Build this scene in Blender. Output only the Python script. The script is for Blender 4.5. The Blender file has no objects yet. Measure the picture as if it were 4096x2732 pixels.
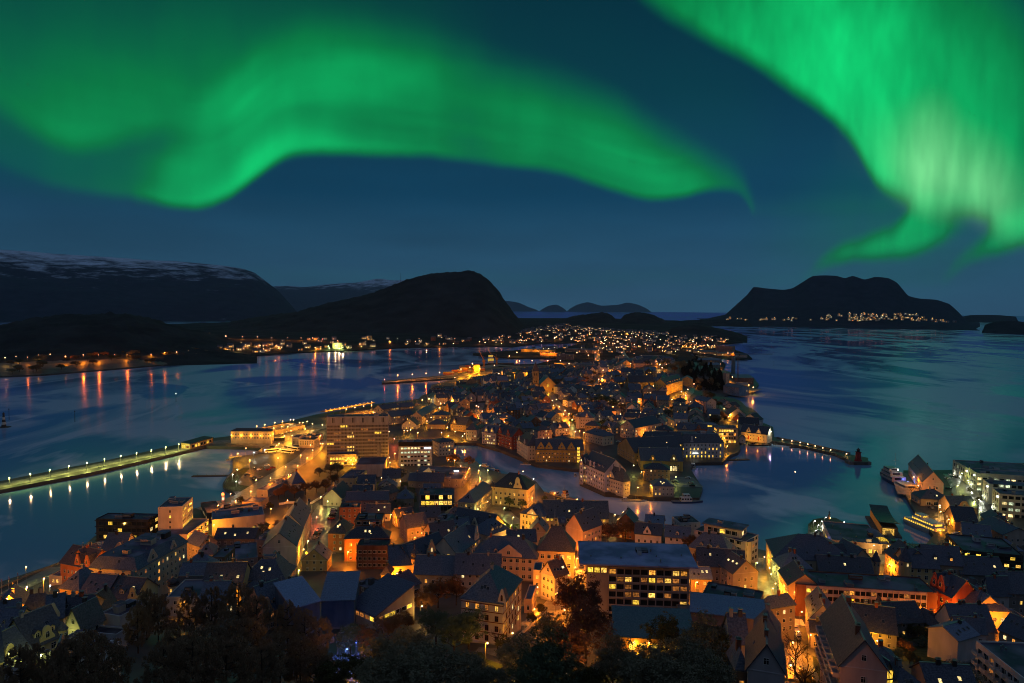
import bpy, bmesh, math, random
from mathutils import Vector, Matrix, geometry, noise
random.seed(7)
R = random.Random(11)
S = bpy.context.scene
COL = S.collection
# ------------------------------------------------------------------ camera
FPX, CAMH, EYE = 2814.0, 130.0, 1223.5
PITCH = math.atan((1366 - EYE) / FPX)
ROLL = 0.0079
CM = Matrix.Rotation(math.pi / 2 - PITCH, 3, 'X') @ Matrix.Rotation(ROLL, 3, 'Z')
cd = bpy.data.cameras.new('camera')
cam = bpy.data.objects.new('camera', cd)
COL.objects.link(cam)
cd.sensor_width = 36.0
cd.lens = FPX / 4096 * 36
cd.clip_start, cd.clip_end = 1.0, 120000
cam.matrix_world = Matrix.Translation((0, 0, CAMH)) @ CM.to_4x4()
S.camera = cam
S.view_settings.view_transform = 'Standard'
S.view_settings.look = 'None'
S.view_settings.exposure = 0
S.view_settings.gamma = 1
S.cycles.use_denoising = True
S.cycles.adaptive_threshold = .004
S.cycles.filter_width = 1.0
S.cycles.max_bounces = 4
S.cycles.diffuse_bounces = 2
S.cycles.glossy_bounces = 3
S.cycles.transmission_bounces = 2
S.cycles.caustics_reflective = False
S.cycles.caustics_refractive = False
S.cycles.sample_clamp_indirect = 2.0
# ---------------------------------------------- photograph coordinates -> rays
# 'D' is the whole photograph at 2351 px wide, T1..T6 its six tiles, a1..f3 its eighteen tiles
def px(z, X, Y):
    if z == 'D':
        return X * 1.74224, Y * 1.74224
    if z[0] == 'T':
        i = int(z[1]) - 1
        return (0, 1366, 2732)[i % 3] + X * .581, (900, 1821)[i // 3] + Y * .581
    return (0, 683, 1366, 2049, 2732, 3413)['abcdef'.index(z[0])] + X * .29076, (0, 1366, 1821, 2276)[int(z[1])] + Y * .29076
def ray(z, X, Y):
    a, b = px(z, X, Y)
    return (CM @ Vector(((a - 2048) / FPX, -(b - 1366) / FPX, -1))).normalized()
def at(z, X, Y, h=0.0):
    """the point of the level plane z=h under a photograph position"""
    d = ray(z, X, Y)
    t = (h - CAMH) / min(d.z, -1e-5)
    return Vector((d.x * t, d.y * t, h))
# ------------------------------------------------------------------ world
def node(nt, typ, **kw):
    n = nt.nodes.new(typ)
    for k, v in kw.items():
        setattr(n, k, v)
    return n
def build_world():
    w = bpy.data.worlds.new('World')
    S.world = w
    w.use_nodes = True
    nt = w.node_tree
    nt.nodes.clear()
    L = nt.links.new
    def put(sock, v):
        if isinstance(v, bpy.types.NodeSocket):
            L(v, sock)
        else:
            sock.default_value = v
    def m(op, a, b=None, clamp=False):
        n = node(nt, 'ShaderNodeMath', operation=op, use_clamp=clamp)
        put(n.inputs[0], a)
        if b is not None:
            put(n.inputs[1], b)
        return n.outputs[0]
    def ss(v, a, b):
        n = node(nt, 'ShaderNodeMapRange', interpolation_type='SMOOTHSTEP')
        put(n.inputs[0], v); put(n.inputs[1], a); put(n.inputs[2], b)
        return n.outputs[0]
    tc = node(nt, 'ShaderNodeTexCoord')
    sp = node(nt, 'ShaderNodeSeparateXYZ')
    L(tc.outputs['Generated'], sp.inputs[0])
    az = m('ARCTAN2', sp.outputs[0], sp.outputs[1])
    el = m('ARCSINE', sp.outputs[2])
    nz = node(nt, 'ShaderNodeTexNoise')
    mp = node(nt, 'ShaderNodeMapping')
    mp.inputs['Scale'].default_value = (5, 5, 3)
    L(tc.outputs['Generated'], mp.inputs[0]); L(mp.outputs[0], nz.inputs[0])
    nz.inputs['Scale'].default_value = 1.6
    nz.inputs['Detail'].default_value = 3
    wob = m('MULTIPLY', m('SUBTRACT', nz.outputs[0], .5), .02)
    elw = m('ADD', el, wob)
    au = m('DIVIDE', m('ADD', az, .8), 1.6)
    def fcv(pts, lo=0.0, hi=1.0):
        n = node(nt, 'ShaderNodeFloatCurve')
        c = n.mapping.curves[0]
        n.mapping.use_clip = False
        n.mapping.extend = 'HORIZONTAL'
        pts = sorted(pts)
        for i, (x, y) in enumerate(pts):
            v = (y - lo) / (hi - lo)
            if i < 2:
                c.points[i].location = (x, v)
            else:
                c.points.new(x, v)
        n.mapping.update()
        L(au, n.inputs['Value'])
        if lo == 0 and hi == 1:
            return n.outputs[0]
        return m('ADD', m('MULTIPLY', n.outputs[0], hi - lo), lo)
    def edge(pts):                      # an edge traced in the photograph, as elevation over azimuth
        q = []
        for (x, y) in pts:
            d = ray('D', x, y)
            q.append(((math.atan2(d.x, d.y) + .8) / 1.6, math.asin(d.z)))
        return fcv(q, -.2, .8)
    def amp(pts):
        q = []
        for (x, a) in pts:
            d = ray('D', x, 350)
            q.append(((math.atan2(d.x, d.y) + .8) / 1.6, a))
        return fcv(q, 0, 4)
    def band(lo, wl, up, wu, am):
        a = ss(m('SUBTRACT', elw, edge(lo)), -wl * .4, wl)
        b = ss(m('SUBTRACT', edge(up), elw), -wu * .5, wu)
        return m('MULTIPLY', m('MULTIPLY', a, b), amp(am))
    px1 = 1 / 1615.0
    low1 = [(-200, 300), (0, 385), (100, 425), (250, 455), (330, 467), (400, 477), (470, 477), (510, 463), (560, 428), (600, 400),
            (650, 372), (700, 361), (800, 357), (900, 360), (1000, 366), (1100, 377), (1200, 392), (1300, 408), (1380, 432),
            (1450, 452), (1500, 460), (1560, 456), (1610, 446), (1650, 442), (1690, 446), (1710, 462), (1728, 500)]
    up1 = [(-200, 280), (0, 330), (200, 358), (330, 350), (410, 300), (480, 225), (560, 150), (640, 100), (750, 70), (900, 70), (1050, 110), (1200, 165),
           (1300, 195), (1400, 235), (1480, 283), (1560, 332), (1640, 382), (1690, 415), (1715, 450), (1735, 505)]
    b1 = band(low1, 22 * px1, up1, 110 * px1,
              [(-100, .05), (0, .14), (150, .22), (280, .36), (350, .62), (430, .9), (520, .84), (650, .74), (800, .68), (950, .58), (1100, .56), (1250, .68),
               (1400, .85), (1500, 1.0), (1600, 1.05), (1680, 1.1), (1722, .9), (1745, 0)])
    core = band([(300, 470), (400, 478), (470, 478), (510, 464), (560, 430), (600, 401), (650, 373), (700, 362), (800, 358), (900, 361), (1000, 368), (1100, 378)], 30 * px1,
                [(300, 430), (400, 440), (470, 430), (520, 395), (580, 330), (650, 290), (720, 285), (800, 305), (900, 320), (1000, 325), (1100, 330)], 50 * px1,
                [(300, 0), (400, .45), (520, .55), (650, .6), (760, .4), (900, .15), (1000, 0)])
    b2 = band([(-200, 150), (0, 262), (100, 322), (170, 345), (230, 342), (300, 330), (360, 318), (450, 300), (550, 270), (700, 245), (850, 240), (1000, 200), (1150, 150)], 46 * px1,
              [(-200, -60), (0, 150), (200, 160), (400, 130), (600, 110), (800, 120), (1000, 110), (1150, 130)], 230 * px1,
              [(-160, .1), (0, .62), (150, .72), (300, .68), (450, .55), (600, .45), (800, .36), (1000, .18), (1150, 0)])
    veil = band([(0, 395), (300, 440), (500, 420), (700, 320), (1000, 300), (1300, 330), (1600, 400), (1750, 460)], 130 * px1, [(0, -150), (600, -120), (1200, -60), (1750, 100)], 200 * px1,
                [(-160, .0), (0, .26), (300, .26), (600, .24), (900, .15), (1100, .06), (1300, .035), (1700, .03), (1800, .01)])
    low3 = [(1380, -120), (1440, -30), (1500, 22), (1560, 60), (1620, 96), (1700, 138), (1760, 172), (1820, 212), (1880, 254), (1930, 302), (1970, 352),
            (1995, 400), (2020, 430), (2060, 452), (2110, 478), (2160, 492), (2200, 500), (2240, 508), (2290, 540), (2351, 560), (2600, 600)]
    up3 = [(1400, -260), (1800, -200), (2000, -160), (2200, -90), (2300, 0), (2351, 60), (2600, 330)]
    b3 = band(low3, 38 * px1, up3, 260 * px1,
              [(1420, 0), (1500, .55), (1600, .85), (1750, 1.35), (1880, 1.75), (1980, 1.8), (2100, 1.35), (2230, 1.2), (2351, 1.1), (2450, .6), (2560, .1)])
    hot = band([(1960, 380), (2050, 440), (2100, 470), (2160, 490), (2220, 498), (2260, 520), (2300, 540), (2351, 555)], 90 * px1,
               [(1900, 240), (1980, 280), (2060, 290), (2140, 270), (2220, 330), (2300, 380), (2351, 420)], 130 * px1,
               [(1900, 0), (1980, .1), (2080, .8), (2140, 1.2), (2200, 1.1), (2270, 1.2), (2310, .9), (2380, .35), (2500, 0)])
    b4 = band([(1855, 640), (1870, 626), (1900, 612), (1950, 597), (2020, 592), (2080, 592), (2140, 574), (2190, 552), (2240, 520)], 34 * px1,
              [(1855, 632), (1870, 612), (1900, 582), (1950, 555), (2010, 535), (2050, 518), (2080, 485), (2110, 450), (2190, 470), (2240, 480)], 44 * px1,
              [(1845, 0), (1870, .7), (1920, 1.1), (1980, 1.15), (2060, 1.15), (2120, 1.1), (2180, .6), (2240, 0)])
    b5 = band([(2170, 655), (2190, 638), (2215, 618), (2250, 602), (2300, 587), (2351, 570), (2450, 540)], 30 * px1,
              [(2170, 640), (2190, 612), (2230, 574), (2260, 545), (2290, 500), (2351, 470), (2450, 440)], 46 * px1,
              [(2165, 0), (2195, .7), (2240, 1.0), (2300, 1.1), (2351, 1.0), (2500, .3)])
    glow = band([(1700, 720), (2000, 690), (2351, 670), (2600, 650)], 160 * px1, [(1700, 500), (2000, 350), (2351, 300), (2600, 280)], 160 * px1,
                [(1650, 0), (1800, .06), (1950, .13), (2150, .17), (2300, .1), (2400, .06)])
    nz2 = node(nt, 'ShaderNodeTexNoise')
    mp2 = node(nt, 'ShaderNodeMapping')
    mp2.inputs['Scale'].default_value = (16, 16, 2.5)
    mp2.inputs['Rotation'].default_value = (0, -.35, 0)
    L(tc.outputs['Generated'], mp2.inputs[0]); L(mp2.outputs[0], nz2.inputs[0])
    nz2.inputs['Scale'].default_value = 1.0
    nz2.inputs['Detail'].default_value = 4
    stri = m('ADD', m('MULTIPLY', nz2.outputs[0], .7), .65)
    # folds that run along the left curtain
    cb = node(nt, 'ShaderNodeCombineXYZ')
    put(cb.inputs[0], m('MULTIPLY', az, 2.4)); put(cb.inputs[1], m('MULTIPLY', m('SUBTRACT', elw, edge(low1)), 17.0))
    fo = node(nt, 'ShaderNodeTexNoise')
    L(cb.outputs[0], fo.inputs[0])
    fo.inputs['Scale'].default_value = 1.0
    fo.inputs['Detail'].default_value = 3
    fo.inputs['Distortion'].default_value = .5
    fold = m('ADD', m('MULTIPLY', m('SUBTRACT', fo.outputs[0], .5), 1.3), 1.06)
    A = m('MULTIPLY', m('ADD', m('ADD', b1, core), b2), fold)
    nz3 = node(nt, 'ShaderNodeTexNoise')          # fine rays in the right-hand curtains
    mp3 = node(nt, 'ShaderNodeMapping')
    mp3.inputs['Scale'].default_value = (46, 46, 3.5)
    mp3.inputs['Rotation'].default_value = (0, -.3, 0)
    L(tc.outputs['Generated'], mp3.inputs[0]); L(mp3.outputs[0], nz3.inputs[0])
    nz3.inputs['Scale'].default_value = 1.0
    nz3.inputs['Detail'].default_value = 2
    rays = m('ADD', m('MULTIPLY', nz3.outputs[0], .8), .6)
    A = m('ADD', A, veil)
    for b in (b3, b4, b5, glow):
        A = m('ADD', A, m('MULTIPLY', b, rays))
    A = m('MULTIPLY', A, stri)
    # nothing of the curtains high over the town: they thin out overhead
    A = m('MULTIPLY', A, m('SUBTRACT', 1.0, ss(el, .42, .58)))
    # twilight sky from the horizon up
    cr = node(nt, 'ShaderNodeValToRGB')
    e = cr.color_ramp.elements
    stops = [(0.0, (.034, .108, .190)), (.06, (.022, .092, .170)), (.16, (.004, .054, .114)), (.30, (.0015, .034, .066)), (.46, (.0006, .024, .042)), (.62, (.024, .048, .098)), (1.0, (.080, .112, .180))]
    while len(e) < len(stops):
        e.new(.5)
    for q, (p, c) in zip(e, stops):
        q.position = p
        q.color = (*c, 1)
    L(m('DIVIDE', el, .95, True), cr.inputs[0])
    # the fjord side (left) is a little darker, the sea side lighter
    side = m('ADD', .86, m('MULTIPLY', ss(az, -.7, .45), .2))
    back = ss(m('ABSOLUTE', az), .9, 2.2)
    def vmix(kind, fac, a, b):
        n = node(nt, 'ShaderNodeMix', data_type='RGBA', blend_type=kind)
        put(n.inputs[0], fac); put(n.inputs[6], a); put(n.inputs[7], b)
        return n.outputs[2]
    def scale(col, f):
        n = node(nt, 'ShaderNodeVectorMath', operation='SCALE')
        put(n.inputs[0], col); put(n.inputs['Scale'], f)
        return n.outputs[0]
    def addc(a, b):
        n = node(nt, 'ShaderNodeVectorMath', operation='ADD')
        put(n.inputs[0], a); put(n.inputs[1], b)
        return n.outputs[0]
    nz4 = node(nt, 'ShaderNodeTexNoise')          # thin cloud low over the horizon
    mp4 = node(nt, 'ShaderNodeMapping')
    mp4.inputs['Scale'].default_value = (3, 3, 16)
    L(tc.outputs['Generated'], mp4.inputs[0]); L(mp4.outputs[0], nz4.inputs[0])
    nz4.inputs['Scale'].default_value = 1.3
    nz4.inputs['Detail'].default_value = 5
    side = m('MULTIPLY', side, m('ADD', m('MULTIPLY', m('SUBTRACT', nz4.outputs[0], .5), m('MULTIPLY', ss(el, .3, .05), .55)), 1.0))
    sky = scale(cr.outputs[0], side)
    sky = vmix('MIX', m('MULTIPLY', back, .85), sky, (.080, .112, .175, 1))
    sky = scale(sky, m('SUBTRACT', 1.0, m('MULTIPLY', m('MINIMUM', m('MULTIPLY', A, 1.7), 1.0), .93)))
    g = scale((.0022, .345, .088), A)
    g2 = scale((.20, .40, .19), m('MULTIPLY', hot, m('MULTIPLY', stri, m('MULTIPLY', rays, rays))))
    tot = addc(addc(sky, g), g2)
    bg = node(nt, 'ShaderNodeBackground')
    L(tot, bg.inputs[0])
    bg.inputs[1].default_value = 1.0
    out = node(nt, 'ShaderNodeOutputWorld')
    L(bg.outputs[0], out.inputs[0])
    w.cycles.sampling_method = 'MANUAL'
    w.cycles.sample_map_resolution = 512
build_world()
# ------------------------------------------------------------------ materials
MATS = {}
def principled(name, build, rough=.7, spec=.3, metal=0.0):
    mt = bpy.data.materials.new(name)
    mt.use_nodes = True
    nt = mt.node_tree
    b = nt.nodes['Principled BSDF']
    b.inputs['Roughness'].default_value = rough
    b.inputs['Specular IOR Level'].default_value = spec
    b.inputs['Metallic'].default_value = metal
    build(nt, b)
    return mt
def noise_col(nt, b, c1, c2, scale, detail=4, coord='Object', stretch=(1, 1, 1), bump=0.0, bscale=None):
    tc = nt.nodes.new('ShaderNodeTexCoord')
    mp = nt.nodes.new('ShaderNodeMapping')
    mp.inputs['Scale'].default_value = stretch
    nt.links.new(tc.outputs[coord], mp.inputs[0])
    n = nt.nodes.new('ShaderNodeTexNoise')
    n.inputs['Scale'].default_value = scale
    n.inputs['Detail'].default_value = detail
    nt.links.new(mp.outputs[0], n.inputs[0])
    r = nt.nodes.new('ShaderNodeValToRGB')
    r.color_ramp.elements[0].position = .32
    r.color_ramp.elements[1].position = .68
    r.color_ramp.elements[0].color = (*c1, 1)
    r.color_ramp.elements[1].color = (*c2, 1)
    nt.links.new(n.outputs[0], r.inputs[0])
    nt.links.new(r.outputs[0], b.inputs['Base Color'])
    if bump:
        bp = nt.nodes.new('ShaderNodeBump')
        bp.inputs['Strength'].default_value = bump
        bp.inputs['Distance'].default_value = .3
        nt.links.new(n.outputs[0], bp.inputs['Height'])
        nt.links.new(bp.outputs[0], b.inputs['Normal'])
    return n, r
def mixc(a, b, t):
    return tuple(x * (1 - t) + y * t for x, y in zip(a, b))
def wallm(c):
    k = ('wall', c)
    if k not in MATS:
        MATS[k] = principled('plaster', lambda nt, b: noise_col(nt, b, mixc(c, (0, 0, 0), .22), mixc(c, (1, 1, 1), .05), .35, 8, stretch=(1, 1, .35)), .85, .2)
    return MATS[k]
def roofm(c, rough=.5):
    c = (c[0] * .78, c[1] * .88, c[2] * 1.28)
    k = ('roof', c, rough)
    if k not in MATS:
        def bld(nt, b):
            n, r = noise_col(nt, b, mixc(c, (0, 0, 0), .28), mixc(c, (1, 1, 1), .05), 2.2, 12)
            oi = nt.nodes.new('ShaderNodeObjectInfo')
            mr = nt.nodes.new('ShaderNodeMapRange'); mr.inputs[3].default_value = .65; mr.inputs[4].default_value = 1.3
            vm = nt.nodes.new('ShaderNodeVectorMath'); vm.operation = 'SCALE'
            nt.links.new(oi.outputs['Random'], mr.inputs[0]); nt.links.new(mr.outputs[0], vm.inputs['Scale'])
            nt.links.new(r.outputs[0], vm.inputs[0]); nt.links.new(vm.outputs[0], b.inputs['Base Color'])
            tc = nt.nodes.new('ShaderNodeTexCoord')
            wv = nt.nodes.new('ShaderNodeTexWave')
            wv.bands_direction = 'Z'
            wv.inputs['Scale'].default_value = 1.1
            wv.inputs['Distortion'].default_value = .6
            nt.links.new(tc.outputs['Object'], wv.inputs[0])
            bp = nt.nodes.new('ShaderNodeBump')
            bp.inputs['Strength'].default_value = .35
            bp.inputs['Distance'].default_value = .08
            nt.links.new(wv.outputs[0], bp.inputs['Height'])
            nt.links.new(bp.outputs[0], b.inputs['Normal'])
        MATS[k] = principled('slate', bld, rough, .3)
    return MATS[k]
def flatm(c):
    c = (c[0] * 1.25, c[1] * .80, c[2] * 1.3)
    k = ('flat', c)
    if k not in MATS:
        def bld(nt, b):
            n, r = noise_col(nt, b, mixc(c, (0, 0, 0), .45), mixc(c, (1, 1, 1), .08), .12, 8)
            r.color_ramp.elements[0].position = .4
            r.color_ramp.elements[1].position = .62
            rr = nt.nodes.new('ShaderNodeMapRange')
            rr.inputs[3].default_value = .35
            rr.inputs[4].default_value = .85
            nt.links.new(n.outputs[0], rr.inputs[0])
            nt.links.new(rr.outputs[0], b.inputs['Roughness'])
        MATS[k] = principled('roof_felt', bld, .4, .22)
    return MATS[k]
def plain(name, c, rough=.6, spec=.3, metal=0.0):
    k = ('plain', name, c)
    if k not in MATS:
        MATS[k] = principled(name, lambda nt, b: noise_col(nt, b, mixc(c, (0, 0, 0), .15), c, 1.3, 3), rough, spec, metal)
    return MATS[k]
def emit(name, c, s, vary=0.0):
    k = ('emit', name, c, s)
    if k not in MATS:
        mt = bpy.data.materials.new(name)
        mt.use_nodes = True
        nt = mt.node_tree
        nt.nodes.clear()
        e = nt.nodes.new('ShaderNodeEmission')
        e.inputs[0].default_value = (*c, 1)
        e.inputs[1].default_value = s
        if vary:                                   # rooms differ: each window has its own brightness and its own furniture
            oi = nt.nodes.new('ShaderNodeObjectInfo')
            tc = nt.nodes.new('ShaderNodeTexCoord')
            n = nt.nodes.new('ShaderNodeTexNoise')
            n.inputs['Scale'].default_value = 2.6
            n.inputs['Detail'].default_value = 1
            ad = nt.nodes.new('ShaderNodeVectorMath')
            cb = nt.nodes.new('ShaderNodeCombineXYZ')
            ml = nt.nodes.new('ShaderNodeMath'); ml.operation = 'MULTIPLY'; ml.inputs[1].default_value = 57
            nt.links.new(oi.outputs['Random'], ml.inputs[0])
            nt.links.new(ml.outputs[0], cb.inputs[0])
            nt.links.new(tc.outputs['Object'], ad.inputs[0]); nt.links.new(cb.outputs[0], ad.inputs[1])
            nt.links.new(ad.outputs[0], n.inputs[0])
            mr = nt.nodes.new('ShaderNodeMapRange')
            mr.inputs[1].default_value = .36; mr.inputs[2].default_value = .6
            mr.inputs[3].default_value = s * (1 - vary); mr.inputs[4].default_value = s * (1 + vary * .4)
            nt.links.new(n.outputs[0], mr.inputs[0])
            m2 = nt.nodes.new('ShaderNodeMath'); m2.operation = 'MULTIPLY'
            m3 = nt.nodes.new('ShaderNodeMapRange'); m3.inputs[3].default_value = .45; m3.inputs[4].default_value = 1.25
            nt.links.new(oi.outputs['Random'], m3.inputs[0])
            nt.links.new(mr.outputs[0], m2.inputs[0]); nt.links.new(m3.outputs[0], m2.inputs[1])
            nt.links.new(m2.outputs[0], e.inputs[1])
        o = nt.nodes.new('ShaderNodeOutputMaterial')
        nt.links.new(e.outputs[0], o.inputs[0])
        mt.cycles.emission_sampling = 'NONE'
        MATS[k] = mt
    return MATS[k]
WHITE, CREAM, YEL, OCH = (.74, .71, .68), (.66, .56, .40), (.62, .42, .14), (.50, .32, .09)
BRICK, DBRICK, PINK, GREY = (.33, .085, .035), (.10, .035, .025), (.62, .42, .36), (.33, .32, .32)
BEIGE, DARK, LGREY, RED = (.50, .41, .33), (.03, .03, .033), (.50, .50, .52), (.34, .05, .035)
SLATE, SLATE2, TEAL, BROWN, MAROON, FELT, PALE = (.075, .095, .105), (.115, .14, .15), (.055, .10, .115), (.085, .065, .055), (.10, .035, .045), (.085, .105, .12), (.20, .26, .30)
GLASS = principled('window_glass', lambda nt, b: b.inputs['Base Color'].__setattr__('default_value', (.012, .016, .022, 1)), .08, .5)
FRAME_W, FRAME_D = plain('white_paint', (.7, .68, .64)), plain('dark_paint', (.05, .045, .04))
LIT = [emit('room_light', (1.0, .56, .10), 1.7, .75), emit('room_light_amber', (1.0, .38, .05), 1.25, .75), emit('room_light_pale', (1.0, .74, .30), 1.7, .7), emit('room_light_dim', (1.0, .34, .07), .4, .7)]
LITY = emit('room_light_yellow', (1.0, .60, .06), 1.7, .6)
LITG = emit('room_light_cool', (.86, 1.0, .62), 1.0, .7)
METAL = plain('galvanised_steel', (.28, .29, .30), .45, .5, .6)
ASPH = principled('asphalt', lambda nt, b: noise_col(nt, b, (.030, .031, .033), (.062, .062, .064), .25, 9), .5, .4)
# ------------------------------------------------------------------ objects
ANCH, AUTO = [], []
def link(name, me, parent=None, loc=None, rot=None, scl=None):
    o = bpy.data.objects.new(name, me)
    COL.objects.link(o)
    if parent is not None:
        o.parent = parent
    if loc is not None:
        o.location = loc
    if rot is not None:
        o.rotation_euler = rot
    if scl is not None:
        o.scale = scl
    return o
def tag(o, label, cat, group=None, kind=None):
    if label:
        o['label'] = label
    if cat:
        o['category'] = cat
    if group:
        o['group'] = group
    if kind:
        o['kind'] = kind
    return o
def auto(o, what, cat, group):
    """a thing whose label is completed once its neighbours stand: what it looks like + which landmark it is next to"""
    o['category'] = cat
    o['group'] = group
    AUTO.append((o, what))
    return o
class MB:
    """collects faces with materials into one mesh"""
    def __init__(s):
        s.v, s.f, s.m, s.mats = [], [], [], []
    def mi(s, mat):
        if mat not in s.mats:
            s.mats.append(mat)
        return s.mats.index(mat)
    def face(s, pts, mat):
        i = len(s.v)
        s.v.extend(tuple(p) for p in pts)
        s.f.append(tuple(range(i, i + len(pts))))
        s.m.append(s.mi(mat))
    def box(s, x0, y0, z0, x1, y1, z1, mat, top=None, bottom=True):
        p = [(x0, y0, z0), (x1, y0, z0), (x1, y1, z0), (x0, y1, z0), (x0, y0, z1), (x1, y0, z1), (x1, y1, z1), (x0, y1, z1)]
        for q in ((0, 1, 5, 4), (1, 2, 6, 5), (2, 3, 7, 6), (3, 0, 4, 7)):
            s.face([p[k] for k in q], mat)
        s.face([p[k] for k in (4, 5, 6, 7)], top or mat)
        if bottom:
            s.face([p[k] for k in (3, 2, 1, 0)], mat)
    def prism(s, poly, n0, n1, mat, cap=None):
        """poly: list of 3d points; extruded from offset n0 to n1 (vectors)"""
        a = [tuple(Vector(p) + Vector(n0)) for p in poly]
        b = [tuple(Vector(p) + Vector(n1)) for p in poly]
        s.face(a[::-1], cap or mat)
        s.face(b, cap or mat)
        for i in range(len(a)):
            j = (i + 1) % len(a)
            s.face([a[i], a[j], b[j], b[i]], mat)
    def tube(s, p0, p1, r0, r1, mat, n=8, cap=True):
        p0, p1 = Vector(p0), Vector(p1)
        ax = (p1 - p0).normalized()
        u = ax.orthogonal().normalized()
        w = ax.cross(u)
        a = [p0 + (u * math.cos(t) + w * math.sin(t)) * r0 for t in [2 * math.pi * k / n for k in range(n)]]
        b = [p1 + (u * math.cos(t) + w * math.sin(t)) * r1 for t in [2 * math.pi * k / n for k in range(n)]]
        for i in range(n):
            j = (i + 1) % n
            s.face([a[i], a[j], b[j], b[i]], mat)
        if cap:
            s.face(a[::-1], mat)
            s.face(b, mat)
    def lathe(s, prof, mat, cx=0, cy=0, n=14):
        for (r0, z0), (r1, z1) in zip(prof, prof[1:]):
            for k in range(n):
                a, b = 2 * math.pi * k / n, 2 * math.pi * (k + 1) / n
                q = [(cx + r0 * math.cos(a), cy + r0 * math.sin(a), z0), (cx + r0 * math.cos(b), cy + r0 * math.sin(b), z0)]
                if r1 > 1e-4:
                    q += [(cx + r1 * math.cos(b), cy + r1 * math.sin(b), z1), (cx + r1 * math.cos(a), cy + r1 * math.sin(a), z1)]
                else:
                    q += [(cx, cy, z1)]
                if r0 <= 1e-4:
                    q = [q[0]] + q[2:]
                s.face(q, mat)
    def mesh(s, name, smooth=False, merge=False):
        me = bpy.data.meshes.new(name)
        me.from_pydata(s.v, [], s.f)
        for mt in s.mats:
            me.materials.append(mt)
        me.polygons.foreach_set('material_index', s.m)
        if smooth:
            me.polygons.foreach_set('use_smooth', [True] * len(s.f))
        me.update()
        if merge:
            bm = bmesh.new()
            bm.from_mesh(me)
            bmesh.ops.remove_doubles(bm, verts=bm.verts, dist=.001)
            bmesh.ops.recalc_face_normals(bm, faces=bm.faces)
            bm.to_mesh(me)
            bm.free()
        return me
    def obj(s, name, parent=None, loc=None, rot=None, smooth=False, merge=False):
        return link(name, s.mesh(name, smooth, merge), parent, loc, rot)
# ------------------------------------------------------------------ land, sea, hills
def Ds(*p):
    return [at('D', x, y, 2.2).xy for x, y in p]
SHORE = Ds((-400, 1480), (0, 1338), (138, 1292), (187, 1259), (218, 1232), (340, 1195), (474, 1162), (500, 1155), (545, 1139), (535, 1130), (517, 1122), (511, 1112), (519, 1098),
           (534, 1082), (534, 1052), (560, 1047), (592, 1042), (600, 1030), (560, 1027), (470, 1025), (392, 1044), (209, 1086), (0, 1126), (-120, 1152), (-120, 1130), (0, 1106), (138, 1078),
           (240, 1059), (425, 1017.6), (494, 1006), (529, 1002), (600, 983), (666, 967), (727, 952), (784, 943), (854, 929), (917, 922), (961, 916), (968, 909), (981, 904),
           (985, 895), (992, 884), (1047, 870), (1057, 867.5), (877, 880), (877, 875), (1017, 862), (1057, 852), (1067, 846), (1089, 839), (1134, 834), (1176, 837), (1232, 836),
           (1276, 825), (1276, 821.5), (1176, 822), (1086, 814), (1086, 811), (1168, 806), (1196, 803), (1268, 799.5), (1296, 797.5), (1324, 791), (1323, 787), (1239, 787),
           (1176, 796), (1117, 794), (1024, 796), (934, 797), (867, 801), (784, 805.5), (667, 809.5), (542, 819), (459, 829), (392, 836), (100, 860), (0, 864), (-250, 885))
SHORE += [Vector(p) for p in ((-1900, 1700), (-2300, 2500), (-1600, 3300), (-1000, 4600), (700, 5200), (1250, 4300))]
SHORE += Ds((1712, 775), (1690, 779), (1706, 786), (1655, 789), (1601, 789), (1608, 793), (1650, 795), (1690, 804), (1716, 813), (1727, 823), (1685, 825), (1588, 812), (1581, 814), (1653, 827), (1666, 836),
            (1660, 849), (1668, 852), (1685, 857), (1730, 867), (1742, 883), (1727, 902), (1678, 903), (1661, 912), (1683, 914), (1701, 922), (1713, 934), (1728, 939), (1742, 951),
            (1742, 967), (1775, 981), (1777, 1004), (1852, 1019), (1960, 1046), (1993, 1052), (1993, 1062), (1962, 1062), (1918, 1042), (1852, 1027), (1783, 1014), (1762, 1013), (1713, 1008),
            (1697, 1017), (1700, 1031), (1695, 1039), (1675, 1047), (1660, 1062), (1596, 1063), (1585, 1077), (1613, 1122), (1605, 1144), (1548, 1144), (1493, 1143), (1460, 1139), (1388, 1133),
            (1331, 1108), (1329, 1078), (1314, 1077), (1231, 1067), (1151, 1034), (1093, 1018), (1044, 1017), (1040, 1023), (1044, 1045), (1067, 1060), (1114, 1075), (1150, 1088), (1206, 1092),
            (1231, 1107), (1250, 1131), (1343, 1161), (1400, 1178), (1500, 1205), (1600, 1228), (1718, 1257), (1763, 1267), (1790, 1262), (1822, 1237), (1855, 1225), (1855, 1205), (1868, 1193), (1895, 1189),
            (1918, 1190), (1938, 1200), (1958, 1225), (1962, 1239), (2059, 1248), (2126, 1251), (2143, 1230), (2106, 1184), (2074, 1129), (2074, 1081), (2187, 1080), (2240, 1068), (2351, 1064), (2700, 1066))
SHORE += [Vector(p) for p in ((620, 300), (520, -70), (-430, -70), (-430, 150))]
SEGS = [(SHORE[i], SHORE[(i + 1) % len(SHORE)]) for i in range(len(SHORE))]
SEGF = [(a.x, a.y, b.x - a.x, b.y - a.y, max((b - a).length_squared, 1e-6)) for a, b in SEGS]
def shore_dist(x, y):
    best = 1e18
    for ax, ay, dx, dy, l2 in SEGF:
        t = ((x - ax) * dx + (y - ay) * dy) / l2
        t = 0 if t < 0 else (1 if t > 1 else t)
        ex, ey = x - ax - t * dx, y - ay - t * dy
        q = ex * ex + ey * ey
        if q < best:
            best = q
    return math.sqrt(best)
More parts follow.
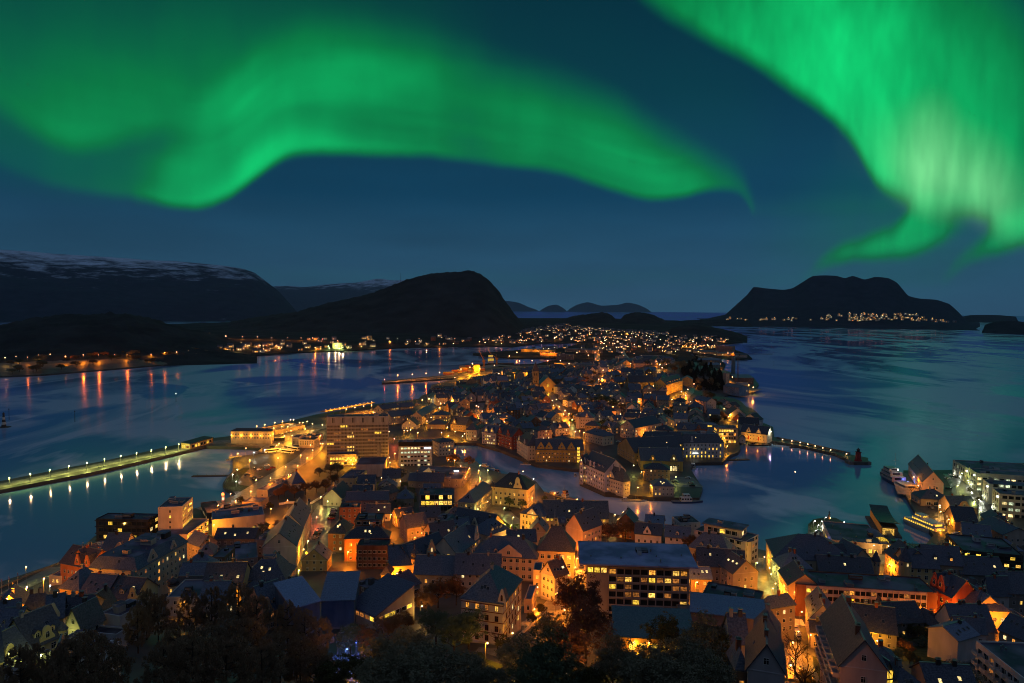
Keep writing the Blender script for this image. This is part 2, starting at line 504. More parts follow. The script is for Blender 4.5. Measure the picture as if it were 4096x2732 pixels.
def inland(x, y):
    c = False
    for ax, ay, dx, dy, l2 in SEGF:
        if (ay > y) != (ay + dy > y) and x < ax + (y - ay) / dy * dx:
            c = not c
    return c
SLOPE = [(-1000, 128), (-60, 128), (4, 126), (25, 112), (90, 74), (150, 43), (200, 30), (235, 22), (275, 14), (330, 8), (400, 4), (460, 3), (1e6, 3)]
def sm(t):
    t = max(0.0, min(1.0, t))
    return t * t * (3 - 2 * t)
GC = {}
def g(x, y):
    """height of the ground"""
    k = (round(x, 1), round(y, 1))
    if k in GC:
        return GC[k]
    z = 3.0
    for (a, za), (b, zb) in zip(SLOPE, SLOPE[1:]):
        if a <= y <= b:
            z = za + (zb - za) * (y - a) / (b - a)
            break
    if x > 60 and 120 < y < 330:
        z -= 10 * sm((x - 60) / 50) * sm((y - 120) / 60) * sm((330 - y) / 90)
    z += 21 * math.exp(-((x - 110) / 190) ** 2 / 2 - ((y - 1000) / 210) ** 2 / 2)
    z += 26 * math.exp(-((x - 330) / 130) ** 2 / 2 - ((y - 1180) / 190) ** 2 / 2)
    if y > 2200:
        z += min((y - 2200) * .02, 44)
    if x < -250 and y > 900:
        z += 14
    if z > 3 and y > 130:
        z = 2.6 + (z - 2.6) * sm(shore_dist(x, y) / (70 if y < 700 else 110))
    z = max(z, 2.4)
    GC[k] = z
    return z
def ag(z, X, Y, h=0.0):
    """the point h above the ground under a photograph position"""
    zz = 4.0 + h
    p = at(z, X, Y, zz)
    for _ in range(26):
        p = at(z, X, Y, zz)
        zz = .6 * zz + .4 * (g(p.x, p.y) + h)
    return p
def pick(z, X, Y):
    return ag(z, X, Y, 0)
def rockm(name, c1, c2, snow=None):
    def bld(nt, b):
        n, r = noise_col(nt, b, c1, c2, .012, 10)
        if snow:
            L = nt.links.new
            geo = nt.nodes.new('ShaderNodeNewGeometry')
            sx = nt.nodes.new('ShaderNodeSeparateXYZ')
            L(geo.outputs['Position'], sx.inputs[0])
            mp = nt.nodes.new('ShaderNodeMapping')
            mp.inputs['Scale'].default_value = (.004, .004, .011)
            L(geo.outputs['Position'], mp.inputs[0])
            n2 = nt.nodes.new('ShaderNodeTexNoise')
            n2.inputs['Scale'].default_value = 1.0
            n2.inputs['Detail'].default_value = 9
            n2.inputs['Roughness'].default_value = .7
            L(mp.outputs[0], n2.inputs[0])
            hmap = nt.nodes.new('ShaderNodeMapRange')
            hmap.inputs[1].default_value, hmap.inputs[2].default_value = snow
            hmap.inputs[3].default_value, hmap.inputs[4].default_value = -.22, .12
            L(sx.outputs[2], hmap.inputs[0])
            ad = nt.nodes.new('ShaderNodeMath'); ad.operation = 'ADD'
            L(hmap.outputs[0], ad.inputs[0]); L(n2.outputs[0], ad.inputs[1])
            rp = nt.nodes.new('ShaderNodeValToRGB')
            rp.color_ramp.elements[0].position = .45
            rp.color_ramp.elements[1].position = .66
            L(ad.outputs[0], rp.inputs[0])
            mx = nt.nodes.new('ShaderNodeMix'); mx.data_type = 'RGBA'
            L(rp.outputs[0], mx.inputs[0]); L(r.outputs[0], mx.inputs[6])
            mx.inputs[7].default_value = (.58, .68, .85, 1)
            L(mx.outputs[2], b.inputs['Base Color'])
    return principled(name, bld, .95, .05)
WOOD = rockm('wooded_slope', (.012, .018, .022), (.034, .043, .046))
def build_land():
    vs = [Vector(p) for p in SHORE]
    n = len(vs)
    es = [(i, (i + 1) % n) for i in range(n)]
    grid = []
    def spread(x0, x1, y0, y1, st):
        y = y0
        while y < y1:
            x = x0
            while x < x1:
                if inland(x, y) and shore_dist(x, y) > st * .5:
                    grid.append(Vector((x + R.uniform(-.2, .2) * st, y + R.uniform(-.2, .2) * st)))
                x += st
            y += st
    spread(-430, 620, -70, 500, 12)
    spread(-700, 900, 500, 1500, 24)
    spread(-2300, 1900, 1500, 5200, 90)
    r = geometry.delaunay_2d_cdt(vs + grid, es, [list(range(n))], 1, .01)
    me = bpy.data.meshes.new('ground')
    P, Fc = [], []
    for v in r[0]:
        P.append((v.x, v.y, g(v.x, v.y)))
    for f in r[2]:
        Fc.append(tuple(f))
    base = len(P)
    # quay walls down into the water
    for a, b in SEGS:
        i = len(P)
        za, zb = g(a.x, a.y), g(b.x, b.y)
        P.extend([(a.x, a.y, za), (b.x, b.y, zb), (b.x, b.y, -3), (a.x, a.y, -3)])
        Fc.append((i, i + 1, i + 2, i + 3))
    me.from_pydata(P, [], Fc)
    def gm(nt, b):
        nz, r = noise_col(nt, b, (.036, .036, .034), (.085, .08, .075), .06, 10)
        nt.nodes[-1]
    me.materials.append(principled('ground_asphalt', gm, .55, .35))
    me.materials.append(WOOD)
    for pl in me.polygons:
        if pl.center.y > 1450:
            pl.material_index = 1
    me.update()
    o = link('ground', me)
    o['kind'] = 'structure'
build_land()
def build_sea():
    mb_v, mb_f = [], []
    RE = 7.43e6
    rad = [30]
    while rad[-1] < 24800:
        rad.append(rad[-1] * 1.09)
    nseg = 96
    angs = [math.radians(-80 + 160 * k / nseg) for k in range(nseg + 1)]
    for r_ in rad:
        for a in angs:
            mb_v.append((r_ * math.sin(a), r_ * math.cos(a), -r_ * r_ / (2 * RE)))
    for i in range(len(rad) - 1):
        for k in range(nseg):
            p = i * (nseg + 1) + k
            mb_f.append((p, p + 1, p + nseg + 2, p + nseg + 1))
    me = bpy.data.meshes.new('sea')
    me.from_pydata(mb_v, [], mb_f)
    me.polygons.foreach_set('use_smooth', [True] * len(mb_f))
    def wm(nt, b):
        L = nt.links.new
        tc = nt.nodes.new('ShaderNodeTexCoord')
        def nz(scale, stretch, rot, det=4, dist=0.0):
            mp = nt.nodes.new('ShaderNodeMapping')
            mp.inputs['Scale'].default_value = stretch
            mp.inputs['Rotation'].default_value = (0, 0, rot)
            L(tc.outputs['Object'], mp.inputs[0])
            n = nt.nodes.new('ShaderNodeTexNoise')
            n.inputs['Scale'].default_value = scale
            n.inputs['Detail'].default_value = det
            n.inputs['Distortion'].default_value = dist
            L(mp.outputs[0], n.inputs[0])
            return n.outputs[0]
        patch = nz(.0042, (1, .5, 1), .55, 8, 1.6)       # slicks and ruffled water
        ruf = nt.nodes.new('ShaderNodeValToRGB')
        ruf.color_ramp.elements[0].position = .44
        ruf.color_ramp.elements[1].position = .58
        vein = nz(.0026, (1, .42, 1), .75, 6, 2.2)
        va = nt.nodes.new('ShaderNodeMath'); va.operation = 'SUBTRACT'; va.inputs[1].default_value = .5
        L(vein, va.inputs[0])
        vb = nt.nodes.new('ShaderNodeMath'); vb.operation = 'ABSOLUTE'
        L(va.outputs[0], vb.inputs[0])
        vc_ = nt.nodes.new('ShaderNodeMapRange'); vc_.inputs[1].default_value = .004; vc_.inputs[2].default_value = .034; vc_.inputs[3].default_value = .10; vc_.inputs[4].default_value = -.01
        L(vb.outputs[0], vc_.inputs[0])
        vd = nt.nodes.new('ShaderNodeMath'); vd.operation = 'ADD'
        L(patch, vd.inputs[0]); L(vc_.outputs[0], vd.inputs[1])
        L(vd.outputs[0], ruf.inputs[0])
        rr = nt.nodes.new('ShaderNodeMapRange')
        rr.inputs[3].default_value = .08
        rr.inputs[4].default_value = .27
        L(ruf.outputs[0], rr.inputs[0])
        cm = nt.nodes.new('ShaderNodeMix'); cm.data_type = 'RGBA'  # sky reflection painted into the diffuse blue, paler in the slicks
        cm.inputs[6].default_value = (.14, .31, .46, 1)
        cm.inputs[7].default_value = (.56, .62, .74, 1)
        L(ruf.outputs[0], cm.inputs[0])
        w1 = nz(.12, (1, .4, 1), .3, 5)
        bp = nt.nodes.new('ShaderNodeBump')
        bp.inputs['Strength'].default_value = .22
        bp.inputs['Distance'].default_value = 1.0
        L(w1, bp.inputs['Height'])
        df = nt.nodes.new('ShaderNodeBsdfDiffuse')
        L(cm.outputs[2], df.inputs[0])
        gs = nt.nodes.new('ShaderNodeBsdfGlossy')
        gs.inputs[0].default_value = (.55, .36, .88, 1)
        L(rr.outputs[0], gs.inputs['Roughness']); L(bp.outputs[0], gs.inputs['Normal'])
        fr = nt.nodes.new('ShaderNodeFresnel')
        fr.inputs[0].default_value = 1.33
        mx = nt.nodes.new('ShaderNodeMixShader')
        L(fr.outputs[0], mx.inputs[0]); L(df.outputs[0], mx.inputs[1]); L(gs.outputs[0], mx.inputs[2])
        L(mx.outputs[0], nt.nodes['Material Output'].inputs[0])
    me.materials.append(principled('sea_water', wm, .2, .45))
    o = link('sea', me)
    o['kind'] = 'structure'
build_sea()
def spline(pts, n):
    out = []
    xs = [p[0] for p in pts]
    for k in range(n + 1):
        x = xs[0] + (xs[-1] - xs[0]) * k / n
        i = max(0, min(len(xs) - 2, next((j for j in range(len(xs) - 1) if xs[j + 1] >= x), len(xs) - 2)))
        t = (x - xs[i]) / (xs[i + 1] - xs[i])
        p0, p1, p2, p3 = pts[max(i - 1, 0)][1], pts[i][1], pts[i + 1][1], pts[min(i + 2, len(pts) - 1)][1]
        a = .5 * (2 * p1 + (p2 - p0) * t + (2 * p0 - 5 * p1 + 4 * p2 - p3) * t * t + (3 * p1 - p0 - 3 * p2 + p3) * t ** 3)
        out.append((x, .5 * a + .5 * (p1 + (p2 - p1) * t)))
    return out
def hill(name, ridge, d0, d1, d2, mat, n=160, m_=36, rough=.05, power=1.0, fine=0.0, sink=0.0):
    """a mountain whose skyline stands d1 away, foot d0 away on this side and d2 on the far side"""
    V, Fc = [], []
    sp = spline(ridge, n)
    for k, (x, y) in enumerate(sp):
        d = ray('D', x, y)
        hx = Vector((d.x, d.y)).normalized()
        hl = math.hypot(d.x, d.y)
        zr = max(CAMH + d.z / hl * d1, -sink) * (sm(min(k, n - k) / (n * .06) + .02) if d0 > 2000 else 1)
        for j in range(m_ + 1):
            t = j / m_
            if t <= .62:
                s = t / .62
                D = d0 + (d1 - d0) * s
                z = zr * (s ** power)
                f = math.sin(math.pi * min(s, 1)) ** .8
            else:
                s = (t - .62) / .38
                D = d1 + (d2 - d1) * s
                z = zr * (1 - s * s)
                f = math.sin(math.pi * s)
            p = Vector((hx.x * D, hx.y * D, 0))
            q = p / max(d1 - d0, 1)
            nn = noise.fractal(Vector((q.x * 2.2, q.y * 2.2, 3.1)), 1.0, 2.0, 6)
            z += rough * max(zr, 20) * nn * f
            if fine:
                z += fine * abs(noise.fractal(Vector((p.x * .03, p.y * .03, 1.7)), 1.0, 2.0, 3)) * min(1, 6 * (1 - s) if t <= .62 else 1) * min(1, 10 * t)
            V.append((p.x, p.y, z - D * D / (2 * 7.43e6) - (1.5 if j in (0, m_) else 0)))
    for k in range(n):
        for j in range(m_):
            a = k * (m_ + 1) + j
            Fc.append((a, a + m_ + 1, a + m_ + 2, a + 1))
    me = bpy.data.meshes.new(name)
    me.from_pydata(V, [], Fc)
    me.polygons.foreach_set('use_smooth', [True] * len(Fc))
    me.materials.append(mat)
    o = link(name, me)
    o['kind'] = 'structure'
    return o
ISLE = rockm('hazed_island_rock', (.05, .085, .13), (.065, .10, .15))  # pale blue distance haze mixed into the rock colour
hill('snowy_mountain', [(-300, 545), (-150, 555), (0, 570), (60, 574), (120, 580), (180, 584), (240, 588), (300, 592), (340, 596), (400, 598), (460, 603), (520, 609), (560, 616), (585, 625), (605, 640),
                        (620, 652), (640, 668), (660, 690), (685, 714), (720, 735)], 5600, 8800, 11000, rockm('hazed_snowy_rock', (.014, .026, .05), (.03, .045, .075), (210, 620)), n=260, m_=70, rough=.10)  # navy of the rock carries the hazy air in its colour
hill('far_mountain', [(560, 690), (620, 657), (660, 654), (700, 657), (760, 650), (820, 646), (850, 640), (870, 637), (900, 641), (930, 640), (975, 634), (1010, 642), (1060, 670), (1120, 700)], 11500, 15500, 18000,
     rockm('hazed_far_snowy_rock', (.03, .05, .085), (.05, .075, .12), (300, 620)), n=150, rough=.08)  # bluer rock: more of the distance haze put into its colour
hill('sugarloaf_hill', [(400, 792), (450, 776), (500, 757), (530, 742), (570, 733), (620, 725), (680, 717), (740, 700), (800, 686), (860, 672), (900, 655), (940, 640), (985, 628), (1020, 625), (1050, 624), (1075, 621), (1105, 630),
                        (1125, 645), (1145, 670), (1160, 692), (1178, 718), (1200, 742), (1230, 756)], 2620, 3350, 4300, WOOD, n=240, m_=60, rough=.05, fine=9, power=.95)
hill('near_wooded_hill', [(-300, 800), (-100, 765), (0, 750), (60, 737), (130, 728), (220, 723), (290, 722), (340, 733), (380, 745), (430, 758), (490, 772), (540, 790), (590, 806)], 1620, 2150, 2700, WOOD, n=200, m_=60, rough=.07, fine=9)
hill('twin_hill', [(1270, 742), (1290, 734), (1315, 726), (1345, 722), (1385, 717), (1405, 724), (1419, 738), (1432, 725), (1455, 717), (1490, 720), (1520, 733), (1545, 750), (1580, 772)], 3700, 4250, 4900, WOOD, n=120, rough=.05, fine=7)
hill('headland', [(1520, 775), (1545, 752), (1590, 746), (1640, 754), (1690, 764), (1708, 771), (1716, 777)], 2750, 3050, 3400, WOOD, n=70, rough=.05, fine=6)
hill('mountain_island', [(1600, 736), (1665, 722), (1680, 708), (1700, 690), (1715, 676), (1730, 658), (1760, 661), (1800, 664), (1820, 660), (1845, 645), (1865, 633), (1890, 631), (1920, 632), (1940, 637), (1958, 632),
                         (1985, 640), (2010, 634), (2040, 637), (2060, 648), (2085, 677), (2110, 684), (2150, 687), (2180, 697), (2200, 715), (2222, 738), (2250, 742)], 5250, 7000, 9000,
     rockm('island_mountain_rock', (.014, .022, .038), (.03, .042, .062), (470, 600)), n=220, m_=60, rough=.06, power=1.5)
hill('far_island', [(1120, 700), (1155, 688), (1190, 692), (1215, 703), (1238, 710)], 21000, 22500, 24000, ISLE, n=40, rough=.03)
hill('far_island', [(1238, 711), (1258, 700), (1278, 697), (1292, 704), (1302, 711)], 20500, 21500, 22500, ISLE, n=30, rough=.03)
hill('far_island', [(1298, 711), (1325, 697), (1350, 691), (1380, 699), (1420, 697), (1440, 692), (1465, 697), (1498, 711)], 21500, 23000, 24500, ISLE, n=60, rough=.03)
hill('skerry', [(2255, 746), (2285, 738), (2310, 736), (2340, 737), (2380, 744)], 4700, 5000, 5300, WOOD, n=40, rough=.05)
hill('skerry', [(1555, 736.5), (1580, 734.5), (1640, 733), (1700, 733), (1730, 738)], 5150, 5400, 5700, WOOD, n=40, rough=.05)
hill('skerry', [(2200, 727), (2230, 722), (2290, 722), (2340, 726)], 9000, 9500, 10000, WOOD, n=40, rough=.05)
# ------------------------------------------------------------------ buildings
WM = {}
def window_mesh(pane, frame, kind='window'):
    k = (pane.name, frame.name, kind)
    if k not in WM:
        mb = MB()
        if kind == 'window':
            f = .07
            mb.box(-.5, -.05, -.5, -.5 + f, 0, .5, frame); mb.box(.5 - f, -.05, -.5, .5, 0, .5, frame)
            mb.box(-.5 + f, -.05, -.5, .5 - f, 0, -.5 + f, frame); mb.box(-.5 + f, -.05, .5 - f, .5 - f, 0, .5, frame)
            mb.box(-.025, -.045, -.5 + f, .025, 0, .5 - f, frame)
            mb.box(-.5 + f, -.04, .14, .5 - f, 0, .19, frame)
            mb.box(-.5 + f, -.02, -.5 + f, .5 - f, -.01, .5 - f, pane)
        elif kind == 'arched':
            n = 8
            o = [(.5 * math.cos(math.pi * t / n), .2 + .3 * math.sin(math.pi * t / n)) for t in range(n + 1)]
            poly = [(-.5, -.5), (.5, -.5)] + o
            mb.prism([(x, 0, z) for x, z in poly], (0, 0, 0), (0, -.05, 0), frame)
            mb.prism([(x * .84, 0, z * .9) for x, z in poly], (0, -.05, 0), (0, -.07, 0), pane)
            mb.box(-.03, -.09, -.45, .03, -.07, .45, frame); mb.box(-.42, -.085, .12, .42, -.07, .17, frame)
        elif kind == 'wide':
            f = .035
            mb.box(-.5, -.05, -.5, -.5 + f, 0, .5, frame); mb.box(.5 - f, -.05, -.5, .5, 0, .5, frame)
            mb.box(-.5, -.05, -.5, .5, 0, -.44, frame); mb.box(-.5, -.05, .44, .5, 0, .5, frame)
            mb.box(.2, -.045, -.44, .225, 0, .44, frame)
            mb.box(-.5 + f, -.02, -.44, .5 - f, -.01, .44, pane)
        elif kind == 'bay':
            for q in range(5):
                x = -.5 + q * .2
                mb.box(x + .01, -.02, -.5, x + .09, -.01, .5, pane)
                mb.box(x + .11, -.02, -.5, x + .19, -.01, .5, GLASS if q % 2 else pane)
            mb.box(-.5, -.04, -.56, .5, 0, -.5, frame); mb.box(-.5, -.04, .5, .5, 0, .56, frame)
        elif kind == 'skylight':
            mb.box(-.5, -.5, 0, .5, .5, .09, frame)
            mb.box(-.42, -.42, .09, .42, .42, .105, pane)
        WM[k] = mb.mesh(kind)
    return WM[k]
def gable_shape(style, w, hh):
    if style == 't':
        return [(-w / 2, 0), (w / 2, 0), (w / 2, hh * .25), (.25, hh), (-.25, hh), (-w / 2, hh * .25)]
    if style == 's':
        p, q, k = [], [], 5
        for i in range(k):
            x0 = w / 2 * (1 - i / k); z1 = hh * (.3 + .7 * (i + 1) / k)
            p += [(x0, hh * (.3 + .7 * i / k)), (x0, z1)] if i else [(x0, 0), (x0, z1)]
        return p + [(-x, z) for x, z in p[::-1]]
    p = []                                              # curved
    for t in range(13):
        a = math.pi * t / 12
        p.append((w * .28 * math.cos(a), hh * .55 + hh * .45 * math.sin(a)))
    return [(-w / 2, 0), (w / 2, 0), (w / 2, hh * .12), (w * .44, hh * .3), (w * .33, hh * .42)] + p + [(-w * .33, hh * .42), (-w * .44, hh * .3), (-w / 2, hh * .12)]
def slab(mb, q, t, mat):
    n = (Vector(q[1]) - Vector(q[0])).cross(Vector(q[2]) - Vector(q[0])).normalized()
    mb.prism(q, (0, 0, 0), n * t, mat)
def B(label, z, A, Bp, C, h, roof='gu', rh=5.0, wall=WHITE, rc=SLATE, cat='house', name='town_house', an=None, lit=.18, sp=2.9, ww=1.1, wh=1.55, fh=3.1, z0=1.1,
      fr=FRAME_W, gables=(), dorm=0, dlit=.3, sky=0, skylit=.12, chim=None, rowlit=None, wk='window', litm=None, turrets=(), inset=2.6, plant=None, shop=0, balc=None, group=None,
      wins=True, over=.45, rrough=.5, gz=None, front=None, side=None, ledge=None, pos=None, L=None, vc=False):
    if pos:                                             # (x, y, angle, w, depth): placed in the world
        x0, y0, ang, w, dep = pos
        A3 = Vector((x0, y0, 0)); u = Vector((math.cos(ang), math.sin(ang), 0)); v = Vector((-u.y, u.x, 0))
        cs = [A3, A3 + u * w, A3 + u * w + v * dep, A3 + v * dep]
        gz = min(g(c.x, c.y) for c in cs) + .2
    else:
        a, b = ag(z, A[0], A[1], h), ag(z, Bp[0], Bp[1], h)
        if gz is None:
            gz = (g(a.x, a.y) + g(b.x, b.y)) / 2
        A3, B3 = at(z, A[0], A[1], gz + h), at(z, Bp[0], Bp[1], gz + h)
        u = B3 - A3; u.z = 0; w = u.length; u.normalize()
        v = Vector((-u.y, u.x, 0))
        if isinstance(C, tuple):
            dep = max(abs((at(z, C[0], C[1], gz + h) - B3).dot(v)), 4.0)
        else:
            dep = float(C)
        if L or vc:                                     # the receding side is the better traced one
            e_ = (at(z, L[0], L[1], gz + h) - A3) if L else (at(z, C[0], C[1], gz + h) - B3)
            e_.z = 0
            dep = e_.length; v = e_.normalized(); u = Vector((v.y, -v.x, 0))
            w = abs((B3 - A3).dot(u))
            if vc and not L:
                A3 = B3 - u * w
        ang = math.atan2(u.y, u.x)
        cs = [A3, A3 + u * w, A3 + u * w + v * dep, A3 + v * dep]
    gmin = min(g(c.x, c.y) for c in cs)
    lo = min(0, gmin - gz) - .8
    cen = (cs[0] + cs[2]) / 2
    dist = cen.length
    root = bpy.data.objects.new(name, None)
    COL.objects.link(root)
    root.location = (A3.x, A3.y, gz)
    root.rotation_euler = (0, 0, ang)
    root.empty_display_size = 1
    if label:
        tag(root, label, cat, group)
    if an:
        ANCH.append((an, Vector((cen.x, cen.y, gz))))
    FOOT.append((cen.x, cen.y, ang, w / 2 + .5, dep / 2 + .5))
    WMt, RMt = wallm(wall), (flatm(rc) if roof == 'flat' else roofm(rc, rrough))
    mb, rf = MB(), MB()
    o, t = over, .22
    topz = h
    if roof == 'flat':
        mb.box(0, 0, lo, w, dep, h - .6, WMt, bottom=False)
        for q in ((0, 0, w, .3), (0, dep - .3, w, dep), (0, .3, .3, dep - .3), (w - .3, .3, w, dep - .3)):
            mb.box(q[0], q[1], h - .6, q[2], q[3], h, WMt, bottom=False)
        rf.box(.3, .3, h - .6, w - .3, dep - .3, h - .38, RMt, bottom=False)
        if over > .5:
            rf.box(-o, -o, h + .003, w + o, dep + o, h + .5, RMt)
    else:
        for q in ([(0, 0), (w, 0)], [(w, 0), (w, dep)], [(w, dep), (0, dep)], [(0, dep), (0, 0)]):
            (x0_, y0_), (x1_, y1_) = q
            mb.face([(x0_, y0_, lo), (x1_, y1_, lo), (x1_, y1_, h), (x0_, y0_, h)], WMt)
        if roof == 'gu':
            r = dep / 2
            for x in (0, w):
                mb.face([(x, 0, h), (x, dep, h), (x, r, h + rh)], WMt)
            k = rh / r
            slab(rf, [(-o, -o, h - o * k), (w + o, -o, h - o * k), (w + o, r, h + rh), (-o, r, h + rh)], t, RMt)
            slab(rf, [(w + o, dep + o, h - o * k), (-o, dep + o, h - o * k), (-o, r, h + rh + .004), (w + o, r, h + rh + .004)], t, RMt)
            topz = h + rh
            rf.box(-o, r - .2, h + rh + .12, w + o, r + .2, h + rh + .32, METAL)
            if dist < 600:
                for yy in (-o - .12, dep + o):
                    rf.box(-o, yy, h - o * k - .06, w + o, yy + .12, h - o * k + .08, METAL)
        elif roof == 'gv':
            r = w / 2
            for y in (0, dep):
                mb.face([(0, y, h), (w, y, h), (r, y, h + rh)], WMt)
            k = rh / r
            slab(rf, [(-o, dep + o, h - o * k), (-o, -o, h - o * k), (r, -o, h + rh), (r, dep + o, h + rh)], t, RMt)
            slab(rf, [(w + o, -o, h - o * k), (w + o, dep + o, h - o * k), (r, dep + o, h + rh + .004), (r, -o, h + rh + .004)], t, RMt)
            topz = h + rh
            rf.box(r - .2, -o, h + rh + .12, r + .2, dep + o, h + rh + .32, METAL)
            if dist < 600:
                for xx in (-o - .12, w + o):
                    rf.box(xx, -o, h - o * k - .06, xx + .12, dep + o, h - o * k + .08, METAL)
        elif roof in ('hip', 'man'):
            ins = min(w, dep) / 2 if roof == 'hip' else inset
            ins = min(ins, min(w, dep) / 2)
            e = [(-o, -o, h), (w + o, -o, h), (w + o, dep + o, h), (-o, dep + o, h)]
            rf.face(e[::-1], RMt)
            e2 = [(x, y, h + .18) for x, y, _ in e]
            for i in range(4):
                rf.face([e[i], e[(i + 1) % 4], e2[(i + 1) % 4], e2[i]], RMt)
            if roof == 'hip' and w >= dep:
                tp = [(ins, dep / 2, h + rh), (w - ins, dep / 2, h + rh)]
                rf.face([e2[0], e2[1], tp[1], tp[0]], RMt); rf.face([e2[1], e2[2], tp[1]], RMt)
                rf.face([e2[2], e2[3], tp[0], tp[1]], RMt); rf.face([e2[3], e2[0], tp[0]], RMt)
            elif roof == 'hip':
                tp = [(w / 2, ins, h + rh), (w / 2, dep - ins, h + rh)]
                rf.face([e2[0], e2[1], tp[0]], RMt); rf.face([e2[1], e2[2], tp[1], tp[0]], RMt)
                rf.face([e2[2], e2[3], tp[1]], RMt); rf.face([e2[3], e2[0], tp[0], tp[1]], RMt)
            else:
                tp = [(ins, ins, h + rh), (w - ins, ins, h + rh), (w - ins, dep - ins, h + rh), (ins, dep - ins, h + rh)]
                for i in range(4):
                    rf.face([e2[i], e2[(i + 1) % 4], tp[(i + 1) % 4], tp[i]], RMt)
                rf.face(tp, flatm(FELT))
            topz = h + rh
        elif roof == 'shed':
            for x in (0, w):
                mb.face([(x, 0, h), (x, dep, h), (x, dep, h + rh)], WMt)
            mb.face([(0, dep, h), (w, dep, h), (w, dep, h + rh), (0, dep, h + rh)], WMt)
            k = rh / dep
            slab(rf, [(-o, -o, h - o * k), (w + o, -o, h - o * k), (w + o, dep + o, h + rh + o * k), (-o, dep + o, h + rh + o * k)], t + .1, RMt)
            topz = h + rh
    if ledge:
        for q in ledge:
            mb.box(-.5, -.5, q, w + .5, -.003, q + .25, wallm(DARK)); mb.box(w + .003, -.5, q, w + .5, dep + .5, q + .25, wallm(DARK)); mb.box(-.5, .003, q, -.003, dep + .5, q + .25, wallm(DARK))
    elif dist < 700 and h > 5 and roof != 'flat':
        mb.box(-.14, -.14, lo, w + .14, -.002, .7, wallm(mixc(wall, (.2, .19, .18), .6)), bottom=False)
        if wins:
            mb.box(-.1, -.1, h - .42, w + .1, -.002, h - .2, wallm(mixc(wall, (1, 1, 1), .2)))
    mb.obj('wall', root)
    rob = rf.obj('roof', root)
    # chimneys stand on the roof
    if chim is None:
        chim = 0 if roof in ('flat', 'shed') or dist > 1100 else R.choice((1, 1, 2, 2, 3) if w > 14 else (1, 1, 2))
    for i in range(chim):
        c = MB()
        cm = wallm(R.choice([DARK, (.06, .05, .05), BRICK, GREY]))
        q = R.uniform(.15, .85)
        cx, cy = (w * q, dep / 2 + R.uniform(-.6, .6)) if roof in ('gu', 'man', 'hip') else (w / 2 + R.uniform(-.6, .6), dep * q)
        if roof == 'hip':
            cx = min(max(cx, min(w, dep) * .5 - .3), w - min(w, dep) * .5 + .3) if w > dep else w / 2
        cw = R.uniform(.35, .55)
        c.box(cx - cw, cy - .4, h + rh * .6, cx + cw, cy + .4, h + rh + R.uniform(.7, 1.4), cm)
        c.box(cx - cw - .08, cy - .48, h + rh + 1.4, cx + cw + .08, cy + .48, h + rh + 1.55, METAL)
        c.tube((cx - .2, cy, h + rh + 1.3), (cx - .2, cy, h + rh + 1.8), .12, .12, METAL, 6)
        c.obj('chimney', rob)
    if dist < 480 and roof in ('gu', 'gv') and w > 6:
        c = MB()
        ax_, ay_ = (w * R.uniform(.2, .8), dep / 2) if roof == 'gu' else (w / 2, dep * R.uniform(.2, .8))
        c.tube((ax_, ay_, h + rh), (ax_, ay_, h + rh + 2.6), .05, .04, METAL, 5)
        c.tube((ax_ - .7, ay_, h + rh + 2.4), (ax_ + .7, ay_, h + rh + 2.4), .03, .03, METAL, 4)
        c.obj('aerial', rob)
    if roof in ('flat', 'man') and plant != 0:
        for i in range(plant if plant is not None else (R.choice((1, 2, 3)) if w * dep > 120 else 1)):
            c = MB()
            zz = h - .38 if roof == 'flat' else h + rh
            if over > .5 and roof == 'flat':
                zz = h + .5
            mg = 1.2 if roof == 'flat' else inset + .6
            bw, bd, bh = R.uniform(1.2, min(5, w * .25) + .3), R.uniform(1.2, min(4, dep * .3) + .3), R.uniform(.7, 2.4)
            bx, by = R.uniform(mg, max(mg + .1, w - mg - bw)), R.uniform(mg, max(mg + .1, dep - mg - bd))
            c.box(bx, by, zz, bx + bw, by + bd, zz + bh, wallm(R.choice([GREY, LGREY, DARK, wall])), top=flatm(FELT))
            if bw > 1.8:
                c.box(bx + .2, by - .05, zz + bh * .35, bx + bw - .2, by - .003, zz + bh * .75, METAL)
            c.obj('roof_plant', rob)
        for i in range(min(6, int(w * dep / 60))):
            c = MB()
            zz = (h - .38 if roof == 'flat' else h + rh) + (.88 if over > .5 and roof == 'flat' else 0)
            mg = 1.0 if roof == 'flat' else inset + .4
            bx, by = R.uniform(mg, max(mg + .1, w - mg)), R.uniform(mg, max(mg + .1, dep - mg))
            c.tube((bx, by, zz), (bx, by, zz + R.uniform(.4, 1.1)), .22, .22, METAL, 7)
            c.obj('vent_pipe', rob)
    # windows
    litm = litm or LIT
    if not isinstance(litm, (list, tuple)):
        litm = [litm]
    W = []
    def facade(fn, Lf, hgt, sp_, ww_, wh_, fh_, z0_, kind, lit_):
        n = max(1, int((Lf - .8) / sp_))
        rows = max(1, int((hgt - z0_ - wh_ * .8) / fh_) + 1)
        for r in range(rows):
            zc = z0_ + fh_ * r + wh_ / 2
            if zc + wh_ / 2 > hgt + .05:
                continue
            for c in range(n):
                x = Lf / 2 + (c - (n - 1) / 2) * sp_
                p = (rowlit or {}).get(r, lit_)
                on = R.random() < p
                if not on and dist > 820 and R.random() < .35:
                    continue
                W.append((*fn(x, zc), ww_, wh_, kind, on, r))
    F_ = lambda x, zc: ((x, -.004, zc), (0, 0, 0))
    Rt = lambda x, zc: ((w + .004, x, zc), (0, 0, math.pi / 2))
    Lt = lambda x, zc: ((-.004, dep - x, zc), (0, 0, -math.pi / 2))
    base = Vector((A3.x, A3.y, 0))
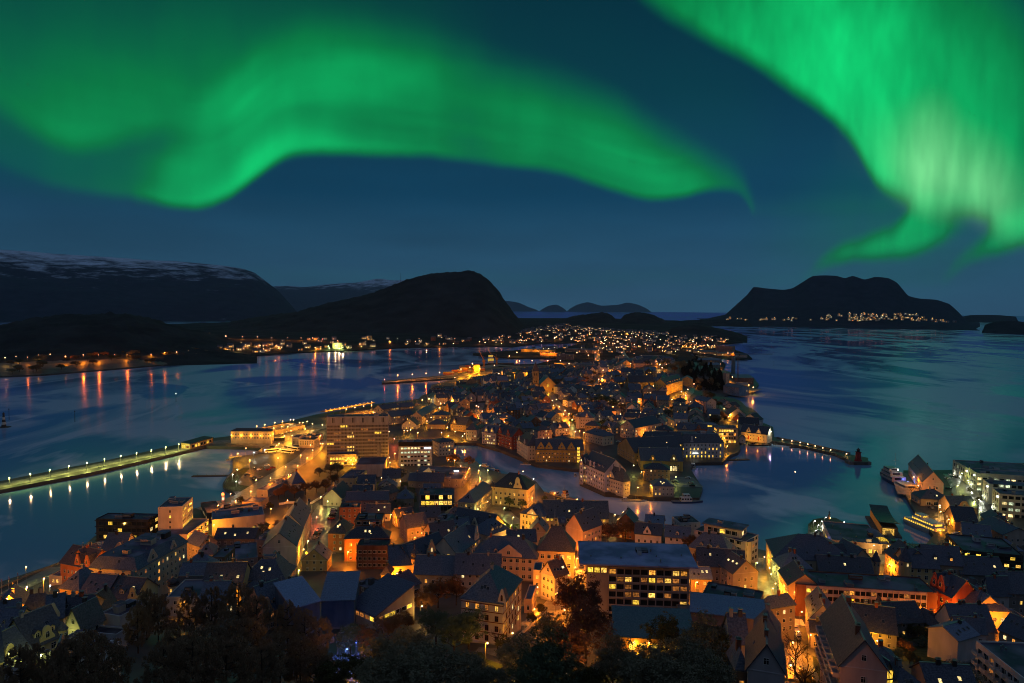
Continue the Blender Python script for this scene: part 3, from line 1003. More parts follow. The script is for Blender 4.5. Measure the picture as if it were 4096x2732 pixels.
    if wins:
        args = (sp, ww, wh, fh, z0, wk, lit)
        fa = list(args)
        if front:
            for k_, v_ in front.items():
                fa[('sp', 'ww', 'wh', 'fh', 'z0', 'wk', 'lit').index(k_)] = v_
        sa = list(args)
        if side:
            for k_, v_ in side.items():
                sa[('sp', 'ww', 'wh', 'fh', 'z0', 'wk', 'lit').index(k_)] = v_
        if front is not False and -v.dot(-cen + v * dep / 2) > -20:
            facade(F_, w, h, *fa)
        if side is not False:
            if u.dot(-(base + u * w + v * dep / 2)) > -25:
                facade(Rt, dep, h, *sa)
            if (-u).dot(-(base + v * dep / 2)) > -25:
                facade(Lt, dep, h, *sa)
        if roof == 'gv' and rh > 3.2 and front is not False:
            W.append(((w / 2, -.004, h + rh * .35), (0, 0, 0), min(ww, 1.1), min(wh, 1.5), 'window', R.random() < lit, 9))
    if len(W) > 100:                                    # beyond a hundred: the hundred that show best, the rest as one part
        W.sort(key=lambda q: not q[5])
    rest = W[100:]
    for (loc, rot, a_, b_, kind, on, r) in W[:100]:
        pane = R.choice(litm) if on else GLASS
        link('window', window_mesh(pane, fr, kind), root, loc, rot, (a_, 1, b_))
    if rest:
        rb = MB()
        for (loc, rot, a_, b_, kind, on, r) in rest:
            mt = Matrix.Translation(loc) @ Matrix.Rotation(rot[2], 4, 'Z')
            pane = R.choice(litm) if on else GLASS
            for (q, mat, yy) in ((.5, fr, -.02), (.44, pane, -.03)):
                rb.face([mt @ Vector((sx * a_ * q, yy, sz * b_ * q)) for sx, sz in ((-1, -1), (1, -1), (1, 1), (-1, 1))], mat)
        ro = rb.obj('window_rows', root)
        ro['kind'] = 'stuff'
    if shop:
        n = max(2, int(w / 3.4))
        for c in range(n):
            link('shop_window', window_mesh(R.choice(litm) if R.random() < shop else GLASS, FRAME_D, 'wide'), root, (w / 2 + (c - (n - 1) / 2) * (w - 1) / n, -.16, 1.55), (0, 0, 0), ((w - 1) / n * .86, 1, 2.2))
    if not sky and dist < 430 and roof in ('gu', 'hip', 'gv') and cat == 'house' and w > 6 and R.random() < .7:
        sky = R.choice((2, 3, 4))
    # skylights lie on the roof
    if sky:
        for i in range(sky):
            pane = LIT[2] if R.random() < skylit else GLASS
            f = R.uniform(.25, .6)
            if roof in ('gu', 'hip', 'man'):
                run = {'gu': dep / 2, 'hip': min(w, dep) / 2, 'man': inset}[roof]
                mg = .08 if roof == 'gu' else min(.38, .3 + 2 / max(w, 6))
                x = w * (mg + (1 - 2 * mg) * (i + .5) / sky) + R.uniform(-.3, .3)
                loc = (x, run * f, h + rh * f + t + .02)
                rot = (math.atan2(rh, run), 0, 0)
            elif roof == 'gv':
                run = w / 2
                sgn = 1 if u.dot(-(base + u * w)) > 0 else -1
                y = dep * (.1 + .8 * (i + .5) / sky)
                x = (w - run * f) if sgn > 0 else run * f
                loc = (x, y, h + rh * f + t + .02)
                rot = (0, sgn * math.atan2(rh, run), 0)
            else:
                loc, rot = (w * (.15 + .7 * (i + .5) / sky), dep * R.uniform(.3, .7), h + (rh * .5 if roof == 'shed' else -.37)), (0, 0, 0)
            link('skylight', window_mesh(pane, PALEF, 'skylight'), rob, loc, rot, (1.0, 1.35, 1))
    # dormers
    for i in range(dorm):
        run = {'gu': dep / 2, 'hip': min(w, dep) / 2, 'man': inset}.get(roof, dep / 2)
        mg = .08 if roof == 'gu' else .2
        x = w * (mg + (1 - 2 * mg) * (i + .5) / dorm)
        f0 = .18
        d = MB()
        dw, dh = .85, 1.5
        y0, z0_ = run * f0, h + rh * f0
        y1 = min(run, y0 + (dh + .9) / rh * run)
        d.box(x - dw, y0, z0_ - .3, x + dw, y1, z0_ + dh, WMt)
        slab(d, [(x - dw - .15, y0 - .2, z0_ + dh - .1), (x, y0 - .2, z0_ + dh + .75), (x, y1, z0_ + dh + .75), (x - dw - .15, y1, z0_ + dh - .1)][::-1], .1, RMt)
        slab(d, [(x, y0 - .2, z0_ + dh + .753), (x + dw + .15, y0 - .2, z0_ + dh - .1), (x + dw + .15, y1, z0_ + dh - .1), (x, y1, z0_ + dh + .753)][::-1], .1, RMt)
        d.face([(x - dw, y0 - .002, z0_ + dh), (x + dw, y0 - .002, z0_ + dh), (x, y0 - .002, z0_ + dh + .7)], WMt)
        do = d.obj('dormer', root)
        link('window', window_mesh(R.choice(litm) if R.random() < dlit else GLASS, fr), do, (x, y0 - .006, z0_ + dh * .52), (0, 0, 0), (1.1, 1, 1.15))
    # decorated gables on the street front: (x fraction, width, height, style[, side])
    for gb in gables:
        gx, gw, gh, st = gb[:4]
        sd = gb[4] if len(gb) > 4 else 'f'
        d = MB()
        poly = gable_shape(st, gw, gh)
        d.prism([(x, 0, z) for x, z in poly], (0, -.12, 0), (0, .45, 0), WMt)
        run = {'gu': dep / 2, 'hip': min(w, dep) / 2, 'man': inset}.get(roof, dep / 2) if sd == 'f' else w / 2
        back = min(run, gh * .8 / max(rh, .1) * run)
        zt = gh * (.92 if st == 't' else .62)
        ex = gw * (.46 if st == 't' else .3)
        slab(d, [(-ex, .45, gh * .22), (0, .45, zt), (0, back, zt), (-ex, back, gh * .22)][::-1], .1, RMt)
        slab(d, [(0, .45, zt + .003), (ex, .45, gh * .22), (ex, back, gh * .22), (0, back, zt + .003)][::-1], .1, RMt)
        loc, rot = {'f': ((w * gx, 0, h - .05), (0, 0, 0)), 'r': ((w, dep * gx, h - .05), (0, 0, math.pi / 2)), 'l': ((0, dep * gx, h - .05), (0, 0, -math.pi / 2))}[sd]
        do = d.obj('gable', root, loc, rot)
        link('window', window_mesh(R.choice(litm) if R.random() < max(lit, .15) else GLASS, fr, 'arched'), do, (0, -.125, gh * .42), (0, 0, 0), (min(1.4, gw * .28), 1, min(1.9, gh * .42)))
    # corner turrets: (x, y, radius, height above eave, roof height, style, colour)
    for (tx, ty, tr, th, trh, st) in turrets:
        d = MB()
        d.lathe([(tr, lo if th > -90 else 0), (tr, h + th)], WMt, n=12)
        to = d.obj('turret', root, (tx, ty, 0), smooth=False)
        e = MB()
        if st == 'onion':
            e.lathe([(tr * 1.15, h + th), (tr * 1.2, h + th + .2), (tr * .8, h + th + trh * .12), (tr * 1.15, h + th + trh * .28), (tr * 1.05, h + th + trh * .42), (tr * .4, h + th + trh * .6), (.15, h + th + trh * .72), (.08, h + th + trh)], roofm(BROWN), n=14)
        else:
            e.lathe([(tr * 1.2, h + th - .1), (tr * 1.15, h + th + .1), (tr * .55, h + th + trh * .5), (.06, h + th + trh)], RMt, n=12)
        e.obj('turret_roof', to, smooth=True)
        for k in range(3):
            a_ = -math.pi / 2 + (k - 1) * .9
            link('window', window_mesh(R.choice(litm) if R.random() < lit else GLASS, fr), to, ((tr + .02) * math.cos(a_), (tr + .02) * math.sin(a_), h + th - 1.5), (0, 0, a_ + math.pi / 2), (.8, 1, 1.5))
    if balc:                                            # (side, columns, rows, first height)
        sd, nc, nr, z1 = balc
        Lb = dep if sd in 'lr' else w
        for r in range(nr):
            for c in range(nc):
                d = MB()
                q = Lb * (c + .5) / nc
                d.box(-1.3, -1.5, 0, 1.3, 0, .15, WMt)
                d.box(-1.3, -1.5, .15, 1.3, -1.42, 1.05, wallm(LGREY)); d.box(-1.3, -1.42, .15, -1.22, 0, 1.05, wallm(LGREY)); d.box(1.22, -1.42, .15, 1.3, 0, 1.05, wallm(LGREY))
                loc, rot = {'l': ((0, dep - q, z1 + 3 * r), (0, 0, -math.pi / 2)), 'r': ((w, q, z1 + 3 * r), (0, 0, math.pi / 2)), 'f': ((q, 0, z1 + 3 * r), (0, 0, 0))}[sd]
                d.obj('balcony', root, loc, rot)
    root['_c'] = (cen.x, cen.y)
    return root, w, dep, gz
FOOT = []
PALEF = plain('skylight_frame', (.16, .18, .19))
def fits(x, y, r):
    for (cx, cy, ang, hw, hd) in FOOT:
        dx, dy = x - cx, y - cy
        if abs(dx) > hw + hd + r + 30 or abs(dy) > hw + hd + r + 30:
            continue
        a = abs(dx * math.cos(ang) + dy * math.sin(ang)) - hw
        b = abs(-dx * math.sin(ang) + dy * math.cos(ang)) - hd
        if max(a, b) < r:
            return False
    return True
# ------------------------------------------------------------------ lamps
BULB = {}
SODIUM, WARM, COOL, GREENISH = (1.0, .25, .008), (1.0, .52, .11), (.95, 1.0, .80), (.95, .97, .2)
LCOL = {'o': SODIUM, 'w': WARM, 'c': COOL, 'g': GREENISH, 'y': (1.0, .37, .012), 'b': (.12, .22, 1.0), 'r': (1.0, .12, .03)}
LN = {'o': 'orange', 'w': 'warm white', 'c': 'cool white', 'g': 'greenish', 'y': 'amber', 'b': 'blue', 'r': 'red'}
POLE = None
def bulb_mesh(c, s, r):
    k = (c, s, r)
    if k not in BULB:
        mb = MB()
        mb.lathe([(0, -r), (r * .75, -r * .65), (r, 0), (r * .75, r * .65), (0, r)], emit('lamp_glow', tuple(x * .8 + .2 for x in LCOL[c]), s), n=8)
        BULB[k] = mb.mesh('bulb', True)
    return BULB[k]
LIGHTS = {}
FARL = []
FARLAMP = 1080
def light(parent, loc, c, P, rad=.25, spot=None):
    k = (c, P, rad)
    if k not in LIGHTS:
        l = bpy.data.lights.new('lamp_light', 'POINT')
        l.energy = P
        l.color = LCOL[c]
        l.shadow_soft_size = rad
        LIGHTS[k] = l
    return link('lamp_light', LIGHTS[k], parent, loc)
def pole_mesh(hh):
    k = ('pole', hh)
    if k not in BULB:
        mb = MB()
        mb.tube((0, 0, -.3), (0, 0, hh + .1), .09, .06, METAL, 6)
        mb.tube((0, 0, hh + .05), (.5, -.5, hh + .35), .05, .04, METAL, 5)
        BULB[k] = mb.mesh('pole')
    return BULB[k]
def lamp(z, X, Y, c='o', P=2600, h=7.0, r=None, s=9.0, pos=None, label=None, what='street lamp'):
    p = Vector((pos[0], pos[1], g(pos[0], pos[1]) + h)) if pos else ag(z, X, Y, h)
    if not pos and not inland(p.x, p.y):
        p = at(z, X, Y, 2.5 + h)
    P = P * ({'o': 1.7, 'y': 1.35, 'w': 1.1, 'g': .45, 'c': .4}.get(c, 1) if z != 'D' or c != 'g' else 1.7)
    if c == 'b':
        s = 2.0
    if z == 'T1':
        P *= 2
    d = (p - Vector((0, 0, CAMH))).length
    if r is None:
        r = round(max(.26, min(1.6, d * .00062)), 2)
    kind_ = 'floodlight_mast' if h >= 10 else ('park_lamp' if h <= 4 else 'street_lamp')
    if z == 'D' and c == 'g':
        kind_ = 'pier_lamp'
    if z == 'e1' and h == 2:
        kind_ = 'breakwater_lamp'
    if p.y > FARLAMP and kind_ != 'floodlight_mast':
        if not FARL:
            fo_ = bpy.data.objects.new('distant_street_lamps', None)
            COL.objects.link(fo_)
            FARL.append(fo_); FARL.append(MB())
        mb_ = FARL[1]
        rr_ = round(max(.26, min(1.5, d * .0006)) * R.choice((.55, .75, .9, 1.1)), 2)
        s = R.choice((4.0, 7.0, 11.0))
        mb_.tube((p.x, p.y, p.z - h), (p.x, p.y, p.z), .12, .1, METAL, 4, False)
        mb_.lathe([(0, p.z + .2 - rr_), (rr_, p.z + .2), (0, p.z + .2 + rr_)], emit('lamp_glow', tuple(x * .8 + .2 for x in LCOL[c]), s), p.x, p.y, 6)
        if P:
            light(FARL[0], (p.x, p.y, p.z - .3 - rr_), c, P)
        return None
    o = bpy.data.objects.new(kind_, None)
    COL.objects.link(o)
    o.location = (p.x, p.y, p.z - h)
    link('pole', pole_mesh(h), o)
    link('bulb', bulb_mesh(c, s, r), o, (.5, -.5, h + .2))
    if P:
        light(o, (.5, -.5, h - .3 - r), c, P)
    if label:
        tag(o, label, 'street lamp', 'lit street lamps')
    else:
        wd = kind_.replace('_', ' ')
        auto(o, LN[c] + ' lit ' + wd, wd, 'lit ' + wd + 's')
    return o
def glow(parent, loc, c, P, r=.2, s=9.0, name='wall_lamp'):
    """a lamp fixed to a building"""
    b = link(name, bulb_mesh(c, s, r), parent, loc)
    if P:
        light(parent, (loc[0], loc[1] - r - .25, loc[2] - .15), c, P)
    return b
# ------------------------------------------------------------------ the buildings one can tell apart, nearest first
# bottom left of the photograph
B('yellow three-storey corner house with three lit windows, left of the red row house', 'a3', (820, 268), (1088, 300), 11, 9.5, 'hip', 5.5, YEL, SLATE, an='the yellow corner house', lit=.75, sp=2.6, wh=1.7, chim=1)
B('red row house with six lit arched windows between yellow neighbours', 'a3', (1090, 345), (1437, 382), 12, 8.2, 'gu', 5.2, RED, SLATE, an='the red row house', lit=.8, sp=1.75, ww=1.05, wh=1.9, wk='arched', rowlit={1: 1.0, 0: .5}, sky=4, chim=1, skylit=0)
B('olive yellow row house with white dormer and curved gable, right of the red row house', 'a3', (1440, 385), (1850, 418), 12, 7.6, 'gu', 5, (.5, .42, .2), BROWN, lit=.15, sp=2.0, wh=1.8, wk='arched', dorm=1, sky=3, skylit=.4, gables=((.93, 3.6, 4.2, 'c'),))
B('narrow grey roofed street house behind the curved gable, facing the lit side street', 'a3', (1860, 395), (2030, 215), 9, 8, 'gu', 4.6, CREAM, BROWN, lit=.3, sky=4, skylit=0)
B('long beige block with flat roof, rooftop boxes and dormered street side', 'T4', (615, 775), (940, 795), (1150, 592), 13, 'man', 4, BEIGE, (.055, .075, .09), 'apartment block', 'apartment_building', an='the long beige roofed block', lit=.16, sp=2.7, fh=3.0, plant=6, sky=3, inset=2.2, dorm=0, gables=((.3, 6, 5, 't', 'r'), (.72, 4, 4, 't', 'r')), litm=LIT)
B('pale stepped apartment house with roof terraces at the far end of the beige block', 'T4', (1120, 610), (1140, 660), (1196, 612), 13, 'flat', 1, (.6, .56, .52), FELT, 'apartment block', 'apartment_building', lit=.15, plant=1)
B('orange gabled harbour house beside the shore road', 'T4', (415, 735), (607, 772), (720, 690), 8.5, 'gu', 5.5, (.55, .18, .05), BROWN, an='the orange harbour house', lit=.12, sp=2.3, chim=1, gables=((.62, 3.2, 5, 't'), (.95, 3.4, 5.2, 't')))
B('orange gabled rear wing of the harbour house with grey roof', 'T4', (610, 735), (720, 690), 10, 8.5, 'gu', 5, (.55, .18, .05), BROWN, lit=.1, gables=((.6, 5, 5, 't'),))
B('small floodlit white kiosk house with flat roof on the square', 'T4', (336, 826), (425, 832), 6, 4.2, 'flat', 1, CREAM, FELT, 'kiosk', 'kiosk', an='the floodlit kiosk', lit=.8, sp=1.9, plant=0, sky=0)
B('brown slate roofed house behind the orange harbour house', 'T4', (700, 655), (850, 655), 13, 8, 'gu', 6, (.42, .36, .28), (.09, .085, .08), lit=.1, gables=((.8, 5, 4, 't'),))
B('low white harbour shed with a lit sign at the water edge', 'T4', (565, 640), (655, 650), 12, 4.5, 'flat', 1, LGREY, FELT, 'shed', 'harbour_shed', lit=.2)
B('black glass office block with ledges on every floor beside the water', 'a2', (1320, 872), (2040, 885), (2190, 803), 15, 'flat', 1, (.022, .020, .020), FELT, 'office block', 'office_building', an='the black glass office', lit=.22, sp=2.5, ww=2.3, wh=2.0, fh=3.5, z0=1.2, wk='wide', fr=FRAME_D, rowlit={1: .45, 2: .3}, ledge=(3.7, 7.2, 10.7, 13.9), litm=[LIT[0], LIT[2], LITY], plant=4)
tw = B('tall cream office tower with rows of yellow windows above the shore road', 'T4', (1087, 357), (1252, 352), (1420, 283), 19.5, 'flat', 1, (.62, .55, .46), FELT, 'office tower', 'office_building', an='the cream office tower', lit=.12, side=dict(sp=2.1, ww=1.35, wh=1.5, fh=2.75, z0=8, lit=.2), front=dict(sp=9, ww=1.0, wh=1.5, fh=2.75, z0=8, lit=.3), rowlit={0: .85, 1: .12, 2: .75, 3: .2, 4: 0}, litm=[LITY], plant=5)
B('broad podium with lit shop fronts at the foot of the cream office tower', 'T4', (1118, 545), (1290, 545), (1455, 435), 7.2, 'flat', 1, BEIGE, FELT, 'shop building', 'shop_building', lit=.25, sp=2.6, side=dict(lit=.75, wh=2.0, ww=2.2, wk='wide', sp=2.5), litm=[LITY, LIT[0]], plant=0)
B('windowless pale cinema hall with blue flat roof and one row of lit windows', 'b2', (565, 890), (1290, 815), (1335, 690), 8.8, 'flat', 1, (.58, .46, .42), (.075, .11, .15), 'cinema hall', 'cinema_building', an='the pale cinema hall', lit=.7, sp=2.6, ww=1.5, wh=1.6, fh=9, z0=1.2, wk='wide', litm=[LITY, LIT[2]], side=dict(lit=.0), plant=4)
B('low blue roofed workshop behind the cinema hall', 'b2', (690, 752), (1170, 670), (1230, 640), 8, 'flat', 1, GREY, (.075, .11, .15), 'workshop', 'workshop_building', lit=.05, sp=4, plant=2)
B('filling station with wide dark flat canopy beside the cream tower', 'b2', (500, 800), (720, 770), 26, 5, 'flat', 1, (.05, .05, .05), (.03, .035, .04), 'filling station', 'filling_station', lit=.3, sp=3, plant=0)
B('low blue roofed building with a lit gable wall near the shore road', 'b2', (980, 640), (1220, 650), (1320, 575), 5.5, 'flat', 1, (.4, .3, .22), (.07, .10, .14), 'workshop', 'workshop_building', lit=.1, plant=0)
B('long low grey building under the trees beside the bright main road', 'b2', (1180, 470), (1335, 478), (1620, 290), 5.5, 'flat', 1, GREY, (.07, .085, .1), 'store building', 'store_building', lit=.1, sp=5, plant=3)
B('steep blue slate roofed villa among trees beside the main road', 'b2', (1670, 400), (1845, 378), (1935, 310), 5, 'hip', 7.5, CREAM, (.05, .075, .12), 'villa', 'villa', an='the blue roofed villa', lit=.1, chim=2)
B('yellow wooden house with plain gable behind the white fence', 'b2', (2182, 560), (2348, 548), 16, 4.2, 'gv', 4.8, (.55, .36, .06), (.11, .035, .04), 'wooden house', 'wooden_house', an='the yellow wooden house', lit=.05, sp=4, chim=1)
B('long white street house with pink gable end and skylights, nearer half of the row', 'b2', (1300, 1195), (1720, 1242), (1812, 1000), 11, 'gv', 6.2, (.62, .50, .44), SLATE2, an='the pink gabled row', lit=.05, sp=3.2, wh=1.6, front=dict(sp=40, lit=0), sky=7, skylit=.1, chim=1, vc=True)
B('long cream street house with dormers, far half of the white row', 'b2', (1530, 915), (1812, 985), (1920, 742), 12, 'gv', 6.4, CREAM, SLATE2, lit=.08, sp=3.2, sky=5, skylit=.05, chim=3, vc=True)
B('cream house with arched passage at the far end of the white row', 'b2', (1850, 800), (1925, 795), (1975, 700), 10, 'gv', 4, CREAM, SLATE, lit=.05)
B('yellow lit corner house with broad mansard roof and three lit skylights', 'T4', (1660, 862), (1965, 862), (2040, 770), 8.3, 'man', 6, (.66, .48, .24), (.065, .065, .07), an='the mansard corner house', lit=.3, sp=4.5, ww=1.5, wh=1.6, inset=5.5, sky=4, skylit=.85, plant=2)
B('brown roofed street house left of the mansard corner house', 'b3', (425, 275), (965, 262), 15, 7.2, 'gu', 7, (.66, .46, .2), (.065, .06, .058), lit=.2, sky=6, skylit=.3, chim=1)
B('small tiled roof house beside the green dome turret', 'b3', (60, 285), (420, 280), 8, 6, 'gu', 3.4, CREAM, (.10, .07, .045), lit=.2, sky=4, skylit=0, turrets=((-1.2, 1, 1.7, 1.5, 4, 'onion'),))
B('dark gabled house behind the tiled roof house', 'b3', (95, 170), (430, 165), 12, 8, 'gu', 5, (.3, .25, .2), SLATE, lit=.1)
B('house with patched grey hip roof in the dark courtyard', 'b2', (170, 1545), (560, 1560), (620, 1470), 8, 'hip', 4.5, (.3, .25, .2), SLATE2, lit=.1, chim=2)
B('dark town house with glazed amber roof room', 'b2', (555, 1400), (740, 1400), 12, 10.5, 'flat', 1, (.16, .12, .07), FELT, lit=.2, plant=1, front=dict(ww=3.4, wh=2.4, sp=4, lit=.5, wk='wide'), litm=[LIT[3]])
B('dark house with small white gable beside the bright crossroads', 'b2', (395, 1250), (640, 1180), 11, 8, 'gv', 4, (.28, .25, .24), SLATE, lit=.05, chim=2)
B('dark house with white lit roof box at the crossroads', 'b2', (360, 1380), (590, 1365), 10, 9, 'hip', 4, (.3, .27, .24), SLATE2, lit=.08, chim=2)
B('long dark slate roof with a bell cote facing the cinema hall', 'b2', (600, 1150), (1150, 1145), 11, 7, 'gu', 3.5, (.2, .18, .17), (.05, .055, .06), lit=0, sky=3, skylit=.7)
B('wide flat roof with frosty streaks in the middle of the block', 'b2', (752, 1452), (1200, 1400), (1290, 1175), 6.5, 'flat', 1, (.25, .2, .18), (.11, .135, .155), 'flat roofed store', 'store_building', an='the frosty flat roof', lit=0, plant=1)
B('low terrace house with flat roof gardens beside the pink gable', 'b2', (1155, 1160), (1300, 1165), (1440, 1020), 8.5, 'flat', 1, (.2, .19, .19), (.06, .08, .09), lit=0, plant=3)
# below: nearest left rows
B('angled slate roofed house with spire and lit courtyard windows', 'a3', (280, 655), (700, 610), (790, 560), 7, 'hip', 6, (.55, .40, .18), (.06, .075, .09), an='the spired slate house', lit=.3, sp=2.6, chim=3, sky=2)
B('dark slate house at the left edge behind the spired house', 'a3', (-60, 760), (285, 690), 10, 6.5, 'gu', 4.5, (.3, .25, .18), SLATE, lit=.2, sky=1, skylit=1)
B('slate house with cream gable end at the left edge', 'a3', (-60, 905), (190, 895), 11, 6, 'gu', 5, (.55, .42, .22), SLATE, lit=.35, sky=3, skylit=0)
B('cream house with small pointed gable and tiled corner cap behind the chapel roofs', 'a3', (640, 690), (870, 650), 10, 8.5, 'gu', 5, CREAM, SLATE, lit=.1, gables=((.4, 3.4, 4.4, 't'),))
B('pale gabled house with amber skylight and metal roof strip', 'a3', (895, 800), (1120, 830), (1240, 640), 6.5, 'gv', 5.5, (.55, .5, .4), (.10, .09, .06), an='the amber skylight house', lit=.15, sky=2, skylit=1)
B('dark ridge house in front of the red row house', 'a3', (760, 640), (1200, 620), 11, 8, 'gu', 3.6, (.35, .28, .16), (.05, .065, .08), lit=.1, sky=3, skylit=0, chim=2)
B('brown roof gable house in front of the olive row house', 'a3', (1130, 600), (1370, 600), 9, 7, 'gv', 4.5, (.4, .3, .14), BROWN, lit=.3)
B('long pale yellow house with big curved gable, mansard windows and corner turret', 'a3', (415, 1085), (880, 880), 11, 7, 'gu', 6.5, (.60, .52, .26), (.085, .085, .08), an='the curved gable house', lit=.04, sp=3.2, ww=1.5, wh=1.7, gables=((.5, 3.9, 4.0, 'c'),), dorm=2, turrets=((8.6, .2, 1.15, 1.2, 2.2, 'cone'),), dlit=0, chim=1)
B('pale yellow house with scrolled gable left of the chapel', 'a3', (55, 1295), (415, 1100), 10, 6, 'gu', 5, (.60, .50, .28), (.085, .085, .08), lit=.04, sp=3.4, gables=((.22, 4.2, 4, 'c'),), sky=1)
ch = B('white gabled chapel with four tall dark arched windows', 'a3', (668, 1305), (975, 1250), (1290, 1110), 5.2, 'gv', 4.6, (.66, .66, .68), BROWN, 'chapel', 'chapel', an='the white chapel', wins=False, chim=0)
for k, (fx, hh, zb) in enumerate(((.17, 3.6, 1.2), (.5, 5.6, .9), (.83, 4.8, .6))):
    link('window', window_mesh(plain('maroon_glass', (.035, .008, .012), .2), FRAME_D, 'arched'), ch[0], (ch[1] * fx, -.01, zb + hh / 2), (0, 0, 0), (1.35, 1, hh))
B('white walled chapel annex with one arched window', 'a3', (980, 1215), (1285, 1240), 9, 6.6, 'flat', 1, (.66, .66, .68), (.07, .085, .09), 'chapel annex', 'chapel_annex', wk='arched', ww=1.35, wh=4.4, sp=6, fh=9, z0=.8, lit=0, plant=2)
B('round white turret house with pointed dark roof behind the chapel', 'a3', (1330, 1180), (1480, 1185), 4, 3.0, 'flat', 1, (.6, .55, .5), FELT, 'turret house', 'turret_house', wins=False, turrets=((1.6, 1.2, 1.75, 1.2, 2.8, 'cone'),), plant=0)
B('large windowless blue grey hall with flat roof in front of the olive house', 'a3', (1380, 602), (1655, 648), (1935, 430), 9, 'flat', 1, (.46, .46, .50), (.055, .075, .09), 'hall', 'hall_building', an='the blue grey hall', wins=False, plant=4)
B('flat roofed dark annex in front of the blue grey hall', 'a3', (1120, 855), (1600, 900), (1690, 800), 5, 'flat', 1, (.42, .42, .46), (.02, .022, .025), 'store building', 'store_building', wins=False, plant=0)
B('pale low annex with a blue flat roof beside the dark annex', 'a3', (850, 960), (1210, 985), (1290, 890), 4.5, 'flat', 1, (.45, .45, .48), (.06, .08, .10), 'store building', 'store_building', wins=False, plant=2)
B('dark flat roofed store behind the white box house', 'a3', (400, 1215), (690, 1290), (760, 1130), 4.2, 'flat', 1, (.3, .3, .32), (.022, .025, .028), 'store building', 'store_building', wins=False, plant=1)
B('white box house with dark flat roof at the lower left', 'a3', (60, 1330), (240, 1345), (550, 1262), 5, 'flat', 1, (.55, .54, .56), (.03, .036, .04), 'box house', 'box_house', an='the white box house', wins=False, plant=1)
B('slate corner house at the lower left edge', 'a3', (-140, 1300), (40, 1250), 12, 6, 'gu', 6, (.4, .3, .18), SLATE, lit=.2)
# behind the big pines
B('blue metal roofed hall with a lit glass pediment', 'b3', (-60, 385), (385, 378), 16, 7, 'flat', 1, (.45, .42, .40), (.05, .075, .10), 'market hall', 'market_hall', an='the lit pediment hall', lit=.3, sp=5, plant=1)
B('dark house behind the tops of the big pines', 'b3', (390, 430), (740, 425), 12, 7.5, 'gu', 4, (.3, .27, .25), SLATE, lit=.2)
B('slate house with orange curved gable right of the big pines', 'b3', (1290, 590), (1600, 480), 12, 7, 'gu', 6.5, (.58, .33, .18), (.05, .07, .08), an='the orange curved gable house', lit=.1, sp=2.6, gables=((.12, 3.4, 4.6, 'c'),), dorm=1, sky=2, skylit=0)
B('slate roofed wing behind the orange curved gable', 'b3', (1580, 500), (1900, 330), 12, 7, 'gu', 5, (.3, .26, .24), (.055, .065, .07), lit=.2, sky=1, skylit=1)
B('house with domed skylight roof in front of the mansard house', 'b3', (1000, 275), (1460, 250), 10, 6, 'hip', 2.8, (.4, .33, .28), SLATE, lit=.1, chim=2)
B('concert hall block with ribbed grey metal roof and dark blue walls', 'b3', (1680, 545), (2050, 440), 14, 9.5, 'shed', 3.4, (.085, .11, .17), PALE, 'concert hall', 'concert_hall', an='the ribbed metal hall', wins=False, sky=2)
B('second concert hall block with pale metal roof, right of the first', 'b3', (2070, 440), (2520, 425), 15, 9.5, 'shed', 3.4, (.085, .11, .17), (.17, .21, .23), 'concert hall', 'concert_hall', wins=False, sky=1)
B('long purple grey roofed school wing with lit windows under the eave', 'c3', (105, 490), (470, 648), 17, 5.5, 'shed', 5.2, (.45, .38, .25), (.07, .065, .085), 'school wing', 'school_building', an='the purple roofed school wing', lit=.5, sp=2.5, ww=2.2, wh=1.5, fh=9, z0=3.2, wk='wide', sky=1, litm=[LIT[3], LIT[3], LITY])
B('maroon metal roofed house with white window band', 'c3', (655, 395), (1080, 190), 12, 7.5, 'gu', 3.5, (.35, .33, .32), MAROON, an='the maroon roofed house', lit=.02, sp=2.4, ww=2.1, wh=1.6, wk='wide', rrough=.35)
B('dark rooftop house with two white dishes above the purple roof', 'c3', (170, 200), (340, 262), (490, 140), 9, 'flat', 1, (.09, .09, .10), FELT, 'plant house', 'plant_building', lit=.1, plant=2)
B('slate roofed row behind the autumn trees', 'c3', (1000, 60), (1620, 80), 12, 8, 'gu', 5.5, (.4, .33, .26), (.06, .075, .085), lit=.1, chim=3)
B('dark ridge house with chimneys behind the half-timbered house', 'c3', (1560, 60), (2180, 70), 12, 9, 'gu', 6, (.4, .36, .32), (.055, .07, .08), lit=.05, chim=3)
hb = B('half-timbered cream corner house with dark slate roof and red trim above the park', 'T5', (825, 985), (1112, 1025), (1258, 862), 13, 'hip', 6.8, (.56, .46, .40), (.045, .065, .075), an='the half-timbered house', lit=.22, sp=3.1, ww=1.15, wh=1.75, rowlit={0: .15, 3: .75}, fr=plain('red_paint', (.16, .03, .02)), sky=3, chim=3, gables=((.97, 2.4, 4.5, 't'),))
for zz in (3.6, 6.9, 9.9, 12.2):
    d = MB(); rp = plain('red_paint', (.16, .03, .02))
    d.box(-.12, -.12, zz, hb[1] + .12, -.02, zz + .22, rp); d.box(hb[1] + .02, -.02, zz, hb[1] + .12, hb[2], zz + .22, rp)
    d.obj('timber_band', hb[0])
B('low blue roofed garage house with lit orange front right of the half-timbered house', 'd3', (165, 410), (270, 418), (462, 228), 5.2, 'flat', 1, (.55, .38, .25), (.055, .085, .10), 'garage house', 'garage_building', lit=.1, sp=1.8, ww=1.0, wh=1.9, plant=0)
B('tall narrow white gabled house with brown roof beside the lit lane', 'd3', (398, 30), (585, 108), (690, 15), 10.5, 'gv', 4.8, (.60, .54, .50), (.15, .10, .075), an='the narrow white gabled house', lit=0, sp=2.2, sky=4, skylit=.1, chim=2)
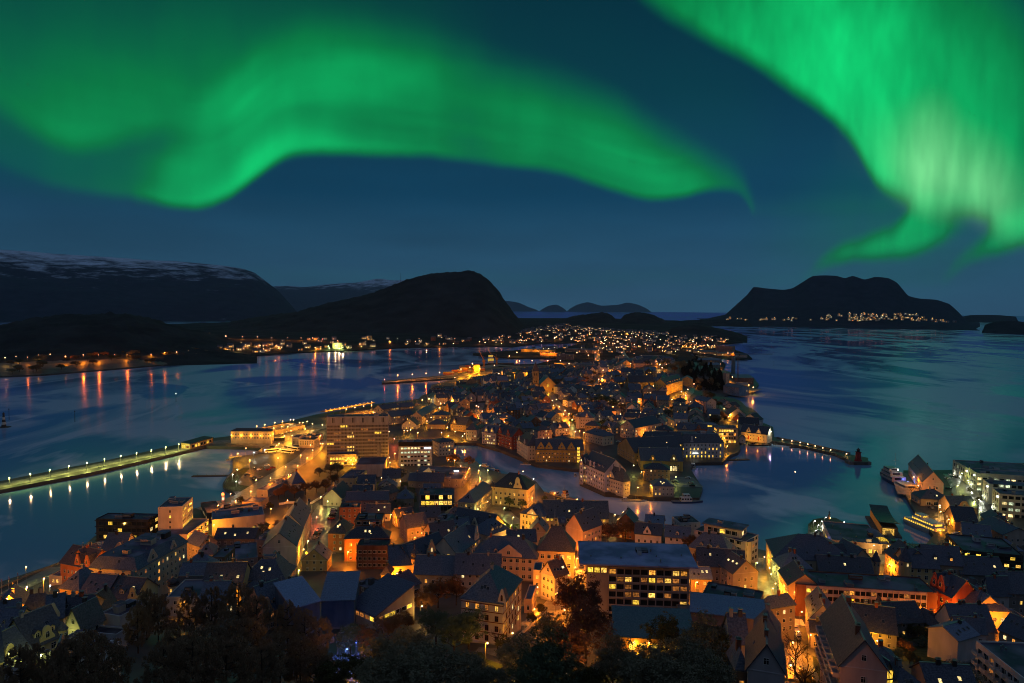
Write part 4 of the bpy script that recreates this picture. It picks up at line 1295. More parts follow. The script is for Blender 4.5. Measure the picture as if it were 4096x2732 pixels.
B('white house wing between the school and the narrow gabled house', 'd3', (290, 10), (400, 15), 9, 11, 'flat', 1, (.6, .5, .38), FELT, lit=.5, litm=[LITY], plant=0)
# middle foreground
B('stepped gable town house with arched windows glowing orange', 'c2', (985, 1492), (1480, 1300), 14, 10, 'gu', 6.5, (.62, .42, .24), SLATE, an='the stepped gable house', lit=.06, sp=2.6, ww=1.5, wh=2.5, fh=3.6, z0=1, wk='arched', sky=5, skylit=0, gables=((.5, 5.2, 7.4, 's'),), turrets=((.6, -.3, 1.5, 2.2, 6.2, 'onion'), (19.6, -.2, 1.5, 2.0, 5.6, 'onion')), chim=2)
B('orange lit wing left of the stepped gable with low arcade windows', 'c2', (660, 1517), (985, 1495), 14, 9, 'gu', 6, (.62, .42, .24), (.07, .08, .09), lit=.3, sp=1.7, ww=1.1, wh=2.2, wk='arched', rowlit={2: .5}, chim=1)
B('small brick and glass bay house below the arcade wing', 'c3', (548, 80), (660, 85), 6, 7, 'hip', 3.4, (.5, .3, .14), (.14, .07, .04), lit=.7, sp=1.4, litm=[LITY])
B('brown roofed house behind the onion dome', 'c2', (1270, 1150), (1600, 1100), 14, 11, 'gu', 5.5, (.4, .3, .24), (.10, .065, .055), lit=.1)
B('tall pale street house with pointed gable right of the onion domes', 'c2', (1590, 1365), (1905, 1132), 13, 12, 'gu', 6.5, (.62, .54, .44), SLATE, an='the tall pointed gable house', lit=.12, sp=2.4, ww=1.3, wh=1.8, fh=2.9, gables=((.86, 4.6, 7, 't'),), litm=[LITY])
sc = B('broad cream school house with triangular pediment', 'T5', (905, 690), (1345, 716), 14, 10, 'hip', 7, (.62, .46, .34), SLATE, 'school house', 'school_building', an='the pediment school house', lit=.04, sp=2.75, ww=1.5, wh=1.75, fh=3.4, z0=1.2, gables=((.56, 11.5, 5.6, 't'),), dorm=2, dlit=.2, chim=2)
B('square cream office house with tall pyramid roof and flagpole', 'T5', (1350, 655), (1600, 668), (1628, 606), 12, 'hip', 9.5, (.64, .48, .30), (.075, .075, .075), 'office house', 'office_building', an='the pyramid roofed house', lit=.6, sp=2.9, ww=1.6, wh=1.9, fh=3.7, z0=1.2, litm=[LITY, LIT[0]], chim=0)
B('tall blank pink gable house with skylights behind the pyramid roof', 'd2', (735, 968), (975, 1035), (1100, 905), 11.5, 'gv', 7, (.60, .42, .34), SLATE2, an='the blank pink gable', lit=.1, front=False, sky=5, skylit=.1, chim=2)
B('white classical house with small pediment near the canal', 'd2', (107, 795), (430, 850), 16, 10.5, 'hip', 5, (.64, .58, .48), SLATE, an='the white pediment house', lit=.2, sp=2.0, wh=2.2, fh=3.6, gables=((.5, 5.8, 3.4, 't'),), sky=5, skylit=0)
B('long cream house with slate roof and round gable along the canal road', 'd2', (430, 850), (1325, 868), 15, 10, 'gu', 7.4, (.62, .50, .32), (.05, .065, .075), an='the round gable house', lit=.35, sp=2.2, ww=1.2, wh=2, fh=3.4, gables=((.6, 6.4, 5.4, 'c'),), sky=9, skylit=.25, litm=[LITY])
B('small slate house with red brick chimneys in front of the white pediment house', 'd2', (235, 1050), (475, 1060), 11, 8, 'gv', 5, (.4, .3, .24), SLATE2, lit=.1, sky=2, skylit=0)
B('dark courtyard house with many chimneys left of the pyramid roof', 'd2', (-60, 1190), (330, 1185), 12, 8.5, 'gu', 4, (.3, .24, .2), (.05, .055, .06), lit=.1, chim=4)
B('flat roofed courtyard house with two lit windows behind the pink gable', 'd2', (640, 930), (760, 930), 11, 9.5, 'flat', 1, (.28, .25, .23), FELT, lit=.4)
# the hotel
ho = B('seven-storey concrete hotel slab with grid of windows and wide blue flat roof', 'T5', (1690, 738), (2395, 762), 18, 20.5, 'flat', 1, (.30, .27, .28), (.17, .30, .36), 'hotel', 'hotel', an='the concrete hotel slab', wins=False, over=2.6, plant=2)
hw, hd = ho[1], ho[2]
gx0 = hw * .215
cw = (hw - gx0 - .4) / 10
cells = []
for r in range(7):
    for c in range(10):
        q = R.random()
        mt = R.choice([LIT[0], LITY]) if q < .17 else (LIT[3] if q < .34 else GLASS)
        zc = 2.0 + r * 2.62
        if r == 6:
            mt = R.choice([LIT[0], LIT[1]]) if c in (0, 5, 8, 9) else GLASS
        link('window', window_mesh(mt, FRAME_D, 'wide'), ho[0], (gx0 + cw * (c + .5), .0, zc), (0, 0, 0), (cw * .84, 1, 1.72))
for q in range(3):
    link('window', window_mesh(R.choice([LIT[0], LITY]), FRAME_D, 'wide'), ho[0], (1.2 + q * 2.3, .0, 2.0 + 6 * 2.62 + .3), (0, 0, 0), (1.9, 1, 1.9))
gd = MB()
for r in range(8):
    gd.box(gx0, -.32, .75 + r * 2.62, hw - .2, -.02, 1.1 + r * 2.62, wallm((.34, .30, .30)))
for c in range(11):
    gd.box(gx0 + cw * c - .16, -.34, .6, gx0 + cw * c + .16, -.022, 19, wallm((.34, .30, .30)))
gd.obj('balcony_grid', ho[0])
B('low teal roofed entrance wing in front of the hotel with an orange lit porch', 'd3', (1505, 880), (2420, 930), 13, 5.4, 'shed', 1.0, (.42, .24, .10), (.04, .075, .085), 'entrance wing', 'entrance_building', an='the teal entrance wing', lit=.5, sp=3.2, ww=1.8, wh=2.2, z0=.6, wk='wide', over=2.4, litm=[LITY])
B('low grey shed beside the hotel end wall', 'd3', (1350, 845), (1500, 855), 8, 3.2, 'flat', 1, (.2, .16, .13), (.05, .06, .07), 'shed', 'garden_shed', wins=False, plant=0)
# right of the hotel
B('broad shop house with frosty grey flat roof and lilac brown wall', 'e3', (110, 590), (1140, 708), (1180, 505), 9, 'shed', 1.4, (.22, .18, .17), (.15, .20, .25), 'shop house', 'shop_building', an='the frosty roofed shop house', wins=False, sky=0)
B('dark flat roofed office house with one bright window above the frosty roof', 'e3', (260, 345), (1045, 490), (1090, 300), 11.5, 'flat', 1, (.11, .095, .09), (.045, .07, .085), 'office house', 'office_building', lit=.07, sp=3.4, plant=5)
B('slate mansard strip with skylights at the street end of the frosty roof', 'e3', (1050, 500), (1150, 560), (1200, 300), 10, 'hip', 4, (.3, .25, .22), SLATE, lit=.1, sky=4, skylit=.4)
B('low teal roofed porch house right of the hotel', 'e3', (-40, 640), (372, 660), 9, 5, 'flat', 1, (.3, .25, .2), (.05, .08, .09), 'porch house', 'porch_building', lit=.2, plant=0)
B('rounded white apartment house with lit roof flat and balcony lamps beside the harbour', 'e2', (150, 1020), (860, 1190), 15, 12.5, 'flat', 1, (.56, .50, .47), (.06, .09, .11), 'apartment house', 'apartment_building', an='the rounded apartment house', lit=.12, sp=3.4, ww=2.2, wh=1.8, wk='wide', plant=0, turrets=((23.5, 4.6, 4.5, -.3, .4, 'cone'),))
B('set back top storey of the rounded apartment house with glass corner', 'e2', (290, 940), (800, 1035), 9, 16.8, 'flat', 1, (.50, .45, .43), (.08, .12, .14), 'apartment house', 'penthouse', lit=.45, sp=3.0, ww=2.6, wh=2.2, fh=20, z0=13.6, wk='wide', over=.9, litm=[LITY, LIT[2]], plant=1)
B('white party walled house behind the rounded apartment house', 'e2', (-40, 930), (240, 920), 12, 13, 'flat', 1, (.5, .47, .47), (.05, .08, .09), lit=0, plant=3)
B('slate hip roofed house with small dormers and yellow side wall', 'e2', (75, 1262), (645, 1378), (820, 1302), 8, 'hip', 7, (.60, .48, .24), SLATE, an='the dormered slate house', lit=.1, sp=2.8, sky=5, skylit=0, dorm=3, dlit=.1)
B('dark slate row house with four lit skylights', 'e2', (195, 1500), (850, 1560), 11, 7.5, 'gu', 6, (.3, .25, .2), (.045, .055, .065), lit=.4, sky=6, skylit=.6, chim=2)
B('grey gabled house with bright skylights above the side street', 'e3', (690, 60), (1030, 30), 11, 8, 'gv', 5, (.35, .3, .3), SLATE, lit=.05, sky=3, skylit=.5, gz=10)
B('blue frost roofed small house with brick chimney behind the hotel', 'e3', (110, 130), (395, 135), 10, 7, 'gu', 3, (.4, .3, .2), (.10, .15, .2), lit=.3, chim=1)
B('long corner house with huge slate hip roof and a row of lit attic windows', 'T6', (628, 705), (1190, 748), 24, 10.5, 'hip', 8, (.60, .52, .36), (.05, .06, .07), an='the huge slate roofed corner house', lit=.1, sp=3, wh=1.8, sky=0, plant=0, chim=3)
dq = MB()
B('cream house with arched gable and green pyramid corner tower', 'T6', (1148, 745), (1315, 738), 14, 10, 'gv', 6.2, (.62, .48, .30), SLATE, an='the arched gable house', lit=.04, sp=2.5, ww=1.5, wh=2.0, fh=3.3, wk='arched', turrets=((13, 1.0, 1.7, .6, 4.6, 'cone'),))
B('slate house with two lit skylights between the huge roof and the arched gable', 'T6', (1040, 745), (1160, 740), 15, 9.6, 'gu', 6, (.6, .46, .28), (.05, .06, .07), lit=.2, sky=2, skylit=1)
B('cream house with three rows of windows and skylights left of the round tower', 'T6', (1390, 662), (1508, 742), 13, 10, 'gu', 5.5, (.64, .46, .26), SLATE, lit=.05, sp=2.4, ww=1.2, wh=1.8, sky=5, skylit=0)
B('yellow lit corner house with round tower and pointed cap', 'T6', (1540, 768), (1765, 778), 13, 9.6, 'gu', 6, (.66, .48, .22), (.06, .07, .08), an='the round tower house', lit=.04, sp=3, ww=1.4, wh=1.9, turrets=((-.6, .3, 2.5, 3.0, 6.2, 'cone'),), chim=2)
B('pale house with curved roof wall behind the round tower house', 'T6', (1560, 650), (1660, 700), 16, 12, 'gv', 3, (.5, .46, .46), (.13, .16, .18), lit=0, wins=False)
B('slate roofed house with a wide lit dormer behind the round tower house', 'T6', (1670, 740), (1930, 760), 13, 11, 'gu', 6, (.35, .27, .2), (.055, .06, .068), lit=.2, dorm=2, dlit=.5)
B('small yellow lit shop house in front of the dark glass office', 'T6', (1830, 790), (1985, 800), 9, 5, 'flat', 1, (.5, .42, .25), FELT, 'shop', 'shop_building', lit=.9, sp=2.4, ww=2.0, wh=1.7, wk='wide', litm=[LITY], plant=2)
B('dark office house with copper bands and one brightly lit floor', 'T6', (1925, 652), (2345, 690), 24, 13.5, 'flat', 1, (.035, .028, .022), (.055, .08, .10), 'office house', 'office_building', an='the dark banded office', lit=.04, sp=2.2, ww=1.95, wh=1.5, fh=3.2, z0=1.2, wk='wide', fr=FRAME_D, rowlit={0: .95, 2: .5, 3: .3}, ledge=(4.2, 7.4, 10.6), litm=[LITY, LIT[0]], plant=4)
B('grey low hipped metal roof house left of the dark banded office', 'T6', (1780, 610), (1940, 650), 20, 12, 'flat', 1, (.06, .055, .05), (.06, .085, .10), 'office house', 'office_building', wins=False, plant=2)
br = B('long brick ended office house with glass bands and flat roof', 'T6', (782, 888), (1752, 946), 16, 12.8, 'flat', 1, (.22, .075, .04), (.055, .075, .085), 'office house', 'office_building', an='the long brick office', wins=False, plant=6)
bw = br[1]
d = MB()
for k in range(4):
    z_ = 1.0 + k * 2.9
    d.box(bw * .07, -.14, z_ + 1.75, bw * .925, -.003, z_ + 2.9, wallm((.50, .40, .40)))
for k in range(23):
    x = bw * .07 + (bw * .855) * k / 22
    d.box(x - .12, -.3, .2, x + .12, -.142, 12.3, wallm((.55, .45, .43)))
d.obj('facade_grid', br[0])
for r in range(4):
    for c in range(22):
        x = bw * .07 + bw * .855 * (c + .5) / 22
        p_ = (.5, .12, .1, .25)[r]
        link('window', window_mesh(R.choice([LIT[3], LIT[1], LITY]) if R.random() < p_ else GLASS, FRAME_D, 'wide'), br[0], (x, -.01, 1.9 + r * 2.9), (0, 0, 0), (bw * .855 / 22 * .86, 1, 1.7))
B('pale side wing of the brick office along the lit street', 'e3', (1325, 20), (1455, 215), 12, 11.5, 'gu', 4.5, (.52, .38, .26), SLATE, lit=.15, sp=2.3, ww=1.3, wh=1.9, rowlit={0: .7})
B('grey house with skylight mansard in front of the huge slate roof', 'e2', (1360, 1560), (1780, 1568), 12, 9.5, 'hip', 5.5, (.35, .31, .27), SLATE2, lit=.1, sky=2)
B('dark slate row house with chimneys between the arched gable and the brick office', 'T6', (940, 790), (1310, 815), 12, 8.6, 'gu', 4.6, (.3, .25, .2), (.05, .06, .065), lit=.05, chim=4)
B('white gabled house with glossy slate roof and skylights in front of the brick office', 'T6', (878, 1115), (1032, 1092), 20, 9.5, 'gv', 5, (.52, .46, .46), SLATE2, an='the glossy slate gabled house', lit=.05, sp=2.6, sky=6, skylit=.1, chim=3, L=(848, 985))
bal = B('long balcony house with dark roof and white balconies facing the lit street', 'T6', (1082, 1440), (1392, 1452), 30, 11, 'gv', 6.4, (.52, .43, .42), (.055, .07, .075), 'apartment house', 'apartment_building', an='the balcony house', lit=.2, sp=3.4, chim=4, balc=('l', 8, 3, 1.6), front=dict(sp=5, lit=.2), L=(955, 1110))
B('small gabled shed house beside the balconies', 'T6', (880, 1215), (950, 1225), 9, 6, 'gu', 2.5, (.5, .42, .36), (.04, .045, .05), lit=.1)
st = B('glass stair tower glowing yellow beside the balcony house', 'f3', (412, 1440), (545, 1425), 6, 9.5, 'gv', 3.0, (.30, .25, .15), (.05, .06, .065), 'stair tower', 'stair_tower', an='the glowing stair tower', wins=False, chim=0)
for r in range(4):
    for c in range(3):
        link('window', window_mesh(LITY, FRAME_D, 'wide'), st[0], (st[1] * (c + .5) / 3, -.02, 1.6 + r * 2.5), (0, 0, 0), (st[1] / 3.1, 1, 2.4))
B('dark gabled roof behind the stair tower', 'T6', (1290, 1430), (1500, 1450), 9, 8.5, 'hip', 3.2, (.2, .18, .17), (.045, .05, .055), lit=0)
B('dark slate roofed house with tall chimneys at the bottom edge', 'f3', (580, 1720), (1060, 1690), 12, 5.5, 'hip', 4.2, (.3, .26, .24), (.045, .055, .065), lit=.05, chim=3)
B('dark tiled roof house at the bottom right beside the garden', 'f3', (1050, 1650), (1720, 1700), 11, 5.5, 'gu', 4.2, (.25, .22, .2), (.04, .045, .055), lit=.05, chim=3)
bw_ = B('white apartment house with long open balconies and wet flat roof at the right edge', 'f3', (1690, 985), (2420, 1560), 22, 10.5, 'flat', 1, (.60, .56, .55), (.05, .07, .085), 'apartment house', 'apartment_building', an='the white balcony apartments', lit=.12, sp=2.6, ww=2.0, wh=1.7, wk='wide', balc=('f', 6, 3, 1.2), plant=3)
B('pale low gabled annex at the end of the white balcony apartments', 'f3', (1440, 985), (1720, 900), 10, 8.5, 'gu', 2.5, (.50, .45, .45), SLATE2, wins=False)
B('white house with slate roof and many chimneys above the garden', 'f3', (1400, 850), (1960, 860), 12, 6.8, 'gu', 7, (.5, .48, .48), SLATE, an='the chimneyed garden house', lit=.15, sp=3.4, chim=4, sky=3, skylit=0)
B('narrow white gabled house with an entrance lamp beside the garden', 'f3', (1325, 760), (1420, 850), (1560, 640), 8, 'gv', 4, (.55, .53, .55), SLATE, lit=.1)
B('small olive cottage with three lit panes beside the garden', 'f3', (1120, 790), (1320, 770), 9, 5.5, 'gv', 2.6, (.30, .24, .12), (.055, .06, .06), 'cottage', 'cottage', an='the olive cottage', lit=.5, sp=2.6)
B('pink cream corner house with skylight roof along the red brick street', 'f3', (1365, 372), (1640, 562), 12, 8.4, 'gu', 5.4, (.60, .44, .34), SLATE2, an='the pink corner house', lit=.08, sp=2.2, wh=1.8, sky=3, skylit=0, chim=2)
B('pink cream street house with lit windows right of the corner', 'f3', (1640, 566), (2155, 588), 12, 8.4, 'hip', 5.6, (.60, .42, .32), (.055, .065, .075), lit=.45, sp=2.8, ww=1.3, wh=1.7, sky=4, skylit=.5, chim=1)
B('red brick house with two pointed gables and white window arches', 'f3', (1080, 245), (1362, 385), 12, 11.5, 'gu', 6, (.36, .07, .035), SLATE, an='the red brick gabled house', lit=.02, sp=2.6, ww=1.4, wh=2.0, wk='arched', gables=((.12, 4, 6.5, 't'), (.42, 4, 6.5, 't')), dorm=1)
B('slate house with an orange window and one amber skylight, right of the red brick house', 'f3', (1870, 335), (2155, 330), (2160, 300), 9, 'gu', 6, (.5, .46, .45), SLATE, lit=.3, sky=2, skylit=.6)
B('dark slate houses row below the dark banded office', 'f3', (1480, 60), (2100, 90), 13, 8, 'gu', 5.5, (.22, .2, .18), (.045, .052, .06), lit=.03, chim=4)
B('dark slate roofed house at the right edge above the pink house', 'f3', (2150, 330), (2480, 330), 14, 9, 'gu', 6, (.2, .18, .17), (.05, .06, .065), lit=.05, chim=2)
B('grey flat roofed house with curved bay between brick gables and slate roofs', 'f3', (1600, 250), (1820, 255), 10, 9, 'flat', 1, (.22, .2, .2), (.10, .13, .15), lit=.05)
B('dark slate house behind the garden with a low wing', 'f3', (20, 820), (600, 900), 14, 6.2, 'gu', 6.5, (.25, .23, .22), (.045, .05, .055), lit=.02, chim=2)
B('black roofed garden house with tar patches behind the lawn', 'f3', (520, 740), (980, 720), 12, 6, 'gu', 5, (.2, .18, .17), (.030, .032, .036), lit=.02, chim=1)
B('small pointed roof pavilion in front of the brick office', 'f3', (350, 600), (435, 600), 4, 7, 'hip', 5.5, (.12, .1, .1), (.05, .055, .06), 'pavilion', 'pavilion', lit=0, chim=0)
B('slate house with three roof windows at the right edge', 'f3', (2010, 830), (2420, 1000), 12, 7, 'gu', 4.6, (.4, .33, .28), SLATE, lit=.3, sky=4, skylit=0)
B('low blue roofed annex right of the pink house', 'f3', (2160, 690), (2420, 695), 10, 5, 'flat', 1, (.5, .36, .28), (.05, .08, .10), wins=False)
# bottom street, left side
B('white gabled house with black shingle roof nearest the lit street', 'e3', (895, 1395), (1395, 1435), (1350, 1000), 8.5, 'gv', 5.4, (.46, .42, .44), (.07, .085, .09), an='the nearest white gabled house', lit=.12, sp=3.6, chim=2, sky=1, vc=True)
B('black roofed bay of the nearest gabled house with one orange window', 'e3', (735, 1390), (890, 1395), 7, 8, 'hip', 4, (.10, .09, .09), (.10, .12, .125), lit=.5, sp=2.2)
B('dark slate ridge house with a pale side wall behind the nearest gable', 'e3', (665, 1005), (890, 1015), (1010, 800), 8.5, 'gu', 5.5, (.44, .40, .40), (.05, .06, .07), lit=.03, chim=2)
B('grey steep roofed house with small balcony beside the lit street', 'e3', (985, 930), (1330, 985), 10, 9, 'hip', 6, (.3, .27, .26), SLATE, lit=.05, chim=1)
# by the shore road and the left harbour
rh = B('city hall tower slab with eleven rows of narrow windows and a blank top floor', 'D', (750, 957), (891, 955), (897, 950), 38.5, 'flat', 1, (.33, .33, .34), (.05, .07, .08), 'city hall', 'city_hall', an='the city hall slab', wins=False, plant=6, gz=3)
rw, rd = rh[1], rh[2]
for r in range(11):
    for c in range(9):
        q = R.random()
        link('window', window_mesh(R.choice([LITY, LIT[0]]) if q < .07 else (LIT[3] if q < .16 else plain('curtained_glass', (.10, .08, .055), .3)), wallm((.36, .35, .35)), 'bay'), rh[0], (rw * (c + .5) / 9, -.01, 3.2 + r * 2.75), (0, 0, 0), (rw / 9.2, 1, 1.5))
d = MB()
for c in range(6):
    for k in range(2):
        x = rw * (c + .55) / 6.2 + k * 1.1
        d.box(x, -.05, 33.6, x + .55, -.004, 37.4, plain('dark_slot', (.02, .02, .02)))
d.obj('slot_window', rh[0])
d = MB()
for c in range(46):
    x = rw * c / 45
    d.box(max(x - .08, -.05), -.28, 1, x + .08, -.06, 33.0, wallm((.38, .37, .37)))
d.obj('facade_fins', rh[0])
B('low dark block with pale side walls in front of the city hall', 'c2', (200, 130), (590, 125), (625, 20), 9, 'flat', 1, (.55, .40, .34), (.045, .06, .075), 'hall', 'hall_building', an='the low city hall wing', wins=False, plant=0)
B('grey rooftop volume on the low city hall wing', 'c1', (345, 1408), (540, 1410), (560, 1405), 15, 'flat', 1, (.16, .16, .18), (.045, .06, .075), 'hall', 'hall_building', wins=False, plant=0)
B('lit glass ground floor wing at the left foot of the city hall', 'b2', (2170, -10), (2560, -15), 12, 9, 'flat', 1, (.35, .28, .2), FELT, 'hall wing', 'hall_building', lit=.85, sp=2.2, ww=1.9, wh=2.2, fh=3.6, z0=.8, wk='wide', litm=[LITY], plant=1)
te = B('two-storey quay terminal with bright amber wall lamps beside the basin', 'b1', (825, 1232), (1378, 1237), (1450, 1216), 11.8, 'hip', 2.2, (.58, .45, .32), (.045, .05, .055), 'quay terminal', 'terminal_building', an='the amber lit terminal', lit=.03, sp=2.5, ww=1.3, wh=1.6, fh=3.2, z0=5.0, chim=0, gz=2.6)
for k in range(5):
    glow(te[0], (te[1] * (k + .03) / 4.1 + .4, -.7, 8.4), 'y', 900, .3, 9)
glow(te[0], (te[1] + .6, te[2] * .7, 8.4), 'y', 900, .3, 9)
B('long low quay shed with orange lit roof behind the terminal', 'b1', (1440, 1225), (1850, 1148), 24, 5.2, 'flat', 1, (.5, .38, .26), (.10, .10, .10), 'quay shed', 'quay_shed', lit=.15, sp=5, plant=0, gz=2.6)
B('slim glass waiting hall with slanted roof on the lit pier', 'b1', (268, 1412), (582, 1322), 9, 4.6, 'shed', .8, (.42, .26, .12), (.04, .05, .06), 'waiting hall', 'waiting_hall', an='the pier waiting hall', lit=.8, sp=4, ww=3.2, wh=2.6, z0=.8, wk='wide', litm=[LITY, LIT[3]], gz=2.6)
B('white customs house with orange emblem and lit ground floor beside the buses', 'b1', (1762, 1347), (1972, 1352), (2040, 1312), 8.4, 'flat', 1, (.56, .48, .38), (.045, .055, .065), 'customs house', 'customs_house', an='the customs house', lit=.05, sp=1.6, ww=.7, wh=4.2, fh=9, z0=3.2, plant=2, gz=2.8)
B('columned left wing of the customs house', 'b1', (1665, 1318), (1762, 1318), 14, 7.6, 'flat', 1, (.50, .46, .42), (.04, .05, .06), 'customs house', 'customs_house', lit=0, sp=1.1, ww=.6, wh=5, fh=9, z0=1.2, plant=0, gz=2.8)
B('low rear wing of the customs house with metal roof', 'b1', (1985, 1312), (2095, 1270), 14, 6.6, 'flat', 1, (.5, .42, .34), (.06, .08, .09), 'customs house', 'customs_house', lit=.05, plant=1, gz=2.8)
# town centre behind
B('dark glass shop house with a bright three bay stair hall', 'c2', (1062, 545), (1550, 540), 16, 10.6, 'flat', 1, (.20, .19, .20), (.045, .065, .075), 'shop house', 'shop_building', an='the glass stair shop house', lit=.1, sp=2.7, ww=2.5, wh=2.8, fh=3.5, z0=.6, wk='wide', rowlit={1: .85, 0: .2, 2: .1}, litm=[LITY, LIT[0]], fr=FRAME_D, plant=3)
B('terraced slate apartment house stepping down to the bright crossing', 'c2', (1600, 640), (1830, 660), (1800, 420), 10, 'hip', 5, (.22, .22, .24), SLATE, 'apartment house', 'apartment_building', lit=.2, sky=4, skylit=.2)
B('wide flat roofed shopping hall with glass roof lantern', 'c2', (930, 300), (1655, 328), 36, 6.2, 'flat', 1, (.22, .2, .2), (.07, .08, .085), 'shopping hall', 'shopping_hall', an='the lantern shopping hall', lit=.05, sp=5, plant=3)
B('slate roofed low house with chimneys in front of the shopping hall', 'c2', (1030, 352), (1400, 362), 11, 5, 'gu', 4.6, (.22, .2, .18), (.05, .06, .07), lit=.02, chim=2)
B('long low slate house in the dark garden before the shopping hall', 'c2', (920, 345), (1030, 350), 10, 5, 'gu', 4, (.2, .18, .17), (.055, .07, .08), lit=0)
B('white gable end house in the dark garden', 'c2', (640, 540), (785, 480), 10, 5.5, 'gu', 3.5, (.36, .3, .26), (.05, .065, .07), lit=.05)
B('yellow lit flat roofed school pavilion left of the dark garden', 'c2', (-40, 312), (188, 320), (350, 200), 8.4, 'flat', 1, (.50, .42, .22), (.045, .07, .085), 'pavilion', 'pavilion', an='the yellow lit pavilion', lit=.1, side=dict(lit=.8, ww=2.0, wh=2.2, wk='wide', sp=2.3), litm=[LITY], plant=1)
B('maroon gabled barn roof house at the garden corner', 'c2', (0, 590), (140, 470), 12, 5.5, 'gu', 5.5, (.5, .45, .42), MAROON, 'wooden house', 'wooden_house', lit=0)
B('long brown slate house behind the brick complex', 'c2', (60, 620), (640, 610), 12, 7, 'gu', 3.8, (.25, .2, .18), (.06, .062, .065), lit=0, chim=2)
bk = B('brick office complex with black sloping roof and lit attic windows', 'c2', (40, 1152), (650, 1140), (915, 1050), 11, 'man', 4.4, (.36, .12, .05), (.03, .034, .04), 'office house', 'office_building', an='the brick office complex', lit=.12, sp=3, fh=3.2, inset=4.5, sky=5, skylit=.9, plant=2)
B('upper storey of the brick complex with lit corner windows and metal roof', 'c2', (185, 890), (560, 885), (700, 790), 17.5, 'flat', 1, (.20, .09, .05), (.05, .075, .09), 'office house', 'office_building', lit=.5, sp=3, ww=2.4, wh=1.4, fh=20, z0=15.2, wk='wide', plant=4)
B('dark brick projecting block of the brick complex', 'c2', (205, 1240), (642, 1242), 9, 11, 'flat', 1, (.085, .03, .025), (.03, .035, .04), 'office house', 'office_building', lit=0, sp=2.2, ww=1.7, wh=1.5, wk='wide', plant=1)
B('orange brick house left of the brick complex with black hip roof', 'b2', (2165, 1075), (2420, 1080), 13, 9.5, 'hip', 5.5, (.36, .13, .05), (.03, .034, .04), lit=.3, sp=3, sky=2, skylit=1)
B('flat roofed brick wing behind the complex with a tall metal stair house', 'c2', (-30, 720), (250, 712), (420, 640), 13, 'flat', 1, (.36, .13, .06), (.05, .07, .085), 'office house', 'office_building', lit=.05, plant=3)
B('dark slate hip house with lit skylight right of the brick complex', 'c2', (1180, 1075), (1450, 1100), (1530, 930), 8.5, 'man', 5.5, (.33, .28, .28), (.055, .065, .075), an='the dark mansard house', lit=.4, sp=2.6, sky=4, skylit=.4)
B('brown slate gable house with round tower cap behind the dark mansard house', 'c2', (905, 1000), (1190, 960), 13, 8, 'gu', 5, (.36, .3, .3), (.075, .07, .065), lit=.03, turrets=((9, 0, 1.5, .4, 2.6, 'cone'),))
B('curved cream gable house behind the orange lamp', 'c2', (770, 860), (1000, 830), 11, 6, 'gu', 3.5, (.55, .42, .22), (.05, .06, .065), lit=.3, gables=((.3, 4, 3.6, 'c'),))
B('white house with small pointed gables and slate roof above the green lit street', 'T5', (760, 452), (1022, 508), 13, 9, 'gu', 5.8, (.60, .53, .38), (.05, .06, .07), an='the small gables house', lit=.12, sp=2.6, wh=1.8, gables=((.12, 3.2, 3.4, 't'), (.6, 3.6, 4.2, 't'), (.92, 3.4, 4, 't')), sky=3, skylit=0)
B('slate corner house with dormers at the end of the small gables house', 'c2', (2010, 1110), (2300, 1010), 12, 8.2, 'hip', 6, (.45, .38, .28), SLATE, lit=.05, dorm=3, dlit=.1)
B('dark slate house between the small gables and the pointed gable house', 'c2', (1480, 1050), (1780, 1020), 12, 9, 'gu', 4.5, (.3, .26, .24), SLATE, lit=.05)
ap = B('cream stone apothecary house with steep roof, curved gable and corner turret by the canal', 'T5', (1040, 216), (1280, 238), 17, 11.8, 'hip', 8, (.60, .54, .32), (.045, .055, .06), an='the canal apothecary house', lit=.06, sp=3.0, ww=1.2, wh=1.7, fh=3.1, gables=((.72, 5.5, 7.6, 'c'),), turrets=((-.2, .6, 1.9, .4, 3.0, 'cone'),), rowlit={0: .5}, litm=[LIT[2], LIT[0]], chim=1, dorm=1)
# across the canal
B('large white warehouse hotel with arched dormers and slate mansard roof at the canal', 'd2', (965, 100), (1272, 232), 17, 14, 'gu', 8, (.54, .50, .58), SLATE, an='the white canal warehouse', lit=.22, sp=2.35, ww=1.1, wh=1.7, fh=3.0, gables=((.1, 3, 4.4, 't'), (.36, 3, 4.2, 'c'), (.53, 3, 4.2, 'c')), dorm=5, dlit=.2, gz=2.6)
B('cream canal warehouse with pointed gable and hip roof', 'd2', (1280, 300), (1530, 372), (1712, 378), 9.4, 'hip', 8.2, (.58, .52, .42), (.05, .07, .075), an='the cream canal warehouse', lit=.06, sp=2.2, ww=.95, wh=1.3, fh=2.7, gables=((.3, 7, 5.6, 't'),), rowlit={0: .4}, sky=4, skylit=.1, gz=2.6)
B('narrow white gable at the left end of the white canal warehouse', 'd2', (928, 90), (972, 95), 12, 15.5, 'gv', 4, (.56, .52, .58), SLATE, lit=.4, sp=1.8, gz=2.6)
oc = B('long ochre waterfront warehouse with four pointed gables and a lit glass stair', 'd1', (322, 1480), (975, 1492), 15, 11, 'gu', 7, (.52, .33, .07), (.05, .06, .07), 'warehouse', 'canal_warehouse', an='the ochre canal warehouse', lit=.17, sp=2.3, ww=1.0, wh=1.4, fh=2.9, gables=((.11, 6, 6, 't'), (.28, 6, 6, 't'), (.55, 6, 6, 't'), (.75, 6, 6, 't')), sky=3, gz=2.6)
for r in range(5):
    link('window', window_mesh(LITY, FRAME_W, 'wide'), oc[0], (oc[1] * .905, -.02, 1.8 + r * 2.6), (0, 0, 0), (2.3, 1, 2.3))
